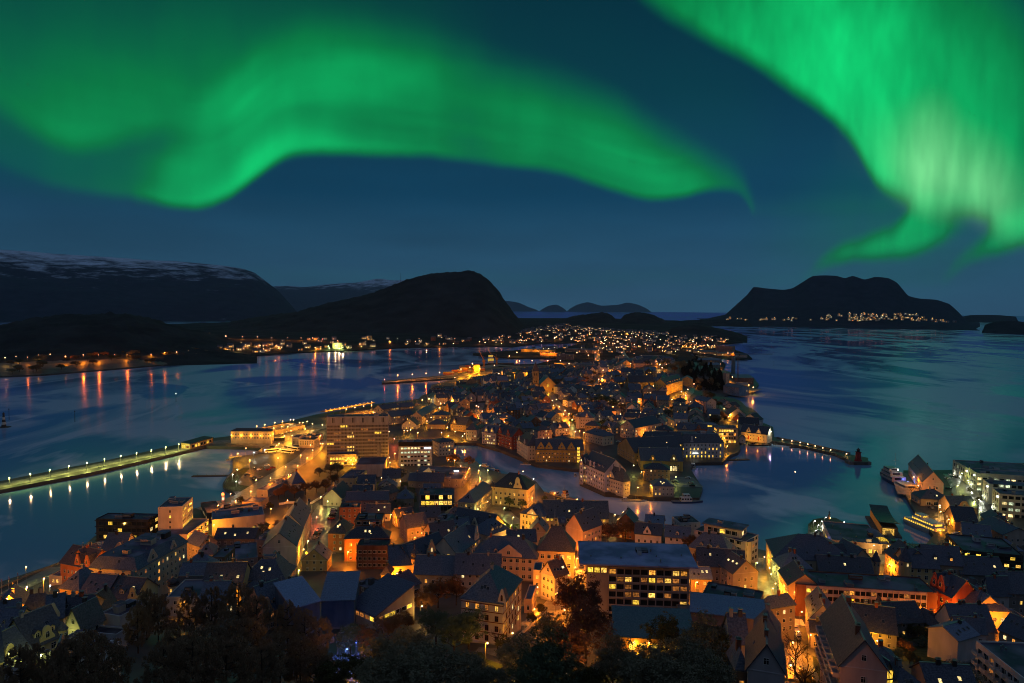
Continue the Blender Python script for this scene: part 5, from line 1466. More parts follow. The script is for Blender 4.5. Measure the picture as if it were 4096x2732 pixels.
B('white hipped waterfront house with brown roof left of the ochre warehouse', 'd1', (65, 1345), (212, 1440), (385, 1395), 12, 'hip', 8, (.58, .53, .44), (.085, .075, .075), an='the brown hipped waterfront house', lit=.12, sp=2.4, ww=1.0, wh=1.5, gables=((.2, 3.6, 4.4, 't'), (.7, 3.6, 4.4, 't')), gz=2.6)
B('red brick waterfront house left of the brown hipped house', 'c1', (2125, 1245), (2349, 1310), 14, 12, 'gu', 7, (.28, .05, .03), SLATE, an='the red waterfront house', lit=.15, sp=2.3, ww=1.0, wh=1.5, gables=((.25, 5, 6, 't'), (.75, 5, 6, 't')), gz=2.6)
B('white waterfront house with two rows of bright windows and twin gables', 'c1', (1935, 1238), (2122, 1262), 14, 11.5, 'gu', 6, (.56, .50, .46), SLATE, an='the bright windowed waterfront house', lit=.65, sp=2.3, ww=1.2, wh=1.6, gables=((.3, 4.4, 5, 't'), (.72, 4.4, 5, 't')), litm=[LIT[2], LITY], gz=2.6)
B('beige waterfront corner house with slate hip roof at the canal head', 'c1', (1712, 1215), (1860, 1222), 12, 10.5, 'hip', 6, (.48, .40, .33), (.05, .06, .065), lit=.1, sp=2.4, wk='arched', gz=2.6)
B('brown art nouveau corner house with pointed gable at the canal square', 'c1', (1500, 1130), (1712, 1150), 14, 10, 'gu', 7, (.34, .25, .17), (.06, .06, .06), an='the brown gabled corner house', lit=.12, sp=2.6, gables=((.25, 4.6, 5.4, 't'),), gz=2.8)
B('square brown stone hall with low hip roof and lantern at the canal square', 'c1', (1178, 1140), (1425, 1145), 17, 8.4, 'hip', 4.2, (.34, .25, .17), (.045, .055, .065), an='the square stone hall', lit=.05, sp=2.2, ww=.9, wh=3.6, fh=9, z0=2.2, chim=0, gz=2.8)
bl = B('white curved office house with black top band and rows of lit windows', 'c1', (785, 1385), (1250, 1375), (1330, 1340), 20, 'flat', 1, (.50, .50, .53), (.05, .07, .09), 'office house', 'office_building', an='the black topped office', lit=.15, sp=2.6, ww=2.0, wh=1.5, fh=3.3, z0=1.0, wk='wide', rowlit={4: .95, 3: .95, 2: .15, 1: .2, 0: .4}, litm=[LIT[2], LITG], plant=4, gz=2.8)
d = MB()
d.box(-.12, -.14, 16.6, bl[1] + .12, -.003, 20.05, plain('black_cladding', (.015, .012, .012)))
d.box(bl[1] + .003, -.14, 1, bl[1] + .14, bl[2], 20.05, plain('black_cladding', (.015, .012, .012)))
d.obj('black_band', bl[0])
d = MB()
d.box(bl[1] - 6.4, -.3, 14.3, bl[1] - 1.2, -.145, 15.4, emit('sign_light', (.55, .8, 1.0), 3.2))
d.obj('lit_sign', bl[0])
B('white office house with square windows right of the black topped office', 'c1', (1335, 1392), (1552, 1372), 14, 12, 'hip', 2.6, (.58, .52, .40), (.04, .05, .06), lit=.2, sp=2.6, ww=1.3, wh=1.6, chim=0, gz=2.8)
B('white hall with pointed gable, lit terrace and slate roof near the city hall', 'c1', (828, 1145), (1040, 1150), 15, 8.2, 'gv', 6, (.60, .54, .46), (.05, .06, .07), an='the white terrace hall', lit=.4, sp=2.8, wh=2, litm=[LITY], gz=2.8)
B('long slate roofed house with lit side windows behind the white terrace hall', 'c1', (680, 1035), (985, 1000), 13, 12.5, 'gu', 4.5, (.36, .32, .28), (.05, .065, .07), lit=.3, sp=2.6, gz=2.8)
B('brick house with lit windows behind the square stone hall', 'c1', (1250, 1010), (1465, 1015), 16, 13.5, 'hip', 3.6, (.42, .28, .22), (.045, .065, .075), lit=.25, sp=2.2, rowlit={1: .9, 2: .8}, litm=[LITY], gz=2.8)
B('tall pink street house row with lamps along the lane behind the square hall', 'c1', (1110, 1030), (1320, 900), 12, 13, 'gu', 4.5, (.40, .30, .27), SLATE2, lit=.15, sp=2.4, gz=2.8)
B('cream house with hip roof at the quay behind the city hall', 'c1', (565, 935), (800, 900), 14, 9.5, 'gu', 4, (.45, .40, .28), SLATE, lit=.35, sp=2.6, gz=2.8)
B('cream quay house with lit windows, right of the hip roofed one', 'c1', (805, 905), (1000, 890), 14, 9, 'gu', 4, (.45, .38, .26), (.05, .06, .07), lit=.45, sp=2.6, gz=2.8)
B('glass fronted quay pavilion with amber hall', 'c1', (1010, 865), (1080, 865), 14, 8, 'flat', 1, (.3, .24, .15), FELT, 'pavilion', 'pavilion', lit=.9, sp=2.4, ww=2.2, wh=2.4, wk='wide', litm=[LITY], gz=2.8)
wq = B('long white quay warehouse with two pointed dormers and greenish light', 'c1', (1182, 735), (1485, 745), 17, 10.5, 'gu', 6.4, (.62, .58, .46), (.045, .055, .065), 'warehouse', 'quay_warehouse', an='the white quay warehouse', lit=.02, sp=2.9, ww=1.2, wh=1.5, gables=((.25, 4.2, 6, 't'), (.76, 4.2, 6, 't')), gz=2.8)
B('beige gabled quay house with tall lit windows right of the white warehouse', 'c1', (1490, 755), (1650, 740), 16, 9.5, 'gu', 5, (.55, .45, .25), SLATE, lit=.5, sp=2.6, wh=2.6, fh=4, litm=[LITY], gables=((.3, 4.5, 4.4, 't'),), gz=2.8)
B('dark red brick quay block with flat roof terraces by the inner harbour', 'c1', (1250, 640), (1640, 645), 26, 9, 'flat', 1, (.16, .05, .035), (.05, .07, .08), 'apartment block', 'apartment_building', an='the brick harbour block', lit=.06, sp=3, plant=4, gz=2.8)
B('dark slate harbour block beside the inner pier', 'c1', (1580, 545), (1860, 560), 24, 9, 'flat', 1, (.12, .1, .1), (.05, .065, .075), 'apartment block', 'apartment_building', lit=.2, sp=3, plant=4, gz=2.8)
B('steep slate roofed hall with orange gable near the container quay', 'c1', (1900, 580), (2175, 540), 26, 10, 'gu', 9, (.42, .24, .12), (.055, .065, .07), 'hall', 'hall_building', lit=.1, sp=4, gz=2.8)
# ------------------------------------------------------------------ the outer town
B('low brown quay house with hip roof and lit windows on the harbour point', 'd2', (1815, 190), (2170, 205), 13, 9, 'hip', 3.6, (.36, .24, .15), (.05, .06, .065), an='the brown point house', lit=.12, sp=2.8, sky=3, skylit=.5, gz=2.6)
B('rounded grey boat house with barrel roof at the tip of the harbour point', 'd2', (1940, 425), (2225, 430), 13, 7, 'hip', 4.2, (.34, .33, .32), (.12, .15, .16), 'boat house', 'boat_house', an='the barrel roofed boat house', lit=.35, sp=2.6, sky=4, skylit=.3, gz=2.6)
ow = B('long ochre warehouse with arched gable windows glowing bright', 'd2', (1770, 70), (2349, 80), 24, 8.5, 'gu', 7.5, (.50, .36, .10), (.045, .06, .062), 'warehouse', 'point_warehouse', an='the glowing arch warehouse', lit=.12, sp=3.2, gables=((.28, 5, 4.4, 'c'), (.78, 5.6, 5, 'c')), wk='arched', gz=2.6)
for q in range(3):
    link('window', window_mesh(LIT[2], FRAME_W, 'arched'), ow[0], (ow[1] * .78 + (q - 1) * 1.9, -.03, 2.6), (0, 0, 0), (1.7, 1, 4.2))
B('huge dark slate roofed hall complex behind the glowing arch warehouse', 'd1', (1690, 1535), (2349, 1500), 34, 11, 'gu', 9, (.34, .27, .12), (.045, .06, .065), 'hall', 'hall_building', an='the huge dark slate hall', lit=.1, sp=3.2, sky=8, skylit=.2, gz=2.6)
B('dark slate hall roof with rows of dormer windows', 'd1', (1860, 1400), (2349, 1400), 20, 13, 'gu', 8, (.3, .25, .14), (.042, .055, .06), 'hall', 'hall_building', lit=.2, sky=9, skylit=.4, gz=3)
B('yellow side lit corner house with turret left of the dark slate hall', 'd1', (1605, 1400), (1700, 1430), 14, 11, 'hip', 5, (.55, .45, .2), SLATE, lit=.1, turrets=((.5, .5, 1.8, .5, 3, 'cone'),), gz=2.6)
wh_ = B('white harbour hotel with tall window strips, slate mansard roof and arched dormer', 'e1', (-40, 1395), (560, 1395), 20, 13.5, 'man', 7, (.50, .49, .53), (.045, .058, .062), 'hotel', 'harbour_hotel', an='the white harbour hotel', lit=.3, sp=3.2, ww=1.2, wh=2.1, fh=3.1, inset=4, sky=8, skylit=.1, rowlit={0: .75, 1: .5, 2: .6, 3: .2}, litm=[LITY, LIT[0]], gz=2.2, gables=((.27, 2.6, 6, 'c'),), plant=2)
B('dark glass quay restaurant with red lit upper terrace', 'e1', (470, 1185), (755, 1190), 15, 15, 'flat', 1, (.30, .26, .24), (.10, .12, .13), 'restaurant', 'restaurant_building', an='the red lit quay restaurant', lit=.45, sp=2.3, ww=2.0, wh=2.4, fh=3.4, z0=.8, wk='wide', litm=[LITY, LIT[1], LIT[0]], rowlit={3: .9, 2: .35, 1: .2, 0: .6}, plant=3, gz=2.6)
B('long low white annex with lit band and metal roof behind the harbour hotel', 'e1', (0, 1140), (475, 1140), 14, 12, 'flat', 1, (.42, .40, .42), (.12, .16, .18), 'annex', 'annex_building', lit=.55, sp=2.4, ww=2.1, wh=1.4, z0=9.6, fh=9, wk='wide', litm=[LITY], plant=4, gz=3)
fm = B('floodlit white wooden fishery warehouse with two hoist dormers at the breakwater', 'e1', (795, 1235), (1160, 1280), 13, 7.8, 'gu', 6.4, (.70, .64, .48), (.035, .04, .045), 'warehouse', 'fishery_warehouse', an='the floodlit fishery warehouse', lit=0, sp=3.2, ww=.9, wh=1.1, z0=1.4, gables=((.3, 4.2, 5, 't'), (.68, 4.2, 5, 't')), gz=2.6)
light(fm[0], (fm[1] * .3, -5, 3.2), 'y', 1500); light(fm[0], (fm[1] * .72, -5, 3.2), 'y', 1500)
glow(fm[0], (fm[1] + 1.2, fm[2] * .5, 10), 'c', 1500, .5, 9)
for q in (.3, .68):
    d = MB(); d.box(fm[1] * q - .55, -.16, 1.0, fm[1] * q + .55, -.01, 4.6, plain('red_door', (.42, .05, .02)))
    d.obj('door', fm[0])
B('small white boat shed left of the floodlit warehouse', 'e1', (770, 1330), (862, 1335), 9, 4, 'gv', 2.6, (.5, .48, .46), SLATE, 'boat shed', 'boat_shed', lit=0, gz=2.4)
B('dark wooden warehouse roof behind the floodlit warehouse', 'e1', (780, 1130), (1045, 1140), 12, 9, 'gu', 6, (.4, .38, .36), (.03, .034, .04), 'warehouse', 'wooden_warehouse', lit=0, gz=2.6)
for i, (A_, B_, C_, h_, rh_, wc, rc_, lb) in enumerate((
        ((515, 865), (690, 862), 14, 6, 5, (.4, .4, .42), (.04, .045, .05), 'dark roofed sea house, farthest of the five on the eastern shore'),
        ((570, 890), (700, 905), 16, 6, 5, (.42, .41, .44), (.12, .05, .05), 'sea house with red roof slope on the eastern shore'),
        ((640, 1000), (860, 1000), 16, 8, 7, (.44, .43, .46), (.05, .06, .068), 'large grey gabled sea house in the middle of the eastern shore'),
        ((690, 1055), (815, 1065), 12, 5, 5, (.45, .1, .07), (.09, .035, .03), 'dark red sea house beside the lamps on the eastern shore'),
        ((820, 1060), (1030, 1085), 14, 7, 6, (.46, .46, .52), (.04, .05, .055), 'pale gabled sea house nearest the floodlit warehouse'))):
    B(lb, 'e1', A_, B_, C_, h_, 'gv', rh_, wc, rc_, 'sea house', 'sea_house', lit=.06, gz=2.8, an='the pale sea house' if i == 4 else ('the grey sea house' if i == 2 else None))
chx = B('floodlit stone church nave with steep slate roof', 'd1', (385, 590), (600, 590), 30, 9.5, 'gv', 9.5, (.42, .27, .12), (.10, .12, .125), 'church', 'church', an='the stone church', wins=False, chim=0)
for q in (.2, .5, .8):
    link('window', window_mesh(LITY if q == .5 else GLASS, plain('stone', (.35, .25, .14)), 'arched'), chx[0], (chx[1] * q, -.02, 8.4 if q == .5 else 3.4), (0, 0, 0), (2.4, 1, 4.2))
light(chx[0], (chx[1] * .5, -9, 4), 'y', 3500)
chu, chg = chx[0], chx[3]
d = MB()
sw = wallm((.36, .23, .11))
d.box(-9.5, 3, -3, -1.5, 11, 26, sw, top=sw)
d.obj('tower', chu)
e = MB()
e.face([(-9.8, 2.7, 26), (-1.2, 2.7, 26), (-5.5, 7, 38)], roofm((.14, .08, .05))); e.face([(-1.2, 2.7, 26), (-1.2, 11.3, 26), (-5.5, 7, 38)], roofm((.14, .08, .05)))
e.face([(-1.2, 11.3, 26), (-9.8, 11.3, 26), (-5.5, 7, 38)], roofm((.14, .08, .05))); e.face([(-9.8, 11.3, 26), (-9.8, 2.7, 26), (-5.5, 7, 38)], roofm((.14, .08, .05)))
e.tube((-5.5, 7, 38), (-5.5, 7, 40.5), .12, .08, METAL, 5)
e.obj('spire', chu)
for q in (-6.9, -4.2):
    link('window', window_mesh(plain('dark_slot', (.02, .02, .02)), plain('stone', (.35, .25, .14)), 'arched'), chu, (q, 2.98, 22), (0, 0, 0), (1.5, 1, 3.6))
    link('window', window_mesh(GLASS, plain('stone', (.35, .25, .14)), 'arched'), chu, (q, 2.98, 13), (0, 0, 0), (1.1, 1, 2.8))
light(chu, (-5.5, -6, 4), 'y', 2500)
sh = B('floodlit yellow school with curved gable end and dormered slate roof on the hill', 'd1', (1985, 555), (2115, 560), 40, 12, 'gv', 7, (.62, .42, .10), (.06, .07, .075), 'school', 'hill_school', an='the floodlit hill school', lit=.05, sp=3, side=dict(sp=3.0, lit=.05))
light(sh[0], (sh[1] * .5, -7, 4), 'y', 3000)
sh2 = B('long floodlit yellow school wing facing the street', 'd1', (2120, 595), (2345, 530), 16, 13, 'gu', 7, (.66, .46, .10), (.06, .07, .075), 'school', 'hill_school', lit=.12, sp=2.8, wh=1.9, dorm=6, dlit=.3, litm=[LITY])
for k in range(4):
    light(sh2[0], (sh2[1] * (k + .5) / 4, -7, 3.5), 'y', 2600)
B('yellow school end block with grey roof above the hillside road', 'e1', (-20, 520), (135, 525), 20, 13, 'gv', 4, (.60, .40, .14), (.2, .22, .23), 'school', 'hill_school', lit=0)
B('dim ochre school building with slate roof left of the floodlit school', 'd1', (1610, 560), (1950, 560), 16, 9, 'gu', 8, (.34, .25, .08), (.045, .055, .06), 'school', 'hill_school', lit=.1, sp=3.4)
B('white house with bright attic windows right below the hill school', 'd1', (1935, 745), (2115, 750), 13, 7, 'gu', 5, (.42, .40, .38), (.045, .05, .055), lit=.6, sp=3)
B('white villa lit orange beside the hillside road', 'd1', (2215, 820), (2370, 830), 13, 7.5, 'hip', 4.5, (.62, .52, .42), (.05, .055, .06), 'villa', 'villa', lit=.05, sp=2.4, wh=1.6)
B('white corner house with bay gables at the street fork', 'd1', (885, 1040), (1120, 1050), 15, 11, 'hip', 6, (.46, .42, .42), SLATE, an='the white fork house', lit=.12, sp=2.4, gables=((.6, 3.6, 4, 'c'),), turrets=((1.5, .3, 2.2, .8, 3, 'cone'),))
B('square slate hip roofed house below the white fork house', 'd1', (1000, 1155), (1200, 1165), 12, 6.5, 'hip', 4, (.34, .25, .12), (.045, .055, .06), lit=.1)
B('white rectangular house with slate hip roof above the ochre warehouse', 'd1', (1000, 1250), (1250, 1310), 13, 8, 'hip', 4.6, (.55, .50, .36), SLATE2, lit=.05, sp=3.4, sky=3)
B('cream gabled house with many lit windows in the middle of the inner town', 'd1', (1490, 1160), (1690, 1190), (1860, 1090), 11, 'gv', 6, (.50, .46, .38), SLATE, an='the lit cream gabled house', lit=.35, sp=2.5, chim=2)
B('low white house with two lit windows and dark hip roof right of the lane', 'd1', (555, 985), (690, 985), 12, 7, 'hip', 4.6, (.45, .42, .42), SLATE, lit=.4)
B('white gable house behind the harbour hotel with dark slate roof', 'd1', (1955, 1100), (2110, 1110), 13, 8, 'gv', 5, (.48, .46, .5), SLATE, lit=.12)
B('tall white narrow house on the slope below the hill school', 'e1', (140, 790), (325, 830), 13, 12, 'gu', 4, (.44, .40, .42), SLATE2, lit=.02)
B('white house with lit windows on the slope above the restaurant', 'e1', (90, 890), (275, 890), 12, 7, 'gv', 4.5, (.48, .48, .55), SLATE, lit=.25)
# quay on the right
B('white gabled wharf warehouse with lit loading door and glossy slate roof', 'f2', (955, 365), (1245, 390), (1225, 150), 8.5, 'gv', 7.4, (.56, .46, .38), SLATE2, 'warehouse', 'wharf_warehouse', an='the white wharf warehouse', lit=.05, sp=4, sky=6, skylit=.1, front=dict(sp=4.6, lit=.15), gz=2.6)
B('low hip roofed wharf house with four dark doors', 'f2', (930, 600), (1350, 618), 15, 4.6, 'hip', 5, (.42, .30, .20), (.05, .052, .055), 'wharf house', 'wharf_house', an='the low wharf house', lit=.15, sp=4.4, ww=2.8, wh=2.2, z0=.8, sky=3, skylit=.4, gz=2.6)
B('round gabled brown wharf house with orange lit wall', 'f2', (1352, 715), (1700, 720), 14, 5.5, 'gu', 5.4, (.42, .26, .15), (.05, .06, .065), 'wharf house', 'wharf_house', lit=.0, sp=4, gables=((.5, 8, 4, 'c'),), turrets=((17, 4, 1.6, .6, 3, 'cone'),), gz=2.6)
B('brown wharf restaurant with lit sign and two gabled roofs', 'f2', (1405, 905), (1715, 925), 16, 5.8, 'gu', 6.5, (.42, .27, .17), (.05, .06, .065), 'restaurant', 'restaurant_building', an='the wharf restaurant', lit=.3, sp=4, gz=2.6)
B('long grey roofed house behind the dark banded office', 'f2', (1510, 1085), (1900, 1140), 22, 9, 'gu', 3.5, (.2, .18, .17), (.06, .08, .09), lit=.0, sky=3, gz=3.5)
B('pale hip roofed house right of the wharf restaurant', 'f2', (1720, 930), (2060, 1090), 16, 8, 'gu', 3.5, (.45, .36, .3), SLATE2, lit=.05, gz=3)
MOD = (.50, .49, .40)
for lb, A_, B_, C_, h_, an_ in (('modern white office farthest out on the right quay with lit slit windows', (1370, 60), (1600, 190), 46, 12.5, 'the farthest quay office'),
                            ('modern office block with glass band front and lit canopy, second from the quay end', (1590, 170), (1690, 238), 52, 13.5, None),
                            ('modern office block with white sign lights, third from the quay end', (1785, 328), (1870, 390), 48, 14, None),
                            ('modern office block nearest on the right quay with many lit rooms', (1915, 450), (2012, 528), 60, 15, 'the nearest quay office')):
    r_ = B(lb, 'f2', A_, B_, C_, h_, 'flat', 1, MOD, (.06, .09, .115), 'office block', 'quay_office', an=an_, lit=.25, sp=3.6, ww=1.0, wh=2.2, fh=3.7, z0=1.0, wk='window', litm=[LITG, LIT[2]], fr=FRAME_D, plant=4, gz=2.6,
           side=dict(sp=3.4, ww=2.5, wh=1.9, lit=.42, wk='wide'))
    # pale sign lights high on the corner facing the water
    glow(r_[0], (r_[1] * .9, -.6, h_ - 2.2), 'c', 0, .7, 3, 'sign_lamp')
    glow(r_[0], (r_[1] * .5, -.5, 3.2), 'c', 300, .25, 6)
    glow(r_[0], (r_[1] * .15, -.5, 3.2), 'c', 300, .25, 6)
# ferry quays in the harbour
ft = B('long flat roofed ferry terminal with lit side on the green harbour pier', 'e2', (1915, 900), (2045, 1160), 24, 6.5, 'flat', 1, (.46, .36, .30), (.05, .075, .085), 'ferry terminal', 'ferry_terminal', an='the green pier terminal', lit=.6, sp=2.6, ww=1.6, wh=2.2, fh=9, litm=[LITY], plant=2, gz=2.6)
B('quay waiting hall with barrel vault and glowing arched glass front', 'f2', (90, 1210), (520, 1225), 12, 4.6, 'flat', 1, (.5, .4, .2), (.08, .095, .10), 'waiting hall', 'waiting_hall', an='the glowing arch hall', lit=.2, sp=3.4, plant=0, gz=2.8)
vh = MB()
vp = at('f2', 370, 1290, 2.8)
n = 12
arc = [(4.6 * math.cos(math.pi * t / n), 3.2 + 3.6 * math.sin(math.pi * t / n)) for t in range(n + 1)]
for (x0, z0_), (x1, z1_) in zip(arc, arc[1:]):
    vh.face([(x0, 0, z0_), (x1, 0, z1_), (x1, 14, z1_), (x0, 14, z0_)], flatm((.08, .10, .11)))
vh.box(-4.6, 0, -.5, -4.4, 14, 3.2, wallm(CREAM)); vh.box(4.4, 0, -.5, 4.6, 14, 3.2, wallm(CREAM))
vo = bpy.data.objects.new('vaulted_hall', None); COL.objects.link(vo); vo.location = (vp.x, vp.y, 2.8); vo.rotation_euler = (0, 0, -.15)
tag(vo, 'barrel vaulted entrance with a glowing arched window on the ferry quay', 'entrance hall')
vh.obj('vault', vo)
gl = MB()
gl.face([(4.3, -.02, 0)] + [(x * .94, -.02, z * .96) for x, z in arc] + [(-4.3, -.02, 0)], LITY)
for k in range(-3, 4):
    gl.box(k * 1.2 - .06, -.1, 0, k * 1.2 + .06, -.03, 3.2 + 3.2 * math.sqrt(max(0, 1 - (k * 1.2 / 4.5) ** 2)), FRAME_D)
gl.box(-4.3, -.1, 3.1, 4.3, -.03, 3.25, FRAME_D)
gl.obj('arched_window', vo)
light(vo, (0, -4, 3), 'y', 1200)
# floating ferry berth
fp = [at('f2', 190, 830, 1.2), at('f2', 350, 1090, 1.2)]
fr_ = fp[1] - fp[0]
fo = bpy.data.objects.new('ferry_berth', None); COL.objects.link(fo); fo.location = (fp[1].x, fp[1].y, 0); fo.rotation_euler = (0, 0, math.atan2(-fr_.y, -fr_.x) - math.pi / 2)
tag(fo, 'floating ferry berth with curved dark roof and amber glass side in the harbour', 'ferry berth'); ANCH.append(('the floating ferry berth', fo.location.copy()))
FL = fr_.length
d = MB(); d.box(-1, 0, -1, 12, FL, 1.0, wallm((.10, .09, .08))); d.obj('pontoon', fo)
d = MB()
for k in range(10):
    y0, y1 = FL * k / 10, FL * (k + 1) / 10
    za, zb = 6.0 + 2.5 * ((k - 5) / 5) ** 2 * .9, 6.0 + 2.5 * ((k - 4) / 5) ** 2 * .9
    slab(d, [(1, y0, za), (11, y0, za), (11, y1, zb), (1, y1, zb)], .25, roofm((.035, .045, .05)))
d.obj('roof', fo)
d = MB()
for k in range(12):
    y0, y1 = 1 + (FL - 2) * k / 12, 1 + (FL - 2) * (k + .85) / 12
    d.face([(1.5, y1, 1.4), (1.5, y0, 1.4), (1.5, y0, 5.6), (1.5, y1, 5.6)], LIT[3])
d.face([(2, .6, 1.2), (8, .6, 1.2), (8, .6, 5), (2, .6, 5)], LIT[0])
d.box(1.55, 1, 1.0, 10, FL - 1, 5.6, wallm((.2, .14, .08)))
d.obj('glass_wall', fo)
gp0, gp1 = at('f2', 420, 1010, 2), at('f2', 560, 1190, 3)
gw = MB(); gd_ = gp1 - gp0
gw.box(-1.3, 0, 1.2, 1.3, gd_.length, 3.6, principled('gangway_glass', lambda nt, b: b.inputs['Base Color'].__setattr__('default_value', (.10, .12, .10, 1)), .2))
for k in range(9):
    gw.box(-1.36, gd_.length * (k + .5) / 9 - .15, 2.2, -1.31, gd_.length * (k + .5) / 9 + .15, 2.5, emit('lamp_glow', (1, .9, .6), 4.0))
go = gw.obj('gangway', None, (gp0.x, gp0.y, 0), (0, 0, math.atan2(gd_.y, gd_.x) - math.pi / 2))
tag(go, 'covered glass gangway with small lights leading to the floating ferry berth', 'gangway')
# ------------------------------------------------------------------ rows of ordinary houses
STY = [(WHITE, SLATE), ((.42, .39, .38), SLATE), ((.5, .46, .42), (.05, .06, .068)), ((.46, .36, .28), (.06, .065, .07)), ((.40, .33, .22), SLATE2), ((.36, .26, .14), SLATE), ((.50, .38, .33), (.055, .065, .072)), ((.30, .12, .06), SLATE)]
SNM = ['white', 'grey', 'pale', 'beige', 'olive', 'ochre', 'pink', 'red brick']
def inpoly(x, y, poly):
    c = False
    for i in range(len(poly)):
        (x0, y0), (x1, y1) = poly[i], poly[i - 1]
        if (y0 > y) != (y1 > y) and x < x0 + (y - y0) / (y1 - y0) * (x1 - x0):
            c = not c
    return c
STREETS = []
def street(name, pts, wd, h=0.0, mat=None):
    """a road draped on the ground"""
    W3 = [ag(z, X, Y) for z, X, Y in pts]
    P = []
    for a, b in zip(W3, W3[1:]):
        n_ = max(1, int((b - a).length / 6))
        P += [a + (b - a) * k / n_ for k in range(n_)]
    P.append(W3[-1])
    STREETS.append((P, wd / 2))
    V, Fc = [], []
    for i, p in enumerate(P):
        t = (P[min(i + 1, len(P) - 1)] - P[max(i - 1, 0)]); t.z = 0; t.normalize()
        nn = Vector((-t.y, t.x, 0))
        for q in (-1, -.33, .33, 1):
            w_ = p + nn * (wd / 2 * q)
            V.append((w_.x, w_.y, g(w_.x, w_.y) + .16))
    for i in range(len(P) - 1):
        for k in range(3):
            Fc.append((i * 4 + k, i * 4 + k + 1, i * 4 + k + 5, i * 4 + k + 4))
    me = bpy.data.meshes.new(name)
    me.from_pydata(V, [], Fc)
    me.materials.append(mat or ROADM)
    o = link(name, me)
    o['kind'] = 'structure'
    return P
ROADM = principled('road_asphalt', lambda nt, b: noise_col(nt, b, (.10, .097, .094), (.20, .195, .19), .4, 8), .4, .5)
street('road', [('D', -40, 1400), ('D', 0, 1372), ('D', 138, 1302)], 11)
street('road', [('D', 470, 1172), ('D', 560, 1140), ('D', 640, 1090), ('D', 700, 1052), ('D', 738, 1012)], 15)
street('road', [('D', 620, 1040), ('D', 660, 1010), ('D', 715, 985), ('D', 745, 975)], 26)
street('road', [('D', 405, 1290), ('D', 430, 1258), ('D', 470, 1222), ('D', 520, 1195)], 13)
street('road', [('D', 740, 1275), ('D', 728, 1225), ('D', 735, 1190), ('D', 755, 1160)], 13)
street('road', [('D', 1070, 1060), ('D', 1095, 1085), ('D', 1108, 1110), ('D', 1105, 1150), ('D', 1140, 1175), ('D', 1172, 1205)], 17)
street('road', [('D', 1808, 1560), ('D', 1806, 1480), ('D', 1808, 1440), ('D', 1790, 1390), ('D', 1760, 1350), ('D', 1745, 1310), ('D', 1735, 1280)], 9)
street('road', [('D', 1330, 1330), ('D', 1337, 1290), ('D', 1345, 1240)], 7)
street('road', [('D', 1215, 1440), ('D', 1260, 1410), ('D', 1300, 1350)], 9)
street('street', [('d1', 880, 1330), ('d1', 820, 1200), ('d1', 740, 1060), ('d1', 690, 950), ('d1', 620, 850), ('d1', 545, 760), ('d1', 490, 690)], 9)
street('street', [('d1', 1130, 680), ('d1', 1190, 560), ('d1', 1260, 500), ('d1', 1290, 440)], 10)
street('street', [('d1', 1180, 300), ('d1', 1165, 170), ('d1', 1150, 90)], 14)
street('street', [('d1', 1590, 240), ('d1', 1530, 170), ('d1', 1500, 80)], 12)
street('street', [('c1', 1170, 1140), ('c1', 1250, 1040), ('c1', 1340, 900)], 8)
street('street', [('c1', 1960, 1100), ('c1', 1880, 960), ('c1', 1930, 850)], 9)
street('street', [('e1', 60, 880), ('e1', 20, 790), ('e1', 100, 690), ('e1', 140, 600)], 9)
street('street', [('d1', 1480, 1080), ('d1', 1440, 930), ('d1', 1380, 880)], 8)
street('street', [('e1', 700, 1110), ('e1', 620, 1010), ('e1', 540, 890)], 6)
street('street', [('f2', 1690, 880), ('f2', 1500, 420), ('f2', 1400, 270)], 16)
street('street', [('T6', 2020, 1000), ('T6', 1780, 1110)], 6)
street('street', [('T6', 1250, 720), ('T6', 1370, 740), ('T6', 1400, 690)], 10)
PAVE = principled('quay_concrete', lambda nt, b: noise_col(nt, b, (.13, .125, .115), (.24, .23, .21), .3, 8), .6, .4)
street('pier_deck', [('D', -20, 1119), ('D', 60, 1104), ('D', 140, 1087), ('D', 240, 1066), ('D', 330, 1048), ('D', 425, 1030)], 13, mat=PAVE)
street('quay_deck', [('D', 480, 1016), ('D', 530, 1014), ('D', 600, 1022), ('D', 625, 1018)], 16, mat=PAVE)
street('quay_deck', [('D', 880, 877.5), ('D', 1010, 865), ('D', 1050, 860)], 14, mat=PAVE)
street('quay_deck', [('D', 1065, 856), ('D', 1095, 847), ('D', 1140, 838), ('D', 1180, 841), ('D', 1300, 838)], 34, mat=PAVE)
street('quay_deck', [('f2', 800, 260), ('f2', 800, 420), ('f2', 860, 560)], 22, mat=PAVE)
street('quay_deck', [('D', 1735, 893), ('D', 1715, 898)], 22, mat=PAVE)
street('quay_deck', [('d2', 2300, 300), ('e2', 90, 440)], 20, mat=PAVE)
def near_street(x, y, m):
    for P, hw in STREETS:
        for p in P:
            if abs(p.x - x) < hw + m and abs(p.y - y) < hw + m and (p.x - x) ** 2 + (p.y - y) ** 2 < (hw + m) ** 2:
                return True
    return False
nfill = 0
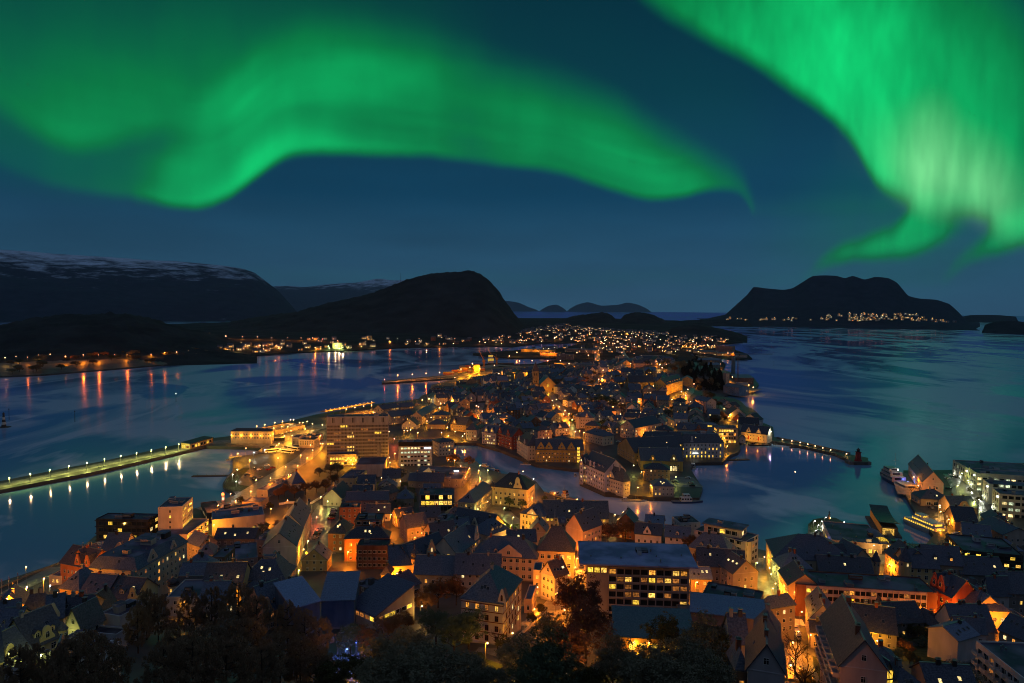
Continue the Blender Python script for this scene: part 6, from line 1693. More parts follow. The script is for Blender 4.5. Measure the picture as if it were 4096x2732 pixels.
def fill(polyD, ang, stx, sty, lim, lit=.25, hmin=5.5, hmax=9.5, skip=.06):
    """plain town houses in rows between the traced ones"""
    global nfill
    poly = [at('D', x, y, 8).xy for x, y in polyD]
    cx = sum(p.x for p in poly) / len(poly); cy = sum(p.y for p in poly) / len(poly)
    rad = max((p - Vector((cx, cy))).length for p in poly)
    ca, sa = math.cos(ang), math.sin(ang)
    k = int(rad / min(stx, sty)) + 1
    cand = []
    for i in range(-k, k + 1):
        for j in range(-k, k + 1):
            a = i * stx + R.uniform(-.12, .12) * stx
            b = j * sty + R.uniform(-.10, .10) * sty
            x, y = cx + a * ca - b * sa, cy + a * sa + b * ca
            if inpoly(x, y, poly):
                cand.append((y, x))
    cand.sort()
    done = 0
    for y, x in cand:
        if done >= lim:
            break
        w, dp = R.uniform(.68, .92) * stx, R.uniform(.55, .72) * sty
        if R.random() < skip or not inland(x, y) or shore_dist(x, y) < 9 or near_street(x, y, 7.5) or not fits(x, y, max(w, dp) * .52):
            continue
        an_ = ang + R.uniform(-.07, .07) + (math.pi / 2 if R.random() < .3 else 0)
        while an_ > math.pi / 2: an_ -= math.pi
        while an_ < -math.pi / 2: an_ += math.pi
        s = R.randrange(len(STY))
        rt = R.choice(('gu', 'gu', 'gv', 'hip', 'gu'))
        h_ = R.uniform(hmin, hmax)
        x0 = x - (w / 2) * math.cos(an_) + dp / 2 * math.sin(an_)
        y0 = y - (w / 2) * math.sin(an_) - dp / 2 * math.cos(an_)
        far = y > 900
        rr = B(None, None, None, None, None, h_, rt, R.uniform(3.6, 5.6), STY[s][0], STY[s][1], lit=lit * R.choice((.3, 1, 1.5)), sp=R.uniform(2.6, 3.4), pos=(x0, y0, an_, w, dp), litm=LIT[:3], sky=0 if far else R.choice((0, 0, 2, 3)),
               dorm=0 if far else R.choice((0, 0, 0, 1, 2)), gables=() if rt == 'gv' or R.random() < .6 else ((R.uniform(.3, .7), 4, 4, R.choice('tc')),), wins=True)
        rr[0].name = {'gu': 'ridge_roofed_house', 'gv': 'gable_fronted_house', 'hip': 'hip_roofed_house'}[rt]
        auto(rr[0], SNM[s] + ' house with ' + {'gu': 'ridge roof', 'gv': 'gable front', 'hip': 'hip roof'}[rt], 'house', 'houses of the inner town')
        nfill += 1
        done += 1
fill([(985, 905), (1180, 870), (1240, 900), (1260, 960), (1200, 1010), (1100, 1000), (985, 940)], .35, 17, 19, 75)
fill([(1200, 905), (1330, 870), (1420, 900), (1420, 990), (1340, 1030), (1240, 1010)], .5, 17, 18, 75)
fill([(1390, 895), (1560, 900), (1640, 960), (1640, 1000), (1540, 1010), (1410, 1000)], -.2, 17, 19, 55)
fill([(1290, 830), (1400, 800), (1540, 820), (1540, 880), (1400, 885), (1300, 880)], .15, 19, 22, 60)
fill([(1090, 880), (1260, 840), (1340, 870), (1250, 905), (1110, 905)], .2, 18, 20, 40)
# smaller gaps nearer to us
fill([(800, 1090), (1000, 1085), (1090, 1150), (1090, 1210), (900, 1200), (760, 1150)], .1, 15, 16, 16, .08, 4.5, 7)
fill([(1180, 1225), (1350, 1200), (1420, 1240), (1330, 1260)], .1, 14, 15, 8, .1, 6, 9)
fill([(1420, 1195), (1700, 1260), (1690, 1300), (1600, 1270), (1420, 1230)], -.3, 15, 17, 12, .15, 7, 10)
fill([(1830, 1290), (2340, 1260), (2340, 1330), (1900, 1345)], -.1, 16, 16, 14, .06, 7, 9.5)
fill([(2080, 1340), (2351, 1330), (2351, 1430), (2200, 1400)], -.4, 15, 16, 10, .06, 7, 9)
fill([(380, 1290), (700, 1260), (740, 1330), (600, 1400), (420, 1330)], .1, 15, 16, 12, .08, 6, 8)
fill([(0, 1475), (200, 1455), (250, 1480), (250, 1510), (0, 1530)], .45, 13, 14, 8, .1, 5, 7)
fill([(1000, 1290), (1130, 1310), (1080, 1370), (960, 1360)], .2, 14, 15, 6, .05, 6, 8)
fill([(2010, 1150), (2351, 1210), (2351, 1265), (2180, 1260)], -.4, 17, 18, 10, .08, 6, 9)
# ------------------------------------------------------------------ trees
def leafm(name, c1, c2):
    return principled(name, lambda nt, b: noise_col(nt, b, c1, c2, .45, 3), .8, .1)
LEAF = {'pine': leafm('pine_needles', (.12, .09, .06), (.36, .25, .15)), 'green': leafm('green_leaves', (.05, .08, .05), (.15, .19, .10)), 'dark': leafm('dark_leaves', (.10, .10, .065), (.26, .235, .15)),
        'autumn': leafm('russet_leaves', (.15, .075, .035), (.34, .17, .07)), 'copper': leafm('copper_leaves', (.09, .045, .035), (.20, .095, .07)), 'olive': leafm('yellowing_leaves', (.05, .05, .02), (.12, .105, .035)),
        'bare': leafm('last_leaves', (.05, .035, .022), (.09, .06, .035)), 'spruce': leafm('spruce_needles', (.010, .014, .013), (.022, .028, .024))}
BARK = plain('bark', (.055, .04, .03), .9, .1)
TREES = {}
def tree_mesh(kind, var):
    k = (kind, var)
    if k in TREES:
        return TREES[k]
    r = random.Random(hash(kind) % 1000 + var if False else sum(map(ord, kind)) + var * 77)
    t = MB()
    c = MB()
    H = 1.0
    tips = []
    def limb(p0, d, ln, rad, depth):
        p1 = p0 + d * ln
        t.tube(p0, p1, rad, rad * .62, BARK, 5, False)
        tips.append((p1, depth))
        if depth == 0:
            return
        for q in range(r.choice((2, 3))):
            nd = (d + Vector((r.uniform(-1, 1), r.uniform(-1, 1), r.uniform(-.25, .7))) * .75).normalized()
            limb(p0 + d * ln * r.uniform(.55, 1), nd, ln * r.uniform(.55, .8), rad * .55, depth - 1)
    cone = kind in ('spruce',)
    t.tube((0, 0, -.06), (0, 0, .95 if cone or kind == 'pine' else .45), .018, .008 if cone or kind == 'pine' else .013, BARK, 7, False)
    if not cone:
        for q in range(9 if kind != 'pine' else 16):
            a = q * 2.4 + r.uniform(-.4, .4)
            z0 = r.uniform(.24, .5) if kind != 'pine' else r.uniform(.25, .9)
            d = Vector((math.cos(a), math.sin(a), r.uniform(.25, 1.3) if kind != 'pine' else r.uniform(.1, .6))).normalized()
            limb(Vector((0, 0, z0)), d, (.20 if kind != 'pine' else .2 * (1.25 - z0)) * r.uniform(.8, 1.25), .009, 2)
    L = LEAF[kind]
    def leaf(p, s, up=None):
        n = Vector((r.gauss(0, 1), r.gauss(0, 1), r.gauss(0, .8))).normalized()
        u = n.orthogonal().normalized()
        if up is not None:
            u = (up + u * .5).normalized()
        w = n.cross(u).normalized()
        a, b = s * r.uniform(.6, 1.2), s * r.uniform(.35, .7)
        c.face([p - u * a, p + w * b, p + u * a, p - w * b], L)
    if cone:
        for q in range(1500):
            z = r.random() ** .8
            rad = .2 * (1 - z) * r.uniform(.5, 1.05) * (1 + .25 * math.sin(z * 60)) + .01
            a = r.uniform(0, 6.283)
            leaf(Vector((rad * math.cos(a), rad * math.sin(a), .08 + z * .9 - rad * .3)), .035)
    else:
        cl = [p for p, d in tips if d <= 1]
        nper = {'pine': 70, 'bare': 9}.get(kind, 32)
        sz = {'pine': .011, 'bare': .009}.get(kind, .017)
        spread = {'pine': .032, 'bare': .05}.get(kind, .052)
        # fill out the crown with clumps of its own between the limb tips
        extra = []
        lob = [(Vector((r.uniform(-.2, .2), r.uniform(-.2, .2), r.uniform(.5, .82))), r.uniform(.13, .22)) for _ in range(7)]
        if kind not in ('bare', 'pine'):
            for q in range(150):
                lc, lr = r.choice(lob)
                v = Vector((r.gauss(0, 1), r.gauss(0, 1), r.gauss(0, 1))).normalized()
                extra.append(lc + v * lr * r.uniform(.7, 1.0))
        if kind == 'pine':
            for q in range(170):
                z = r.uniform(.2, 1.0)
                rad = .36 * math.sin(math.pi * min(1, (1.08 - z) / .95)) ** .7 * r.uniform(.55, 1)
                a = r.uniform(0, 6.283)
                extra.append(Vector((rad * math.cos(a), rad * math.sin(a), z)))
        for p in cl + extra:
            if p.z < .16:
                continue
            out = Vector((p.x, p.y, .12)).normalized()
            m_ = int(nper * r.uniform(.5, 1.3))
            for q in range(m_):
                if kind == 'pine':              # upright candles of needles
                    o = Vector((r.gauss(0, spread * .42), r.gauss(0, spread * .42), r.uniform(-1, 1) * spread * 1.1))
                    leaf(p + o, sz, Vector((r.uniform(-.5, .5), r.uniform(-.5, .5), 1)))
                else:
                    leaf(p + Vector((r.gauss(0, spread * .5), r.gauss(0, spread * .5), r.gauss(0, spread * .38))), sz)
    TREES[k] = (t.mesh('trunk'), c.mesh('crown'))
    return TREES[k]
TNAME = {'pine': 'pine_tree', 'green': 'broadleaf_tree', 'dark': 'broadleaf_tree', 'autumn': 'broadleaf_tree', 'copper': 'beech_tree', 'olive': 'broadleaf_tree', 'bare': 'bare_tree', 'spruce': 'spruce_tree'}
TWORD = {'pine': 'dark bushy pine', 'green': 'dim green tree', 'dark': 'nearly black leafy tree', 'autumn': 'russet autumn tree', 'copper': 'dark copper leaved tree', 'olive': 'yellowing tree', 'bare': 'thin half bare tree', 'spruce': 'dark spruce'}
nv = [0]
def tree(z, X, Y, h, w, kind, pos=None, label=None, cat='tree', group='trees of the town'):
    p = Vector((*pos, 0)) if pos else ag(z, X, Y, h * .97)
    p.z = g(p.x, p.y)
    nv[0] += 1
    tm, cm = tree_mesh(kind, nv[0] % 3)
    o = bpy.data.objects.new(TNAME[kind], None)
    COL.objects.link(o)
    o.location = p
    o.rotation_euler = (0, 0, R.uniform(0, 6.28))
    o.scale = (w / .72, w / .72, h) if kind != 'spruce' else (w / .4, w / .4, h)
    link('trunk', tm, o)
    link('crown', cm, o)
    if label:
        tag(o, label, cat, group)
    else:
        auto(o, TWORD[kind], cat, group)
    return o
def trees(s):
    for ln in s.strip().split('\n'):
        z, kind, rest = ln.split(' ', 2)
        for q in rest.split(';'):
            X, Y, h, w = map(float, q.split())
            tree(z, X, Y, h, w, kind)
trees('''b3 pine 930 262 17 13;560 300 15 9;250 345 15 8;-340 330 15 7;1180 420 15 10;1600 500 14 9;1840 600 13 8;2040 710 12 8;-180 390 14 8;-460 560 13 8;1500 900 14 12;1020 760 15 13;560 800 15 12;120 820 15 11;1780 980 12 9;2000 1120 11 9;1250 1150 12 11;760 1180 13 11;300 1200 13 11;-100 1150 12 10
a3 pine 1230 1255 13 8;1050 1370 12 8;480 1330 11 7;280 1360 11 6;1500 1290 12 8;800 1480 10 7
c3 autumn 1330 150 11 10;1580 85 12 9;1150 280 10 9;640 640 10 9;850 560 9 8;300 780 9 7
c3 green 1300 520 12 11;1750 535 13 12;120 740 10 8;1550 700 11 10
c3 dark 950 860 11 11;600 960 11 11;1200 1020 12 12;900 1180 11 12;1500 1160 11 11;1750 1130 10 9;500 1250 11 11;1250 1320 11 12;1850 1330 10 10;750 1400 11 11;2050 1400 9 9
c3 olive 60 1230 9 9;330 1180 9 8;2220 920 5 5;-140 1260 9 8
c3 bare 1930 1180 6 4;2150 760 8 6;560 540 9 7
d3 copper 930 75 21 15;760 70 17 9;1020 480 17 14;820 760 14 12
d3 dark 500 640 9 9.5;170 960 10 11;1390 975 15 9.5;40 1080 9 9;1750 1180 12 10
d3 green 480 1015 16 12;780 1230 11 8;150 1250 11 10
d3 olive 2130 640 14 11;1000 1340 9 9;400 470 5 4;270 590 5 4;1080 1400 8 7
d3 dark 2000 1050 13 11;2280 1000 12 10;1900 1330 11 11;2200 1350 11 11
e3 dark 250 650 14 10;420 770 12 9;120 950 13 10;380 1060 12 10;200 1250 12 11;450 1350 10 8
e3 olive 610 880 11 6;560 1080 9 5;1720 1420 6 5
e3 bare 1560 780 15 8;1690 1140 15 8
f3 dark 470 810 5 5;1430 1370 9 14;1230 930 4 5;900 960 3 4
f3 olive 800 735 6 6;980 790 6 7;1440 1010 5 5;900 1210 4 4;780 1140 4 4;1510 1090 4 4
f3 green 990 930 4 4.5;640 870 5 6;330 880 4 5;600 1090 4 5
f3 autumn 790 1030 4 4;700 980 4 5
b2 autumn 1560 390 9 9;1700 410 9 9;1850 370 9 9;2000 340 9 9;2130 330 9 8;2250 260 9 9;1480 450 8 8
b2 dark 2290 90 11 10;2200 120 10 9;1500 900 7 7;1260 930 7 7;2050 170 7 7
b2 olive 965 560 6 5;1370 640 6 5;1180 1030 5 5
c2 dark 790 200 10 11;700 240 9 9;950 470 8 9;820 620 6 7;860 420 7 8;560 420 6 8;250 470 5 8
c2 autumn 1560 -20 9 9;1750 10 10 9;1480 0 8 6
c2 bare 430 265 8 8
c2 green 2310 570 7 6
d2 copper 1320 905 13 13
d2 autumn 1560 890 12 10;1760 560 4 4
d2 green 140 600 7 6;450 550 5 4.5;650 580 5 4
d2 bare 1420 840 9 7
e2 autumn 80 1090 11 9;230 1330 9 8
e2 bare 925 1420 6 4
d1 autumn 200 565 10 13;1000 475 10 12;1430 460 9 12;1900 940 8 10;2230 880 7 9
d1 green 1230 715 15 22;770 515 10 12;920 500 10 12;1400 780 12 14
d1 dark 290 1035 10 11;1500 850 10 10;1300 1060 8 9;1390 1140 9 11;1280 1150 8 10;1700 930 8 9;2150 930 8 10;1920 1030 8 8;620 545 9 7;1100 520 9 9;2230 190 16 16;2120 230 14 14;2300 260 14 15;2200 300 13 14;2050 260 12 13
d1 olive 850 985 8 8;820 1060 6 6
f2 bare 810 420 6 4;1330 320 6 4;1360 380 6 4;1490 500 6 4;600 1160 6 5;730 1160 6 5;1280 250 6 4
f2 olive 1610 440 5 4;1730 570 5 4
T5 green 980 270 7 7''')
def scatter(z, poly, n, kinds, h, w, group):
    xs = [p[0] for p in poly]; ys = [p[1] for p in poly]
    c = 0
    for _ in range(n * 6):
        X, Y = R.uniform(min(xs), max(xs)), R.uniform(min(ys), max(ys))
        if not inpoly(X, Y, poly):
            continue
        p = ag(z, X, Y, 4)
        if not inland(p.x, p.y) or not fits(p.x, p.y, 4) or near_street(p.x, p.y, 3):
            continue
        s = R.uniform(.8, 1.2)
        tree(None, 0, 0, h * s, w * s, R.choice(kinds), pos=(p.x, p.y), group=group)
        c += 1
        if c >= n:
            return
scatter('e1', [(-60, 230), (180, 225), (330, 330), (520, 470), (570, 640), (400, 690), (230, 600), (120, 560), (-60, 430)], 62, ['spruce', 'spruce', 'spruce', 'dark'], 14, 10, 'spruces on the eastern slope')
scatter('e1', [(130, 590), (300, 650), (480, 760), (560, 1000), (680, 1110), (400, 1080), (330, 780)], 34, ['autumn', 'dark', 'olive'], 7, 8, 'bushes on the eastern slope')
scatter('T1', [(0, 930), (550, 900), (1500, 840), (2000, 840), (2000, 870), (1200, 920), (600, 985), (0, 1030)], 46, ['autumn', 'dark', 'olive'], 10, 16, 'trees on the far shore')
scatter('D', [(1300, 800), (1560, 800), (1560, 900), (1250, 900)], 26, ['dark', 'autumn', 'green'], 9, 10, 'garden trees of the inner town')
scatter('D', [(1000, 900), (1300, 900), (1560, 960), (1560, 1010), (1300, 1000), (1000, 950)], 22, ['dark', 'autumn', 'olive'], 7, 7, 'garden trees of the inner town')
# ------------------------------------------------------------------ street lamps
LMP = '''a3 190 266 y6 3000;778 330 y6 3000;365 245 c4 500;685 228 c4 500;120 700 y6 900;480 760 y5 900;900 860 g6 500;560 1180 g6 1500;240 1270 g6 1000;1300 700 y6 1200
b3 1755 18 g6 2200;155 455 y5 900;60 400 y5 900;700 330 y6 3500;500 330 y6 3000;1050 230 y6 3500;1350 230 y6 2500;320 240 y6 900
a2 1070 1255 w8 1800;355 1535 w9 600;2000 1500 y7 3000;2200 1300 o7 3500;2300 1480 y6 3000
D 21 1097 g6 3000;69 1088 g6 3000;114 1078.5 g6 3000;158 1070 g6 3000;199 1062 g6 3000;239 1054 g6 3000;277 1046.7 g6 3000;313 1040 g6 3000;347 1033 g6 3000;380 1026.5 g6 3000;410 1020 g6 3000
D 15 1375 o8 9000;60 1350 o8 8000;100 1328 o8 8000;150 1298 o8 6000;500 1160 o8 4000;540 1150 o8 4000;575 1128 o8 4500;620 1098 o8 4500;655 1072 o8 4500;690 1045 o8 5000;712 1022 o8 5000;735 1000 o8 5000;640 1018 y8 5000;670 1000 y8 5000;700 985 y8 5000;660 980 y8 4000
D 412 1270 o7 4500;432 1245 o7 4500;455 1225 o7 4500;490 1205 y7 4000;425 1290 o7 3500;505 1195 y6 3500
b2 818 530 o8 3500;1083 66 o8 3500;910 200 c4 1400;848 265 c4 1400;898 362 c4 1600;1172 335 w9 2500;1742 147 o8 4000;1615 272 o6 2000;1645 272 o6 2000;1873 36 o8 4000;2180 488 g5 2200;2058 572 w5 2200;2153 632 g5 2500;2115 1272 g6 2200;2130 1420 o5 1500;1820 1292 y6 2500;1375 735 o6 5000;2000 850 r5 3500;1470 40 w7 1000;1600 620 o5 1500;1880 1180 g5 1800
c2 675 818 o8 6500;1092 1070 o8 5500;1572 1250 o8 6500;830 1478 o5 2800;1045 1440 o5 2800;545 310 w5 700;802 358 w5 500;320 440 w5 400;1835 587 g6 2200;1843 665 g6 2200;1865 742 g6 2200;1912 800 g6 2200;2233 726 g5 2200;2327 960 y8 4500;2305 1110 w6 1800;1900 140 g5 1400;2005 207 g5 1400;1880 210 o9 5000;1900 318 o9 6000;1930 430 o9 6000;1750 180 o9 5000;1700 300 o9 3000;1550 70 y5 1500;1465 60 y6 2500;145 125 y5 2000;57 70 y5 2000;125 68 y5 2000;190 68 y5 2000;1632 150 r5 700;660 100 y6 3500;650 30 y6 3500;80 1330 o6 4500;120 1000 o6 2000;900 1200 o6 4000;1200 1440 o6 3500;1400 1390 o6 3500;1700 1330 y7 3500;1950 1440 o7 3000;2200 1430 o7 3500;850 1530 o6 2500;1000 1130 o6 4000;2000 640 y7 2500
d2 285 418 o8 4000;283 325 c5 1200;5 855 g5 2200;1718 445 y6 2500;1895 415 y6 2500;950 1310 o6 3500;577 520 o8 4000;880 605 o8 3500;265 590 o8 3500;1518 780 w8 2500;140 222 w5 900;1000 1130 o7 4500;900 1250 o7 4500;880 1420 o7 4500;850 1540 o7 4500;700 640 o8 3000;130 1000 y5 3000;60 1080 y5 2500;1130 1060 y6 2500;1400 820 w8 2000;300 1460 o6 3500;640 1500 o6 3000;40 1500 o6 3500;1660 140 g6 2000;1770 230 y5 1500;2240 300 g5 1500
c3 1092 512 w5 700;1983 1018 y6 3000;2167 722 y5 500;1395 158 y5 300;560 190 y5 2500;750 60 o6 3000;60 1100 b4 900;200 960 b4 800;-60 1000 b4 900;100 1330 y4 3500;2340 720 y4 1200;2330 880 y4 600
d3 285 552 o5 1800;330 250 o6 3500;600 330 o7 4500;640 150 o7 4500;1230 1325 w4 500;28 1490 w4 600;850 1480 y4 2500;700 1440 y4 1800;700 560 o6 2500;900 120 o7 4500;1850 1010 y3 1600;1650 1010 y3 1200;2200 1010 y3 900;1500 1420 g4 1200
e2 943 1220 w7 2500;1800 905 c4 900;1848 963 c4 900;1900 975 c4 900;1895 910 c4 900;1948 857 c4 600;2200 920 c4 600;2010 862 y4 700;1100 1400 y7 2000;1000 1480 g7 2500;1170 1550 g6 2000;1960 1170 b3 600;1530 230 w9 0
e3 172 182 o8 8000;1215 268 o5 1500;1610 588 o5 1300;1728 905 o6 2200;1480 1010 o7 2100;1300 290 y6 2600;1190 70 g6 3500;1330 420 o7 1700;1400 560 o7 1700;1450 700 o7 1700;1560 860 o7 1800;1440 1320 o7 1500;1250 200 y6 1600;1850 1000 y5 1600
f3 1245 612 o5 1500;1400 640 o6 3500;620 45 o6 3500;1750 700 o6 3500;2050 730 o6 3500;1230 430 o7 3500;300 985 y4 1500;330 1040 y4 1200;1470 880 y3 600;430 560 o6 450;700 560 o6 450;100 560 o6 450;900 560 o6 450
f2 1175 690 w5 1400;1175 716 w5 1400;1185 778 y5 1400;1277 815 y5 1800;1295 883 y5 1800;265 1240 w5 1200;465 1250 w5 1200;1105 405 y6 2500;1610 510 c3 900;1620 525 c3 900;1715 610 c3 900;1732 630 c3 900;1420 420 g8 2600;1500 550 g8 2600;1650 640 g8 2600;1740 765 g8 2600;1810 830 g8 2600;1560 350 g8 2600;1480 250 g8 2600;930 230 o8 3500;880 420 o8 3500;820 300 o8 3000;1390 830 y4 1200;2200 1000 y5 1500;2300 1100 y5 1500;2100 900 g6 2000;300 1340 y6 2500;450 1400 y6 2500;470 1500 o6 4000;640 1560 o6 4000
c1 772 462 o10 7000;970 452 o10 7000;1160 438 o10 7000;1347 428 o10 6000;592 522 r6 900;2305 200 o26 60000;1797 303 o20 30000;1763 355 y12 30000;1640 380 y14 30000;1900 370 y12 25000;2100 330 o12 20000;440 975 o6 1500;1108 803 y7 3500;1512 810 o7 3500;1412 852 o7 3500;1235 887 o7 3500;1200 915 o7 3500;1228 1045 y6 2500;1170 1095 y6 2500;1045 1255 o7 4500;857 1228 y5 2200;900 1228 y5 2200;945 1215 g5 1500;1370 1255 o7 4500;1465 1297 o7 4500;1557 1240 y6 3500;1687 1270 y6 3500;1657 1303 g5 1200;1850 885 o6 2500;1330 780 c6 3500;1200 790 g6 2500;2190 575 o7 4000;1850 605 y6 2500;1790 690 o6 2500;1715 725 y6 3000;1360 850 y6 3500;1345 910 y6 3500;650 1240 o6 1500;730 1540 o6 4000;720 1340 r6 3500;60 930 o7 5000;180 910 o7 5000;300 890 o7 5000;410 875 o7 5000;1910 1230 y5 2500;1930 960 o7 4500;1890 1030 o7 4500;1880 900 o7 4000;2240 1100 o6 2500;2160 440 w10 9000;2250 430 w10 9000;1560 500 o7 2500;1450 1180 y6 3500
d1 97 268 o18 14000;270 265 o18 14000;484 265 o18 14000;658 265 o18 14000;777 305 o14 12000;62 150 y10 9000;450 160 o9 7000;530 152 o9 7000;585 148 o9 7000;890 155 o7 4000;1018 133 o7 4000;1047 190 o7 4000;1140 148 o9 9000;1165 200 o9 9000;1185 120 o9 9000;1150 240 o9 9000;1235 20 o8 5000;1295 65 o8 5000;1385 48 o8 5000;1340 20 o8 5000;1320 300 o7 4000;1160 325 o7 4000;1185 520 o8 6000;1230 515 o8 6000;1290 575 o8 5000;1245 395 o7 4000;1150 640 o8 9000;1170 600 o8 6000;1630 305 o7 4000;1660 292 o7 4000;1920 300 o7 4000;1980 275 o7 4000;2027 315 w7 4000;2057 362 o7 3000;2120 315 o7 4000;1835 395 w6 3000;1730 420 y6 3000;2027 70 o12 16000;1837 98 o8 5000;1830 35 o8 5000;1505 75 y10 14000;1510 150 o8 6000;1530 190 o8 6000;1580 240 o8 6000;1675 165 o8 4000;2195 135 w8 5000;2245 135 w8 5000;2065 225 o7 3000
d1 545 812 o7 5000;600 800 y7 5000;640 900 o7 5000;720 950 o7 5000;775 995 y6 4000;820 1075 g6 2500;435 800 y7 2500;335 860 y5 900;210 862 y5 900;465 1100 y4 1500;1635 890 o7 3500;1735 825 o6 2000;1830 770 o6 2500;1760 975 y5 1200;1880 1042 o6 1500;1240 885 o6 3000;1380 900 o6 3500;1480 1000 o6 3500;1195 1140 w5 1800;980 1255 y6 3000;1550 1120 g5 1200;1563 1485 g6 2500;1592 1535 g6 2500;1715 1140 o6 2500;1610 570 y6 1500;1935 612 y6 4000;2320 692 o7 6000;2190 800 o6 3000;2265 1138 y6 1800;560 880 o7 5000;700 1000 o7 4500;860 1240 o7 5000;920 1230 o7 4500;780 1150 o6 3500;1840 1250 o6 3500;360 690 y5 2500;650 1330 o5 1500;1750 800 o6 2500
e1 145 585 o7 5000;95 832 o6 4000;30 740 o7 6000;60 660 o7 5000;560 925 y5 2200;605 970 y5 2200;645 1005 y5 2200;622 1035 y5 1800;748 1083 y5 2200;1360 1350 w2 250;1487 1368 w2 250;1603 1390 w2 250;1706 1413 w2 250;1808 1438 w2 250;1912 1465 w2 250;2020 1493 w2 250;2238 1545 w2 250;680 490 o8 6000;900 600 y9 9000;960 630 y9 7000;515 310 o8 8000;145 97 o8 5000;210 140 y8 5000;240 150 y8 5000;618 160 y8 7000;690 155 o8 7000;550 185 g8 6000;440 180 g8 5000;300 165 y8 5000;345 60 y8 3000;400 60 y8 3000;437 52 y8 3000;288 55 y8 3000;235 60 y8 3000;155 50 o8 3000;40 48 o8 3000;600 1440 y6 2500;560 1330 y5 1500
b1 1180 1165 y8 2000;1290 1145 y8 2000;1428 1117 y8 2500;1535 1098 y8 2500;1642 1077 w8 2500;1685 1077 w8 2500;1768 1118 y8 3500;1813 1117 y8 2500;1873 1100 y8 2500;1943 1133 w6 1500;2080 1148 w6 1500;1413 1192 y8 3500;1523 1170 y8 3500;1290 1490 c5 1800;1140 1530 c5 1400;2055 1405 y7 4500;2085 1405 y7 4500;1948 1495 o7 4500;1030 1468 y8 4500;920 1540 y7 4500;1450 1430 y7 6000;1560 1300 y7 5000;1500 1480 y6 4000;1650 1230 y7 4500
T1 573 895 o8 14000;680 895 o8 14000;790 895 o8 12000;875 893 o8 12000;450 905 o8 12000;1040 890 o8 8000;1133 878 o8 8000;1217 875 o8 8000;1300 865 o8 8000;1385 855 o8 9000;1447 850 o8 7000;1420 852 o8 7000;1555 765 o8 14000;1668 770 o8 14000;1772 770 o8 14000;1870 775 o8 12000;1980 775 o8 9000;2073 778 o8 14000;2153 778 o8 12000;2222 785 r8 8000;2297 785 o8 9000;1640 855 w8 5000;1905 828 o8 9000;1660 810 w8 0;1690 825 w8 0;1715 830 w8 5000;1790 830 w8 0;1835 830 o8 7000;1440 745 w8 3000;1483 755 w8 5000;35 915 w6 2500;110 905 y6 2500;190 910 o6 3000;265 897 y6 2500;345 890 y6 2500;2170 845 y9 18000;2260 835 g12 22000;2310 830 g12 22000;1550 850 o7 6000'''
for ln in LMP.split('\n'):
    z, rest = ln.split(' ', 1)
    for q in rest.split(';'):
        X, Y, ch_, P = q.split()
        lamp(z, float(X), float(Y), ch_[0], float(P), float(ch_[1:]))
# ------------------------------------------------------------------ the far suburb
FW = [emit('far_window', (1.0, .58, .16), 4.0), emit('far_window_pale', (1.0, .78, .42), 4.5), emit('far_window_amber', (1.0, .36, .06), 5.0)]
def small_house(mb, x, y, z, a, s, wc, rc, lit):
    ca, sa = math.cos(a), math.sin(a)
    T = lambda px_, py_, pz: (x + px_ * ca - py_ * sa, y + px_ * sa + py_ * ca, z + pz)
    w, d, h, rh = 5.5 * s, 4.5 * s, 5.5 * s, 3.2 * s
    for q in ((-1, -1, 1, -1), (1, -1, 1, 1), (1, 1, -1, 1), (-1, 1, -1, -1)):
        mb.face([T(q[0] * w, q[1] * d, -3), T(q[2] * w, q[3] * d, -3), T(q[2] * w, q[3] * d, h), T(q[0] * w, q[1] * d, h)], wc)
    for sx in (-1, 1):
        mb.face([T(sx * w, -d, h), T(sx * w, d, h), T(sx * w, 0, h + rh)], wc)
    mb.face([T(-w - .4, -d - .5, h - .3), T(w + .4, -d - .5, h - .3), T(w + .4, 0, h + rh + .1), T(-w - .4, 0, h + rh + .1)], rc)
    mb.face([T(w + .4, d + .5, h - .3), T(-w - .4, d + .5, h - .3), T(-w - .4, 0, h + rh + .1), T(w + .4, 0, h + rh + .1)], rc)
    for k in range(lit):
        zz, xx = R.choice((1.2, 3.6)) * s, R.uniform(-.7, .55) * w
        mm = R.choice(FW)
        mb.face([T(xx, -d - .05, zz), T(xx + 1.3 * s, -d - .05, zz), T(xx + 1.3 * s, -d - .05, zz + 1.4 * s), T(xx, -d - .05, zz + 1.4 * s)], mm)
    if lit > 1:
        for sx in (-1, 1):
            mb.face([T(sx * (w + .05), -1.1, 2.4 * s), T(sx * (w + .05), .5, 2.4 * s), T(sx * (w + .05), .5, 3.9 * s), T(sx * (w + .05), -1.1, 3.9 * s)], R.choice(FW))
FARW = [wallm((.5, .48, .46)), wallm((.38, .34, .3)), wallm((.3, .22, .14)), wallm((.24, .10, .06))]
FARR = [roofm((.05, .06, .065)), roofm((.07, .06, .055))]
DIST = []
for k in range(10):
    mb = MB()
    small_house(mb, 0, 0, 0, 0, 1, FARW[k % 4], FARR[k % 2], (0, 1, 1, 2, 1, 2, 3, 0, 1, 2)[k])
    DIST.append(mb.mesh('house'))
DCOL = ['pale', 'grey', 'ochre', 'red']
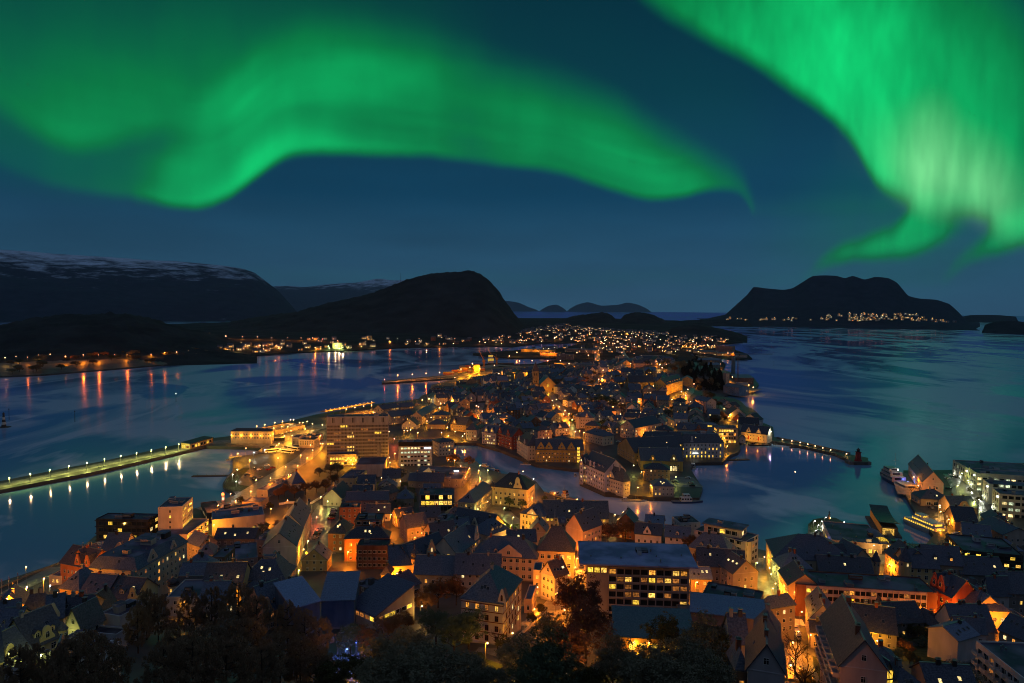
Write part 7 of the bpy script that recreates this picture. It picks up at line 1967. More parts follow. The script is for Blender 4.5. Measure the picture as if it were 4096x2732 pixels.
def far_houses(z, poly, n, stuff=False, s=1.0, dens=None):
    xs = [p[0] for p in poly]; ys = [p[1] for p in poly]
    c, tries, mb = 0, 0, MB()
    pts = []
    while c < n and tries < n * 12:
        tries += 1
        X, Y = R.uniform(min(xs), max(xs)), R.uniform(min(ys), max(ys))
        if not inpoly(X, Y, poly):
            continue
        p = pick(z, X, Y)
        if not inland(p.x, p.y) or shore_dist(p.x, p.y) < 10 or not fits(p.x, p.y, 9) or any(abs(p.x - q[0]) + abs(p.y - q[1]) < 17 for q in pts):
            continue
        pts.append((p.x, p.y))
        if stuff:
            small_house(mb, p.x, p.y, g(p.x, p.y), R.uniform(-.6, .6), s, R.choice(FARW), R.choice(FARR), R.choice((0, 1, 1, 2)))
        else:
            k = R.randrange(10)
            o = link('distant_house', DIST[k], None, (p.x, p.y, g(p.x, p.y)), (0, 0, R.uniform(-.6, .6)), (s * R.uniform(.8, 1.3),) * 3)
            tag(o, 'small distant house of the far suburb with tiny lit windows', 'house', 'distant houses of the far suburb')
        c += 1
    return mb
far_houses('D', [(1180, 800), (1290, 790), (1330, 800), (1560, 790), (1690, 790), (1560, 815), (1450, 812), (1330, 812)], 55, s=1.05)
far_houses('D', [(1085, 785), (1180, 765), (1300, 757), (1420, 765), (1560, 768), (1680, 775), (1680, 790), (1480, 795), (1320, 786), (1200, 790)], 170)
far_houses('D', [(500, 800), (700, 780), (900, 775), (1090, 770), (1090, 790), (900, 796), (700, 806), (520, 815)], 60)
mb = far_houses('D', [(1120, 772), (1260, 748), (1300, 744), (1340, 752), (1500, 762), (1690, 778), (1560, 770), (1300, 757), (1180, 766)], 230, True)
o = mb.obj('distant_houses')
tag(o, 'mass of tiny lit houses filling the far end of the suburb', 'houses', None, 'stuff')
# lights strewn over the far suburb and along its shore
for zz, poly, n, cols, P in (('D', [(1090, 785), (1180, 763), (1300, 747), (1420, 762), (1560, 768), (1690, 778), (1680, 792), (1480, 800), (1320, 788), (1200, 792)], 118, 'oooooyw', 9000),
                             ('D', [(760, 798), (1100, 786), (1110, 792), (900, 796), (770, 804)], 34, 'gygyowo', 14000), ('D', [(520, 795), (780, 780), (1060, 772), (1060, 785), (780, 800), (540, 812)], 30, 'ooow', 9000)):
    xs = [p[0] for p in poly]; ys = [p[1] for p in poly]
    c = 0
    while c < n:
        X, Y = R.uniform(min(xs), max(xs)), R.uniform(min(ys), max(ys))
        if inpoly(X, Y, poly):
            p = ag(zz, X, Y, 8)
            if inland(p.x, p.y):
                lamp(zz, X, Y, R.choice(cols), P if c % 2 == 0 else 0, 8)
            c += 1
# village on the mountain island: one mass of lights and houses
mb = MB()
for zz, x0, x1, y0, y1, n in (('D', 1700, 1790, 733.5, 736.5, 10), ('D', 1800, 1990, 730, 738, 20), ('D', 1950, 2120, 722, 737.5, 80), ('D', 2110, 2225, 735, 740, 14), ('D', 1900, 1960, 724, 730, 6), ('D', 1665, 1700, 732, 736, 5)):
    for k in range(n):
        p = at(zz, min(max(R.choice((x0 + (x1 - x0) * .2, x0 + (x1 - x0) * .75)) + R.gauss(0, (x1 - x0) * .2), x0), x1), R.uniform(y0, y1), 26 if y0 < 732 else 8)
        d = p.xy.length
        s = 5600 / d
        p = Vector((p.x * s, p.y * s, CAMH + (p.z - CAMH) * s))
        small_house(mb, p.x, p.y, p.z - d * d / 1.486e7 * 0 + 0, R.uniform(-.4, .4) + math.atan2(-p.x, p.y), 1.6, FARW[k % 4], FARR[0], R.choice((1, 2)))
        if k % 4 == 0:
            mb.lathe([(0, p.z + 12), (1.7, p.z + 14), (0, p.z + 16)], emit('far_lamp', (1.0, .5, .12), 8.0), p.x, p.y, 6)
o = mb.obj('village')
tag(o, 'village lights strewn along the foot of the mountain island', 'village', None, 'stuff')
# ------------------------------------------------------------------ vehicles
CARP = {n: principled('car_paint', lambda nt, b, c=c: b.inputs['Base Color'].__setattr__('default_value', (*c, 1)), .25, .6) for n, c in
        {'white': (.62, .62, .60), 'silver': (.32, .33, .34), 'black': (.02, .02, .022), 'grey': (.12, .12, .13), 'red': (.32, .03, .02), 'blue': (.04, .07, .18)}.items()}
RUB = plain('tyre_rubber', (.015, .015, .015), .9)
VM = {}
def car_parts(col):
    if col not in VM:
        b = MB()
        prof = [(-2.1, .35), (2.15, .35), (2.2, .62), (2.05, .8), (1.2, .92), (.55, 1.42), (-1.15, 1.45), (-1.95, .98), (-2.15, .85)]
        b.prism([(x, -.86, z) for x, z in prof], (0, 0, 0), (0, 1.72, 0), CARP[col])
        w = MB()
        w.face([(1.13, -.72, .95), (1.13, .72, .95), (.6, .66, 1.38), (.6, -.66, 1.38)], GLASS)
        w.face([(-1.9, .72, 1.0), (-1.9, -.72, 1.0), (-1.22, -.66, 1.42), (-1.22, .66, 1.42)], GLASS)
        for s in (-1, 1):
            w.face([(1.0, s * .87, .96), (.5, s * .87, 1.36), (-1.1, s * .87, 1.38), (-1.7, s * .87, 1.0)][::s], GLASS)
        wh = MB()
        wh.tube((0, -.11, 0), (0, .11, 0), .33, .33, RUB, 12)
        VM[col] = (b.mesh('body'), w.mesh('windows'), wh.mesh('wheel'))
    return VM[col]
def car(z, X, Y, col, deg, label=None, lit=False):
    p = pick(z, X, Y)
    o = bpy.data.objects.new('parked_car', None); COL.objects.link(o)
    o.location = (p.x, p.y, p.z + .17); o.rotation_euler = (0, 0, math.radians(deg))
    b, w, wh = car_parts(col)
    link('body', b, o); link('window', w, o)
    for x in (-1.35, 1.35):
        for y in (-.8, .8):
            link('wheel', wh, o, (x, y, .33))
    auto(o, col + ' parked car', 'car', 'parked cars of the town')
for q in '''b2 1155 195 black 100;b2 1245 185 grey 70;b2 1220 208 white 70;b2 1325 150 white 10;b2 1340 208 red 70;b2 1402 183 red 60;b2 1050 283 grey 40;b2 1138 322 grey 40;b2 1225 315 silver 60;b2 1160 348 black 50
e2 70 322 white 150;e2 105 387 silver 160;e2 125 430 black 170;d2 2230 362 silver 160;d2 2245 385 grey 160;b2 2055 1035 white 60;b2 2028 1070 grey 62;b2 2010 1105 black 62;b2 1990 1150 silver 64;b2 2240 758 white 10;b2 2232 805 silver 20;b2 2220 845 black 20
b2 2205 885 red 20;e3 1358 528 silver 125;e3 1392 585 silver 125;e3 1530 838 white 95;e3 1562 905 white 95;e3 1566 960 silver 95;d3 930 72 white 80;d2 955 1545 grey 80;d2 980 1395 black 80;d2 985 1318 silver 80;d2 1000 1262 black 80
f2 898 268 white 5;f2 1295 325 white 5;f2 1340 275 silver 30;f2 1382 312 black 150;f2 1310 470 black 0;f2 1410 1098 white 165;f2 1470 1088 black 165;d2 140 737 white 30;b1 1520 1282 white 10;b1 1395 1458 black 0;b2 50 1212 black 10;c2 2290 770 black 10
e2 1870 1065 silver 150;e2 1905 1140 black 140;f2 1065 690 black 90;f2 1070 735 grey 90;d1 1460 1390 white 0;d1 1810 1270 white 50;d1 725 1040 red 110;d1 1205 555 white 60;d1 1195 575 red 60;d2 1010 1450 black 80'''.replace('\n', ';').split(';'):
    z, X, Y, c_, dg = q.split()
    car(z, float(X), float(Y), c_, float(dg))
def bus(z, X, Y, deg, col):
    p = pick(z, X, Y)
    o = bpy.data.objects.new('bus', None); COL.objects.link(o)
    o.location = (p.x, p.y, p.z + .17); o.rotation_euler = (0, 0, math.radians(deg))
    b = MB(); b.box(-6, -1.25, .4, 6, 1.25, 3.2, CARP[col]); b.box(-5.6, -1.1, 3.2, 4, 1.1, 3.4, CARP['white'])
    b.obj('body', o)
    w = MB()
    for s in (-1, 1):
        w.box(-5.7, s * 1.26 - .01, 1.6, 5.6, s * 1.26 + .01, 2.7, GLASS)
    w.box(6.0, -1.1, 1.3, 6.03, 1.1, 2.8, LIT[3]); w.box(-6.03, -1.1, 1.6, -6.0, 1.1, 2.7, GLASS)
    w.obj('window', o)
    for x in (-3.8, 3.6):
        for y in (-1.15, 1.15):
            t = MB(); t.tube((0, -.15, 0), (0, .15, 0), .5, .5, RUB, 12); t.obj('wheel', o, (x, y, .5))
    auto(o, col + ' coach bus', 'bus', 'buses at the terminal')
for a in (('b1', 1475, 1375, 12, 'black'), ('b1', 1390, 1530, 35, 'white'), ('b1', 1640, 1490, 150, 'silver'), ('b1', 1690, 1500, 150, 'white'), ('b1', 1605, 1540, 155, 'white')):
    bus(*a)
# ------------------------------------------------------------------ boats
def hull(mb, L, W, H, mat, deck, n=12, bow=.5, stern=.8, draft=.8):
    secs = []
    for k in range(n + 1):
        t = k / n
        x = -L / 2 + L * t
        wd = W / 2 * (stern + (1 - stern) * min(1, t * 4)) if t < .25 else W / 2 * (1 - max(0, (t - bow) / (1 - bow)) ** 2.2)
        sh = H * (1 + .35 * max(0, t - .5) ** 1.5)
        secs.append([(x, -max(wd, .03), sh), (x, -max(wd * .82, .02), -draft), (x, max(wd * .82, .02), -draft), (x, max(wd, .03), sh)])
    for a, b in zip(secs, secs[1:]):
        for k in range(3):
            mb.face([a[k], a[k + 1], b[k + 1], b[k]], mat)
        mb.face([a[3], a[0], b[0], b[3]], deck)
    mb.face(secs[0][::-1], mat)
def boat(name, label, cat, z, X, Y, deg, L, W, hc, sup, lit=None, mast=0, an=None, group='boats in the harbour'):
    p = at(z, X, Y, 0)
    o = bpy.data.objects.new(name, None); COL.objects.link(o)
    o.location = p; o.rotation_euler = (0, 0, math.radians(deg))
    hb_ = MB(); H = max(.9, L * .055)
    hull(hb_, L, W, H, plain('hull_paint', hc, .35), plain('deck', (.22, .20, .18)))
    hb_.obj('hull', o)
    for (x0, x1, w, z0, z1, c) in sup:
        d = MB()
        a, b, h0, h1 = -L / 2 + L * x0, -L / 2 + L * x1, H + z0, H + z1
        d.box(a, -W * w / 2, h0, b, W * w / 2, h1, plain('cabin_paint', c, .4))
        do = d.obj('cabin', o)
        e = MB()
        lm = lit or GLASS
        n = max(2, int((b - a) / 1.6))
        for s in (-1, 1):
            for k in range(n):
                q0, q1 = a + (b - a) * (k + .15) / n, a + (b - a) * (k + .85) / n
                e.box(q0, s * (W * w / 2 + .01) - .012, h0 + (h1 - h0) * .45, q1, s * (W * w / 2 + .01) + .012, h0 + (h1 - h0) * .85, lm)
        e.box(b, -W * w * .42, h0 + (h1 - h0) * .45, b + .03, W * w * .42, h0 + (h1 - h0) * .85, GLASS)
        e.box(a - .03, -W * w * .3, h0 + (h1 - h0) * .3, a, W * w * .3, h0 + (h1 - h0) * .8, lm)
        e.obj('window', do)
    if mast:
        d = MB(); d.tube((L * .05, 0, H), (L * .05, 0, H + mast), .12, .05, METAL, 6)
        d.tube((L * .05, -W * .25, H + mast * .72), (L * .05, W * .25, H + mast * .72), .05, .05, METAL, 5)
        d.obj('mast', o)
    tag(o, label, cat, group)
    if an:
        ANCH.append((an, p.copy()))
    return o
WB, NB = (.6, .6, .6), (.025, .05, .14)
sp_ = boat('work_ship', 'tall blue hulled work ship with blue deck lights and a bright white floodlight', 'ship', 'f2', 590, 390, 88, 46, 11, NB,
           ((.0, .30, .95, 0, 1.4, (.4, .42, .46)), (.42, .82, .92, 0, 3.2, (.3, .3, .32)), (.5, .8, .8, 3.2, 5.8, (.3, .3, .32)), (.58, .78, .62, 5.8, 8.0, (.3, .3, .32))), None, 20, 'the blue lit ship')
for q in ((-16, -4, 3.2), (-12, 4.2, 3.2), (-8, -4.4, 3.5), (-18, 3, 3.0)):
    glow(sp_, q, 'b', 1200, .35, 8, 'deck_lamp')
glow(sp_, (-2, 0, 11), 'c', 400, .6, 7, 'floodlight')
pb = boat('passenger_boat', 'white passenger catamaran with amber lit stern moored at the right quay', 'boat', 'f2', 940, 1000, 100, 31, 9.5, (.5, .5, .5),
          ((.03, .80, .9, 0, 2.6, WB), (.08, .62, .8, 2.6, 4.8, WB), (.42, .6, .5, 4.8, 6.6, WB)), LITY, 6, 'the amber lit catamaran')
glow(pb, (-15.8, 1.5, 3.4), 'o', 900, .25, 7, 'stern_lamp')
boat('cutter_boat', 'old white cutter with high wheelhouse lit orange along the canal quay', 'boat', 'd2', 700, 590, -38, 22, 5.4, (.55, .5, .45), ((.05, .3, .7, 0, 2.2, WB), (.5, .66, .7, 0, 2.4, WB), (.52, .64, .55, 2.4, 4.4, (.3, .1, .05))), LIT[3], 8, 'the canal cutter')
boat('cargo_sloop', 'long low white ship moored under the cream canal warehouse', 'boat', 'd2', 1680, 632, 0, 17, 4.2, (.5, .5, .5), ((.06, .2, .6, 0, 1.4, WB),), None, 4)
boat('motor_boat', 'white cabin cruiser beside the long low white ship', 'boat', 'd2', 2020, 622, 8, 9, 3.0, WB, ((.25, .62, .75, 0, 1.5, WB),), None, 0)
boat('rescue_boat', 'blue hulled rescue boat with white wheelhouse off the harbour point', 'boat', 'e2', 60, 650, 3, 21, 5.6, NB, ((.28, .62, .8, 0, 2.6, WB), (.36, .56, .6, 2.6, 4.6, WB)), None, 6, 'the rescue boat')
boat('white_boat', 'white fishing boat tied at the ochre warehouse corner of the point', 'boat', 'e2', 138, 165, 80, 14, 4.2, WB, ((.3, .62, .7, 0, 2.4, WB),), None, 7)
boat('sailing_boat', 'white wooden boat at the left end of the ochre canal warehouse', 'boat', 'd2', 215, 130, -12, 12, 3.2, WB, ((.2, .5, .6, 0, 1.0, (.3, .2, .1)),), None, 6)
boat('motor_boat', 'upper of two small boats moored left of the white canal warehouse', 'boat', 'd2', 850, 205, 80, 7.5, 2.7, WB, ((.25, .65, .75, 0, 1.5, WB),))
boat('motor_boat', 'lower of two small boats moored left of the white canal warehouse', 'boat', 'd2', 868, 285, 80, 6, 2.3, WB, ((.25, .65, .75, 0, 1.3, WB),))
boat('motor_yacht', 'large white motor yacht moored by the green lamps at the canal head', 'boat', 'c2', 1985, 180, -20, 15, 4.2, WB, ((.2, .7, .8, 0, 1.7, WB), (.3, .55, .6, 1.7, 2.8, WB)), LIT[3], 3)
boat('motor_boat', 'small white boat with red canopy just left of the apothecary house', 'boat', 'c2', 2140, 240, -40, 8, 2.8, (.5, .42, .4), ((.3, .7, .7, 0, 1.6, (.5, .2, .15)),))
boat('barge', 'dark flat barge under the floodlit fishery warehouse', 'boat', 'e1', 1060, 1430, 3, 22, 5.5, (.04, .03, .03), ((.1, .25, .6, 0, 1.6, (.1, .05, .04)),))
boat('ferry', 'brightly lit white ferry at the small quay of the left basin', 'boat', 'b2', 900, 60, 30, 16, 4.6, WB, ((.15, .75, .8, 0, 2.2, (.6, .5, .35)),), LITY, 5)
boat('freighter', 'white freighter superstructure behind the amber container quay', 'ship', 'c1', 2190, 315, 12, 60, 12, (.08, .08, .09), ((.03, .22, .9, 0, 12, WB), (.05, .2, .7, 12, 18, WB)), LITY, 14)
for lb, z, X, Y, L, W, dg in (('long floating jetty in the left basin', 'b2', 600, 280, 32, 4, 6), ('small floating jetty below the breakwater lamps', 'e1', 1345, 1415, 14, 3, -8), ('second floating jetty farther out along the breakwater', 'e1', 1560, 1455, 13, 2.5, 4),
                              ('row of moored pontoons beside the white harbour hotel', 'e2', 740, 60, 22, 5, 10)):
    p = at(z, X, Y, .4)
    d = MB(); d.box(-L / 2, -W / 2, -.5, L / 2, W / 2, .5, plain('jetty_planks', (.09, .075, .06), .8), bottom=False)
    for k in range(5):
        d.tube((-L / 2 + L * (k + .5) / 5, W / 2, -.5), (-L / 2 + L * (k + .5) / 5, W / 2, 1.6), .12, .12, METAL, 5)
    tag(d.obj('floating_jetty', None, (p.x, p.y, 0), (0, 0, math.radians(dg))), lb, 'jetty')
# ------------------------------------------------------------------ harbour and shore things
def spot(name, z, X, Y, zz=None):
    p = at(z, X, Y, zz) if zz is not None else pick(z, X, Y)
    o = bpy.data.objects.new(name, None); COL.objects.link(o)
    o.location = p
    return o
o = spot('lighthouse', 'T6', 1205, 40, 2.2)
d = MB(); d.lathe([(3.4, -1), (3.0, 1.2), (2.3, 1.3), (2.0, 7.4), (2.5, 7.5), (2.5, 7.8)], plain('red_wall', (.30, .03, .03))); d.obj('tower', o)
d = MB(); d.lathe([(1.2, 7.8), (1.2, 9.4)], GLASS); d.obj('lantern', o)
d = MB(); d.lathe([(1.6, 9.4), (1.2, 10), (.3, 10.8), (0, 11.6)], plain('dark_paint', (.05, .045, .04))); d.obj('roof', o)
d = MB(); d.box(-9, -4.5, -4, 9, 4.5, .2, wallm((.16, .15, .14))); d.obj('base', o)
tag(o, 'small red lighthouse with dark lantern cap at the end of the breakwater', 'lighthouse'); ANCH.append(('the red lighthouse', o.location.copy()))
o = spot('sea_beacon', 'T1', 27, 1392, 0)
d = MB(); d.lathe([(9, -1.5), (6, .3), (0, .5)], wallm((.05, .05, .05))); d.obj('skerry_base', o)
d = MB()
for k in range(5):
    d.lathe([(2.3 - k * .3, .3 + k * 2.6), (2.0 - k * .3, .3 + (k + 1) * 2.6)], plain('mark_paint', ((.05, .04, .04), (.5, .48, .45))[k % 2]))
d.obj('tower', o)
d = MB(); d.lathe([(1.0, 13.3), (1.0, 14.6), (0, 15.8)], plain('dark_paint', (.05, .045, .04))); d.obj('lantern', o)
tag(o, 'black and white banded sea beacon on a skerry at the left edge', 'sea beacon')
for lb, z, X, Y, h, c in (('thin sea marker pole nearest the city hall side of the left fjord', 'T1', 516, 1356, 11, None), ('thin sea marker pole beside the banded beacon', 'T1', 63, 1340, 11, None), ('lit white sea marker post in the middle of the left fjord', 'T1', 1212, 1217, 10, 'w'),
                          ('thin sea marker in the wide water on the right', 'e1', 1250, 335, 9, None)):
    o = spot('sea_marker', z, X, Y, 0)
    d = MB(); d.tube((0, 0, -2), (0, 0, h), .35, .2, plain('dark_paint', (.05, .045, .04)), 6); d.obj('pole', o)
    d = MB(); d.lathe([(0, h), (.9, h + .6), (0, h + 1.6)], emit('lamp_glow', (.9, 1, 1), 2.0) if c else plain('dark_paint', (.05, .045, .04)), n=8); d.obj('topmark', o)
    tag(o, lb, 'sea marker', 'sea markers')
o = spot('tower_crane', 'e1', 755, 560)
cmx = plain('crane_steel', (.07, .075, .08), .5)
d = MB(); H = 46
for sx, sy in ((-1, -1), (1, -1), (1, 1), (-1, 1)):
    d.tube((sx, sy, -1), (sx, sy, H), .18, .18, cmx, 4, False)
for k in range(18):
    z0, z1 = H * k / 18, H * (k + 1) / 18
    d.tube((-1, -1, z0), (1, -1, z1), .1, .1, cmx, 4, False); d.tube((1, 1, z0), (-1, 1, z1), .1, .1, cmx, 4, False); d.tube((-1, 1, z0), (-1, -1, z1), .1, .1, cmx, 4, False)
d.obj('mast', o)
d = MB()
for y, zz in ((-.8, H), (.8, H), (0, H + 1.8)):
    d.tube((-16, y, zz), (55, y, zz), .16, .12, cmx, 4, False)
for k in range(26):
    x = -16 + 71 * k / 26
    d.tube((x, -.8, H), (x + 1.4, 0, H + 1.8), .08, .08, cmx, 4, False); d.tube((x, .8, H), (x + 1.4, 0, H + 1.8), .08, .08, cmx, 4, False)
d.tube((0, 0, H), (0, 0, H + 8), .25, .15, cmx, 5); d.tube((0, 0, H + 8), (38, 0, H + 1.8), .06, .06, cmx, 4, False); d.tube((0, 0, H + 8), (-14, 0, H + 1.5), .06, .06, cmx, 4, False)
d.obj('jib', o)
d = MB(); d.box(-16, -1, H - 2, -12.5, 1, H, wallm(GREY)); d.obj('counterweight', o)
d = MB(); d.box(.8, -1, H - 2.2, 2.6, 1, H - .1, GLASS); d.obj('cab', o)
o.rotation_euler = (0, 0, math.radians(-3))
tag(o, 'tall tower crane with long jib over the eastern industrial shore', 'crane'); ANCH.append(('the tower crane', o.location.copy()))
for lb, z, X0, Y0, X1, Y1, hz in (('tall orange lit harbour crane with raised jib, left of the two', 'c1', 1958, 352, 1893, 128, 2.5), ('orange lit harbour crane with slanted jib, right of the two', 'c1', 2135, 318, 2030, 148, 2.5)):
    o = spot('harbour_crane', z, X0, Y0, hz)
    p0 = o.location
    dd = p0.xy.length
    tip = ray(z, X1, Y1); t = dd / math.hypot(tip.x, tip.y)
    tp = Vector((tip.x * t, tip.y * t, CAMH + tip.z * t)) - p0
    cy = plain('crane_orange', (.5, .22, .06), .5)
    d = MB(); d.tube((0, 0, 0), (0, 0, 14), 2.2, 1.6, cy, 8); d.box(-3, -3, 10, 3, 3, 15, cy); d.obj('tower', o)
    d = MB(); d.tube((0, 0, 14), tp, 1.1, .5, cy, 5); d.tube((0, 0, 22), tp, .12, .12, METAL, 4); d.tube((0, 0, 14), (0, 0, 22), .5, .3, cy, 5); d.obj('jib', o)
    tag(o, lb, 'harbour crane', 'harbour cranes')
CC = [(.4, .12, .05), (.45, .3, .06), (.3, .08, .05), (.35, .33, .3), (.12, .14, .2), (.2, .05, .04)]
k = 0
CN = ['rust', 'ochre', 'red', 'grey', 'blue', 'dark red']
for X, Y, n in ((1440, 455, 2), (1500, 452, 2), (1560, 446, 3), (1620, 440, 3), (1690, 432, 4), (1750, 428, 4), (1810, 424, 4), (1870, 420, 3), (1930, 415, 3), (1700, 455, 1), (1800, 455, 1), (1900, 452, 1), (1660, 405, 4), (1740, 398, 4)):
    for lv in range(n):
        p = at('c1', X, Y, 2.6)
        d = MB(); d.box(-6.1, -1.22, 0, 6.1, 1.22, 2.55, wallm(CC[k % 6]))
        for q in range(10):
            d.box(-5.9 + q * 1.2, -1.28, .2, -5.4 + q * 1.2, -1.222, 2.4, wallm(CC[k % 6]))
        o = d.obj('shipping_container', None, (p.x + R.uniform(-.3, .3), p.y, 2.6 + lv * 2.6), (0, 0, .16))
        auto(o, CN[k % 6] + (' shipping container at the bottom of its stack' if lv == 0 else ' shipping container stacked on others'), 'container', 'containers on the quay')
        k += 1
o = spot('oil_tank', 'T1', 2322, 856, 4)
d = MB(); d.lathe([(14, -2), (14, 19), (0, 21)], wallm((.55, .52, .40)), n=24); d.obj('shell', o)
for q in ((-18, -16, 4), (10, -18, 4)):
    glow(o, q, 'g', 16000, 1.2, 8)
tag(o, 'pale lit storage tank on the far shore left of the harbour', 'storage tank'); ANCH.append(('the storage tank', o.location.copy()))
o = spot('round_tank', 'd1', 665, 400)
d = MB(); d.lathe([(11, -2), (11, 13), (0, 14)], wallm((.5, .36, .16)), n=24); d.obj('shell', o)
light(o, (-4, -16, 9), 'y', 14000)
tag(o, 'round amber lit tank beside the harbour sheds behind the church', 'storage tank')
o = spot('chimney_stack', 'e1', 690, 455)
d = MB(); d.lathe([(3.6, -1), (3.4, 32), (0, 32)], wallm((.20, .20, .21)), n=14); d.obj('shaft', o)
tag(o, 'thick grey chimney stack on the eastern industrial shore', 'chimney stack')
for lb, z, A_, B_, C_, h_, wc, rc_ in (
        ('large brown industrial hall with curved roof on the eastern shore', 'e1', (720, 500), (972, 500), 40, 9, (.14, .10, .09), SLATE2), ('grey tower block of the cement works on the eastern shore', 'e1', (590, 440), (640, 440), 12, 24, (.34, .31, .28), FELT),
        ('blue grey gabled boat hall on the eastern shore', 'e1', (555, 610), (770, 640), 20, 10, (.22, .26, .34), SLATE), ('low quay shed with wet roof beside the amber quay corner', 'e1', (740, 600), (900, 605), 18, 5, (.12, .10, .09), SLATE2),
        ('big red cold store block on the outer eastern quay', 'e1', (450, 62), (678, 70), 36, 17, (.40, .18, .13), FELT), ('low lit fish hall along the outer eastern quay', 'e1', (470, 165), (720, 165), 24, 6, (.5, .36, .2), SLATE),
        ('long low lit fish hall near the arch bridge', 'e1', (140, 130), (440, 150), 26, 6, (.5, .38, .24), SLATE), ('pale shed at the tip of the outer eastern quay', 'e1', (710, 185), (885, 190), 24, 6, (.34, .30, .32), SLATE),
        ('long grey shed in front of the dark spruces', 'e1', (200, 250), (500, 262), 26, 7, (.16, .15, .14), SLATE2), ('grey shed at the small pier of the eastern shore', 'e1', (340, 320), (510, 320), 24, 7, (.2, .18, .16), SLATE2)):
    B(lb, z, A_, B_, C_, h_, 'flat' if h_ > 12 else 'gu', 3.5, wc, rc_, 'industrial hall', 'industrial_hall', lit=.04, sp=6, chim=0, group='industrial halls of the eastern shore')
for lb, z, A_, B_, C_, h_, wc, rc_, li in (
        ('long pale warehouse hall behind the stone church', 'd1', (0, 420), (360, 430), 40, 9, (.4, .33, .28), (.10, .12, .15), 'y'), ('grey warehouse hall with pale roof right of the church tower', 'd1', (470, 400), (610, 400), 40, 8, (.35, .33, .34), (.13, .15, .18), None),
        ('low warehouse with amber lit wall on the inner harbour spit', 'd1', (120, 105), (550, 118), 30, 7, (.5, .30, .08), (.05, .06, .07), 'y'), ('orange lit shed on the inner harbour spit', 'd1', (380, 150), (620, 158), 30, 8, (.45, .28, .1), (.05, .06, .065), 'o'),
        ('wide dark hall roof behind the inner harbour', 'd1', (720, 95), (1100, 120), 46, 9, (.2, .16, .14), (.07, .09, .12), None), ('dark harbour office beside the inner basin', 'd1', (610, 175), (835, 180), 22, 13, (.16, .13, .13), FELT, None),
        ('long beige office block with lit window rows behind the houses', 'd1', (865, 315), (1160, 320), 20, 13, (.42, .30, .24), FELT, None), ('white shed with bright wall lamps on the container quay', 'c1', (2080, 400), (2290, 400), 36, 9, (.5, .42, .3), (.12, .13, .16), 'y'),
        ('amber lit silo block behind the containers', 'c1', (1822, 325), (1905, 325), 22, 14, (.6, .42, .12), FELT, 'y'), ('cream apartment slab on the rise behind the town', 'd1', (1415, 205), (1540, 210), 16, 17, (.42, .34, .28), FELT, None),
        ('long lit hospital block on the far right of the inner town', 'd1', (1760, 190), (2060, 195), 18, 12, (.42, .34, .26), FELT, None), ('white terrace block below the long lit block', 'd1', (1665, 240), (2020, 245), 16, 9, (.46, .40, .34), FELT, None),
        ('white long house with pink street front in the inner town', 'd1', (1325, 385), (1560, 395), 14, 9, (.55, .42, .36), SLATE, 'o')):
    rr = B(lb, z, A_, B_, C_, h_, 'flat', 1, wc, rc_, 'hall', 'harbour_hall', lit=.15, sp=4, plant=1, group='halls of the outer town')
    if li:
        for q in range(3):
            light(rr[0], (rr[1] * (q + .5) / 3, -9, 7), li, 9000)
for k, (X, Y, s) in enumerate(((1790, 1490, 0),)):
    pass
# arch bridge at the sound
a, b = at('e1', -30, 75, 9), at('e1', 235, 82, 9)
o = bpy.data.objects.new('arch_bridge', None); COL.objects.link(o)
o.location = (a.x, a.y, 0); o.rotation_euler = (0, 0, math.atan2(b.y - a.y, b.x - a.x))
L_ = (b - a).length
bm_ = plain('bridge_concrete', (.40, .33, .26), .8)
d = MB(); d.box(0, -4, 8.2, L_, 4, 9.2, bm_); d.obj('deck', o)
for sy in (-3.6, 3.6):
    d = MB()
    P = [(L_ * t / 16, 2 + 22 * math.sin(math.pi * t / 16)) for t in range(17)]
    for (x0, z0), (x1, z1) in zip(P, P[1:]):
        d.tube((x0, sy, z0), (x1, sy, z1), .9, .9, bm_, 5)
    for x0, z0 in P[3:14]:
        d.tube((x0, sy, 9), (x0, sy, z0), .25, .25, bm_, 4, False)
    d.obj('arch', o)
for q in range(5):
    glow(o, (L_ * (q + .5) / 5, -4.4, 12), 'y', 5000, 1.0, 8)
tag(o, 'concrete arch bridge lit orange at the far sound on the right', 'bridge')
# statue on the green pier
o = spot('statue', 'e2', 2010, 868, 2.6)
d = MB(); d.lathe([(1.3, 0), (1.2, .4), (.8, .5), (.65, 2.2), (.85, 2.3), (.85, 2.5), (0, 2.5)], wallm((.25, .23, .2)), n=10); d.obj('pedestal', o)
d = MB(); br_ = plain('bronze', (.05, .05, .04), .4, .5, .6)
d.tube((-.14, 0, 2.5), (-.1, 0, 3.35), .13, .17, br_, 7); d.tube((.16, .05, 2.5), (.1, 0, 3.35), .13, .17, br_, 7); d.lathe([(.28, 3.3), (.25, 3.6), (.34, 4.0), (.14, 4.22), (.1, 4.3), (.16, 4.42), (.16, 4.55), (0, 4.68)], br_, n=9)
d.tube((.3, 0, 4.05), (.75, -.2, 3.7), .1, .06, br_, 6); d.tube((-.3, 0, 4.05), (-.6, .1, 3.5), .1, .06, br_, 6); d.obj('figure', o, merge=True)
tag(o, 'dark bronze statue on a stone pedestal at the tip of the green pier', 'statue')
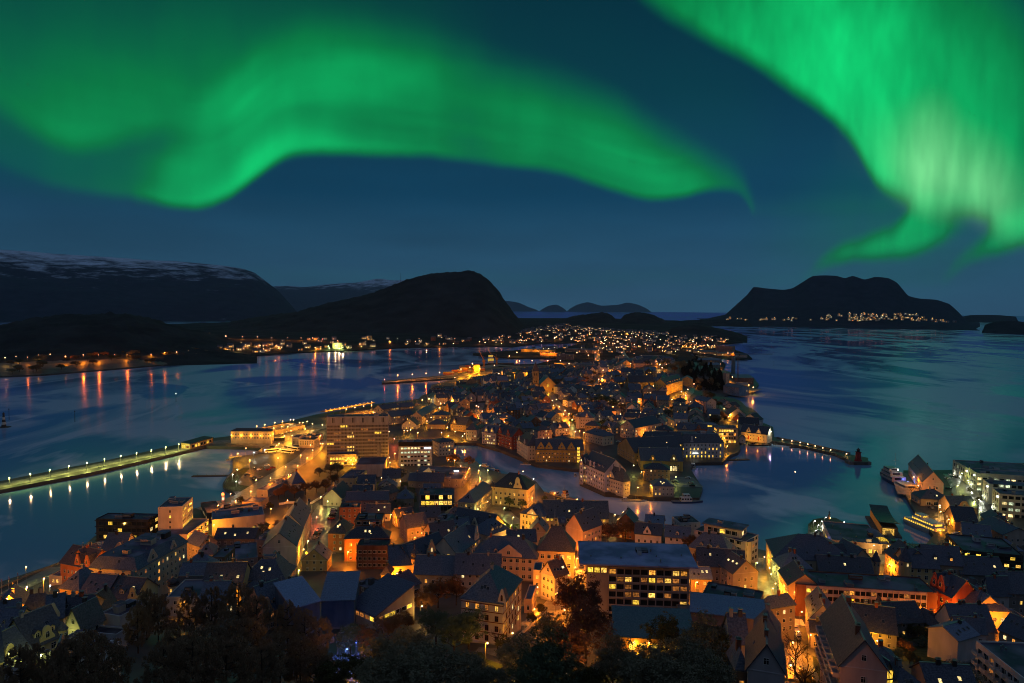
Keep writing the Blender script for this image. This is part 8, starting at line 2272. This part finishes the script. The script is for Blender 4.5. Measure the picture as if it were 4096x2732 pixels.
# flagpoles on the square, a flagpole on the pyramid roof, masts
for i, (X, Y) in enumerate(((22, 372), (122, 330), (242, 280))):
    o = spot('flagpole', 'a3', X, Y)
    d = MB(); d.tube((0, 0, 0), (0, 0, 7.6), .07, .04, FRAME_W, 6); d.obj('pole', o)
    d = MB(); d.prism([(0, 0, 7.3), (.25, .1, 5.4), (.4, .15, 5.3), (.3, .1, 6.9)], (0, 0, 0), (0, .03, 0), plain('flag_cloth', (.35, .05, .05))); d.obj('flag', o)
    tag(o, ('first flagpole at the left edge beside the shore road', 'second flagpole from the left edge beside the shore road', 'third and farthest flagpole beside the shore road')[i], 'flagpole', 'flagpoles on the square')
o = spot('flagpole', 'd2', 585, 1000, 34)
o.location = at('d2', 585, 1010, 29)
d = MB(); d.tube((0, 0, -8), (0, 0, 9), .12, .05, FRAME_W, 6); d.obj('pole', o)
tag(o, 'bare flagpole on top of the pyramid roofed office house', 'flagpole')
o = spot('sign_pylon', 'b2', 722, 660)
d = MB(); d.box(-.9, -.2, 0, .9, .2, 7, plain('pylon_grey', (.3, .3, .3))); d.obj('post', o)
d = MB(); d.lathe([(0, 5.0), (.75, 5.4), (.95, 6.0), (.75, 6.6), (0, 7.0)], emit('sign_light', (1.0, .22, .05), 4.0), n=10); d.obj('lit_sign', o, (0, -.5, 0))
d = MB(); d.box(-.7, -.26, 2.0, .7, -.21, 3.8, emit('sign_light', (1.0, .5, .3), 2.0)); d.obj('price_panel', o)
light(o, (0, -2, 6), 'r', 900)
tag(o, 'filling station sign pylon with a glowing red emblem by the shore road', 'sign')
for lb, z, X, Y, w_, h_, hh, col, st in (('tall narrow white light sign at the end of the brick office', 'f3', 1215, 640, .8, 4.6, 3.5, (.9, 1, .95), 4.0), ('white roof sign light on the lantern shopping hall', 'c2', 1578, 345, 3.4, .8, 6.5, (.8, .9, 1), 5.0), ('white light sign on the white harbour hotel front', 'e2', 170, 45, 4.6, .9, 4, (.95, 1, .9), 3.0)):
    o = spot('light_sign', z, X, Y)
    o.location.z += .0
    d = MB(); d.box(-w_ / 2, -.15, hh, w_ / 2, .15, hh + h_, emit('sign_light', col, st)); d.tube((0, .1, 0), (0, .1, hh), .08, .08, METAL, 5); d.obj('panel', o)
    tag(o, lb, 'sign')
# fences, crossings, canopy, gardens
def strip(name, label, z, pts, h, mat, cat, th=.12, posts=True):
    P = [pick(z, X, Y) for X, Y in pts]
    o = bpy.data.objects.new(name, None); COL.objects.link(o); o.location = P[0]
    d = MB(); e = MB()
    for a, b in zip(P, P[1:]):
        u = (b - a); u.z = 0; L_ = u.length; u.normalize(); nn = Vector((-u.y, u.x, 0)) * th
        q = [a - P[0], b - P[0]]
        n_ = max(1, int(L_ / 2.2))
        for k in range(n_):
            x0 = a.lerp(b, k / n_); x1 = a.lerp(b, (k + .94) / n_)
            x0.z = g(x0.x, x0.y); x1.z = g(x1.x, x1.y)
            d.prism([x0 - P[0] + Vector((0, 0, .15)), x1 - P[0] + Vector((0, 0, .15)), x1 - P[0] + Vector((0, 0, h)), x0 - P[0] + Vector((0, 0, h))], -nn, nn, mat)
            if posts:
                e.tube(x0 - P[0], x0 - P[0] + Vector((0, 0, h + .15)), .08, .08, mat, 5)
    d.obj('panel', o)
    if posts:
        e.obj('post', o)
    tag(o, label, cat)
strip('fence', 'white picket fence along the lane below the yellow wooden house', 'b2', [(1910, 690), (2060, 600), (2180, 520)], 1.6, FRAME_W, 'fence')
strip('fence', 'white picket fence along the trees behind the cinema hall', 'b2', [(1490, 690), (1620, 670), (1710, 665)], 1.6, plain('white_paint', (.7, .68, .64)), 'fence')
strip('fence', 'pale low fence beside the park path under the half-timbered house', 'd3', [(60, 980), (190, 860), (330, 745)], 1.2, plain('white_paint', (.7, .68, .64)), 'fence')
strip('guard_rail', 'orange lit guard rail along the near canal quay', 'd2', [(440, 520), (700, 600), (1000, 688)], 1.0, METAL, 'railing')
strip('guard_rail', 'steel rail along the seaward side of the left shore road', 'D', [(0, 1352), (70, 1320), (138, 1294)], 1.0, METAL, 'railing')
strip('breakwater_wall', 'low stone parapet along the seaward side of the breakwater', 'e1', [(1290, 1330), (1700, 1412), (2300, 1548)], 1.3, wallm((.14, .13, .12)), 'wall', .5, False)
def markings(z, quads):
    mb = MB()
    for (X, Y, dx, dy, n, w_, l_) in quads:
        p, q = pick(z, X, Y), pick(z, X + dx, Y + dy)
        u = q - p; u.z = 0; T_ = u.length; u.normalize(); v = Vector((-u.y, u.x, 0))
        for k in range(n):
            c = p + u * T_ * k / max(1, n - 1)
            c.z = g(c.x, c.y) + .22
            mb.face([c - u * w_ - v * l_, c + u * w_ - v * l_, c + u * w_ + v * l_, c - u * w_ + v * l_], plain('road_paint', (.75, .73, .7)))
    o = mb.obj('road_markings'); o['kind'] = 'structure'
markings('e3', [(1570, 700, 40, 78, 7, .28, 1.9)])
markings('c2', [(1810, 462, 210, 0, 12, .3, 1.4), (1640, 225, 130, -25, 8, .3, 1.4), (1760, 340, 60, 90, 5, .12, 1.6), (1840, 340, 30, 90, 4, .12, 1.6)])
markings('e2', [(900, 1320, 40, 12, 5, .3, 1.4)])
# long canopy on the outer quay
P = [at('D', 740, 945, 7.5), at('D', 855, 924, 7.5)]
u = P[1] - P[0]
o = bpy.data.objects.new('quay_canopy', None); COL.objects.link(o); o.location = (P[0].x, P[0].y, 2.6); o.rotation_euler = (0, 0, math.atan2(u.y, u.x))
L_ = u.length
d = MB(); d.box(0, -6, 4.6, L_, 4, 5.1, wallm((.20, .16, .12))); d.obj('roof', o)
for k in range(8):
    d = MB(); d.tube((L_ * (k + .3) / 8, -4, -1), (L_ * (k + .3) / 8, -4, 4.6), .25, .25, METAL, 6); d.obj('post', o)
for k in range(12):
    glow(o, (L_ * (k + .5) / 12, -2, 6.6), 'y', 2600, .3, 8)
tag(o, 'long quay canopy with a string of amber lamps behind the city hall', 'canopy'); ANCH.append(('the lamp lit quay canopy', o.location.copy()))
# glass roof lantern on the shopping hall
o = spot('glass_pyramid', 'c2', 1200, 240, 9.0)
d = MB()
gm_ = emit('lantern_glass', (1.0, .55, .2), .28)
for k in range(6):
    a0, a1 = 1.047 * k, 1.047 * (k + 1)
    d.face([(5 * math.cos(a0), 5 * math.sin(a0), 0), (5 * math.cos(a1), 5 * math.sin(a1), 0), (0, 0, 3.6)], gm_)
d.obj('glass', o)
d = MB()
for k in range(6):
    a0, a1 = 1.047 * k, 1.047 * (k + 1)
    d.tube((5.05 * math.cos(a0), 5.05 * math.sin(a0), 0), (0, 0, 3.7), .14, .1, FRAME_W, 4); d.tube((5.05 * math.cos(a0), 5.05 * math.sin(a0), 0), (5.05 * math.cos(a1), 5.05 * math.sin(a1), 0), .14, .14, FRAME_W, 4)
d.obj('frame', o)
tag(o, 'glowing glass pyramid lantern on the shopping hall roof', 'roof lantern')
# lawns
def lawn(name, z, pts, label):
    P = [pick(z, X, Y) for X, Y in pts]
    V = [Vector((p.x, p.y)) for p in P]
    x0, x1 = min(p.x for p in V), max(p.x for p in V); y0, y1 = min(p.y for p in V), max(p.y for p in V)
    gr = []
    y = y0
    poly = [(p.x, p.y) for p in V]
    while y < y1:
        x = x0
        while x < x1:
            if inpoly(x, y, poly):
                gr.append(Vector((x, y)))
            x += 5
        y += 5
    n = len(V)
    r = geometry.delaunay_2d_cdt(V + gr, [(i, (i + 1) % n) for i in range(n)], [list(range(n))], 1, .01)
    me = bpy.data.meshes.new(name)
    me.from_pydata([(v.x, v.y, g(v.x, v.y) + .12) for v in r[0]], [], [tuple(f) for f in r[2]])
    me.materials.append(LAWNM)
    o = link(name, me)
    tag(o, label, 'grass', None, 'stuff')
LAWNM = principled('lawn_grass', lambda nt, b: noise_col(nt, b, (.03, .05, .02), (.07, .085, .035), .8, 8), .9, .1)
lawn('grass', 'b2', [(720, 440), (780, 320), (870, 240), (1000, 180), (1090, 180), (940, 330), (920, 400), (1080, 430), (1000, 500), (850, 500)], 'green lawn bank around the left parking lot')
lawn('grass', 'f3', [(450, 960), (700, 900), (1100, 900), (1420, 1060), (1560, 1260), (1000, 1290), (700, 1270), (560, 1120)], 'dark lawn of the garden between the right houses')
lawn('grass', 'e2', [(1735, 960), (1790, 890), (1900, 880), (1910, 1020), (1850, 1060), (1760, 1060)], 'lit green lawn on the harbour pier')
lawn('grass', 'd3', [(1150, 1420), (1620, 1400), (1700, 1540), (1100, 1560)], 'lit grass under the park trees')
lawn('grass', 'c3', [(1850, 1180), (1900, 1120), (2000, 1250), (2349, 1380), (2349, 1500), (2100, 1500)], 'grass edge beside the park path')
lawn('grass', 'e3', [(1780, 1190), (1900, 1150), (2000, 1400), (2050, 1560), (1900, 1568), (1800, 1350)], 'narrow lawn below the white balconies')
lawn('grass', 'c2', [(180, 430), (640, 340), (1000, 390), (1040, 640), (800, 700), (640, 560), (300, 480)], 'dark garden grass before the shopping hall')
lawn('grass', 'd2', [(0, 880), (60, 880), (90, 950), (40, 1040), (-60, 1000), (-120, 900)], 'green strip lit by the lamp near the canal')
street('path', [('c3', 1860, 1120), ('c3', 2050, 1130), ('c3', 2250, 1200), ('d3', 60, 1230)], 6, mat=PAVE)
street('path', [('d3', 1650, 1060), ('d3', 1640, 1200), ('d3', 1600, 1350)], 7, mat=PAVE)
# far distant lights are one mass
if FARL:
    FARL[1].obj('lamps', FARL[0])
    tag(FARL[0], 'mass of tiny orange and white street lights along the far shores and suburb', 'street lights', None, 'stuff')
# radio mast on the hill
o = bpy.data.objects.new('radio_mast', None); COL.objects.link(o)
dr = ray('T2', 408, 412); t = 3330 / math.hypot(dr.x, dr.y)
o.location = (dr.x * t, dr.y * t, CAMH + dr.z * t - 6)
d = MB(); d.tube((0, 0, 0), (0, 0, 62), 1.2, .6, cmx, 5); d.obj('mast', o)
tag(o, 'thin radio mast on the slope of the sugarloaf hill', 'mast')
# ------------------------------------------------------------------ labels that single each thing out
def relation(p, a):
    r_ = Vector((p.x, p.y)).length; q = Vector((a.x, a.y)).length
    da = math.atan2(p.x, p.y) - math.atan2(a.x, a.y)
    lat, dep = da * q, r_ - q
    if abs(lat) > abs(dep):
        return 'right of' if lat > 0 else 'left of'
    return 'behind' if dep > 0 else 'in front of'
ORD = ['nearest', 'second', 'third', 'fourth', 'fifth', 'sixth', 'seventh', 'eighth', 'ninth', 'tenth', 'eleventh', 'twelfth']
bins = {}
for o, what in AUTO:
    c = o.get('_c')
    p = Vector((c[0], c[1], 0)) if c else o.matrix_world.translation.copy() if False else Vector(o.location)
    an, ap_ = min(ANCH, key=lambda a: (a[1].x - p.x) ** 2 + (a[1].y - p.y) ** 2)
    bins.setdefault((what, relation(p, ap_), an), []).append(((Vector((p.x, p.y)) - ap_.xy).length, o))
for (what, rel, an), L_ in bins.items():
    L_.sort(key=lambda q: q[0])
    for i, (dd_, o) in enumerate(L_):
        if len(L_) == 1:
            o['label'] = f'{what} {rel} {an}'
        else:
            n_ = ORD[i] if i < 12 else f'{i + 1}th'
            o['label'] = f'{n_} {what} {rel} {an}' + (', counted outward' if len(what.split()) < 5 else '')
for o in S.objects:
    if '_c' in o:
        del o['_c']
# ------------------------------------------------------------------ the air over the fjord
d = MB(); d.box(-28500, -400, -130, 28500, 28500, 1700, ISLE)
hz = d.obj('haze')
hz['kind'] = 'stuff'
hm = bpy.data.materials.new('haze_air'); hm.use_nodes = True
hm.node_tree.nodes.clear()
pv = hm.node_tree.nodes.new('ShaderNodeVolumePrincipled')
pv.inputs['Color'].default_value = (.5, .74, 1, 1); pv.inputs['Density'].default_value = 2.0e-5
ho_ = hm.node_tree.nodes.new('ShaderNodeOutputMaterial'); hm.node_tree.links.new(pv.outputs[0], ho_.inputs['Volume'])
hz.data.materials[0] = hm
tag(hz, 'thin blue night haze over the fjord and the town', 'haze')
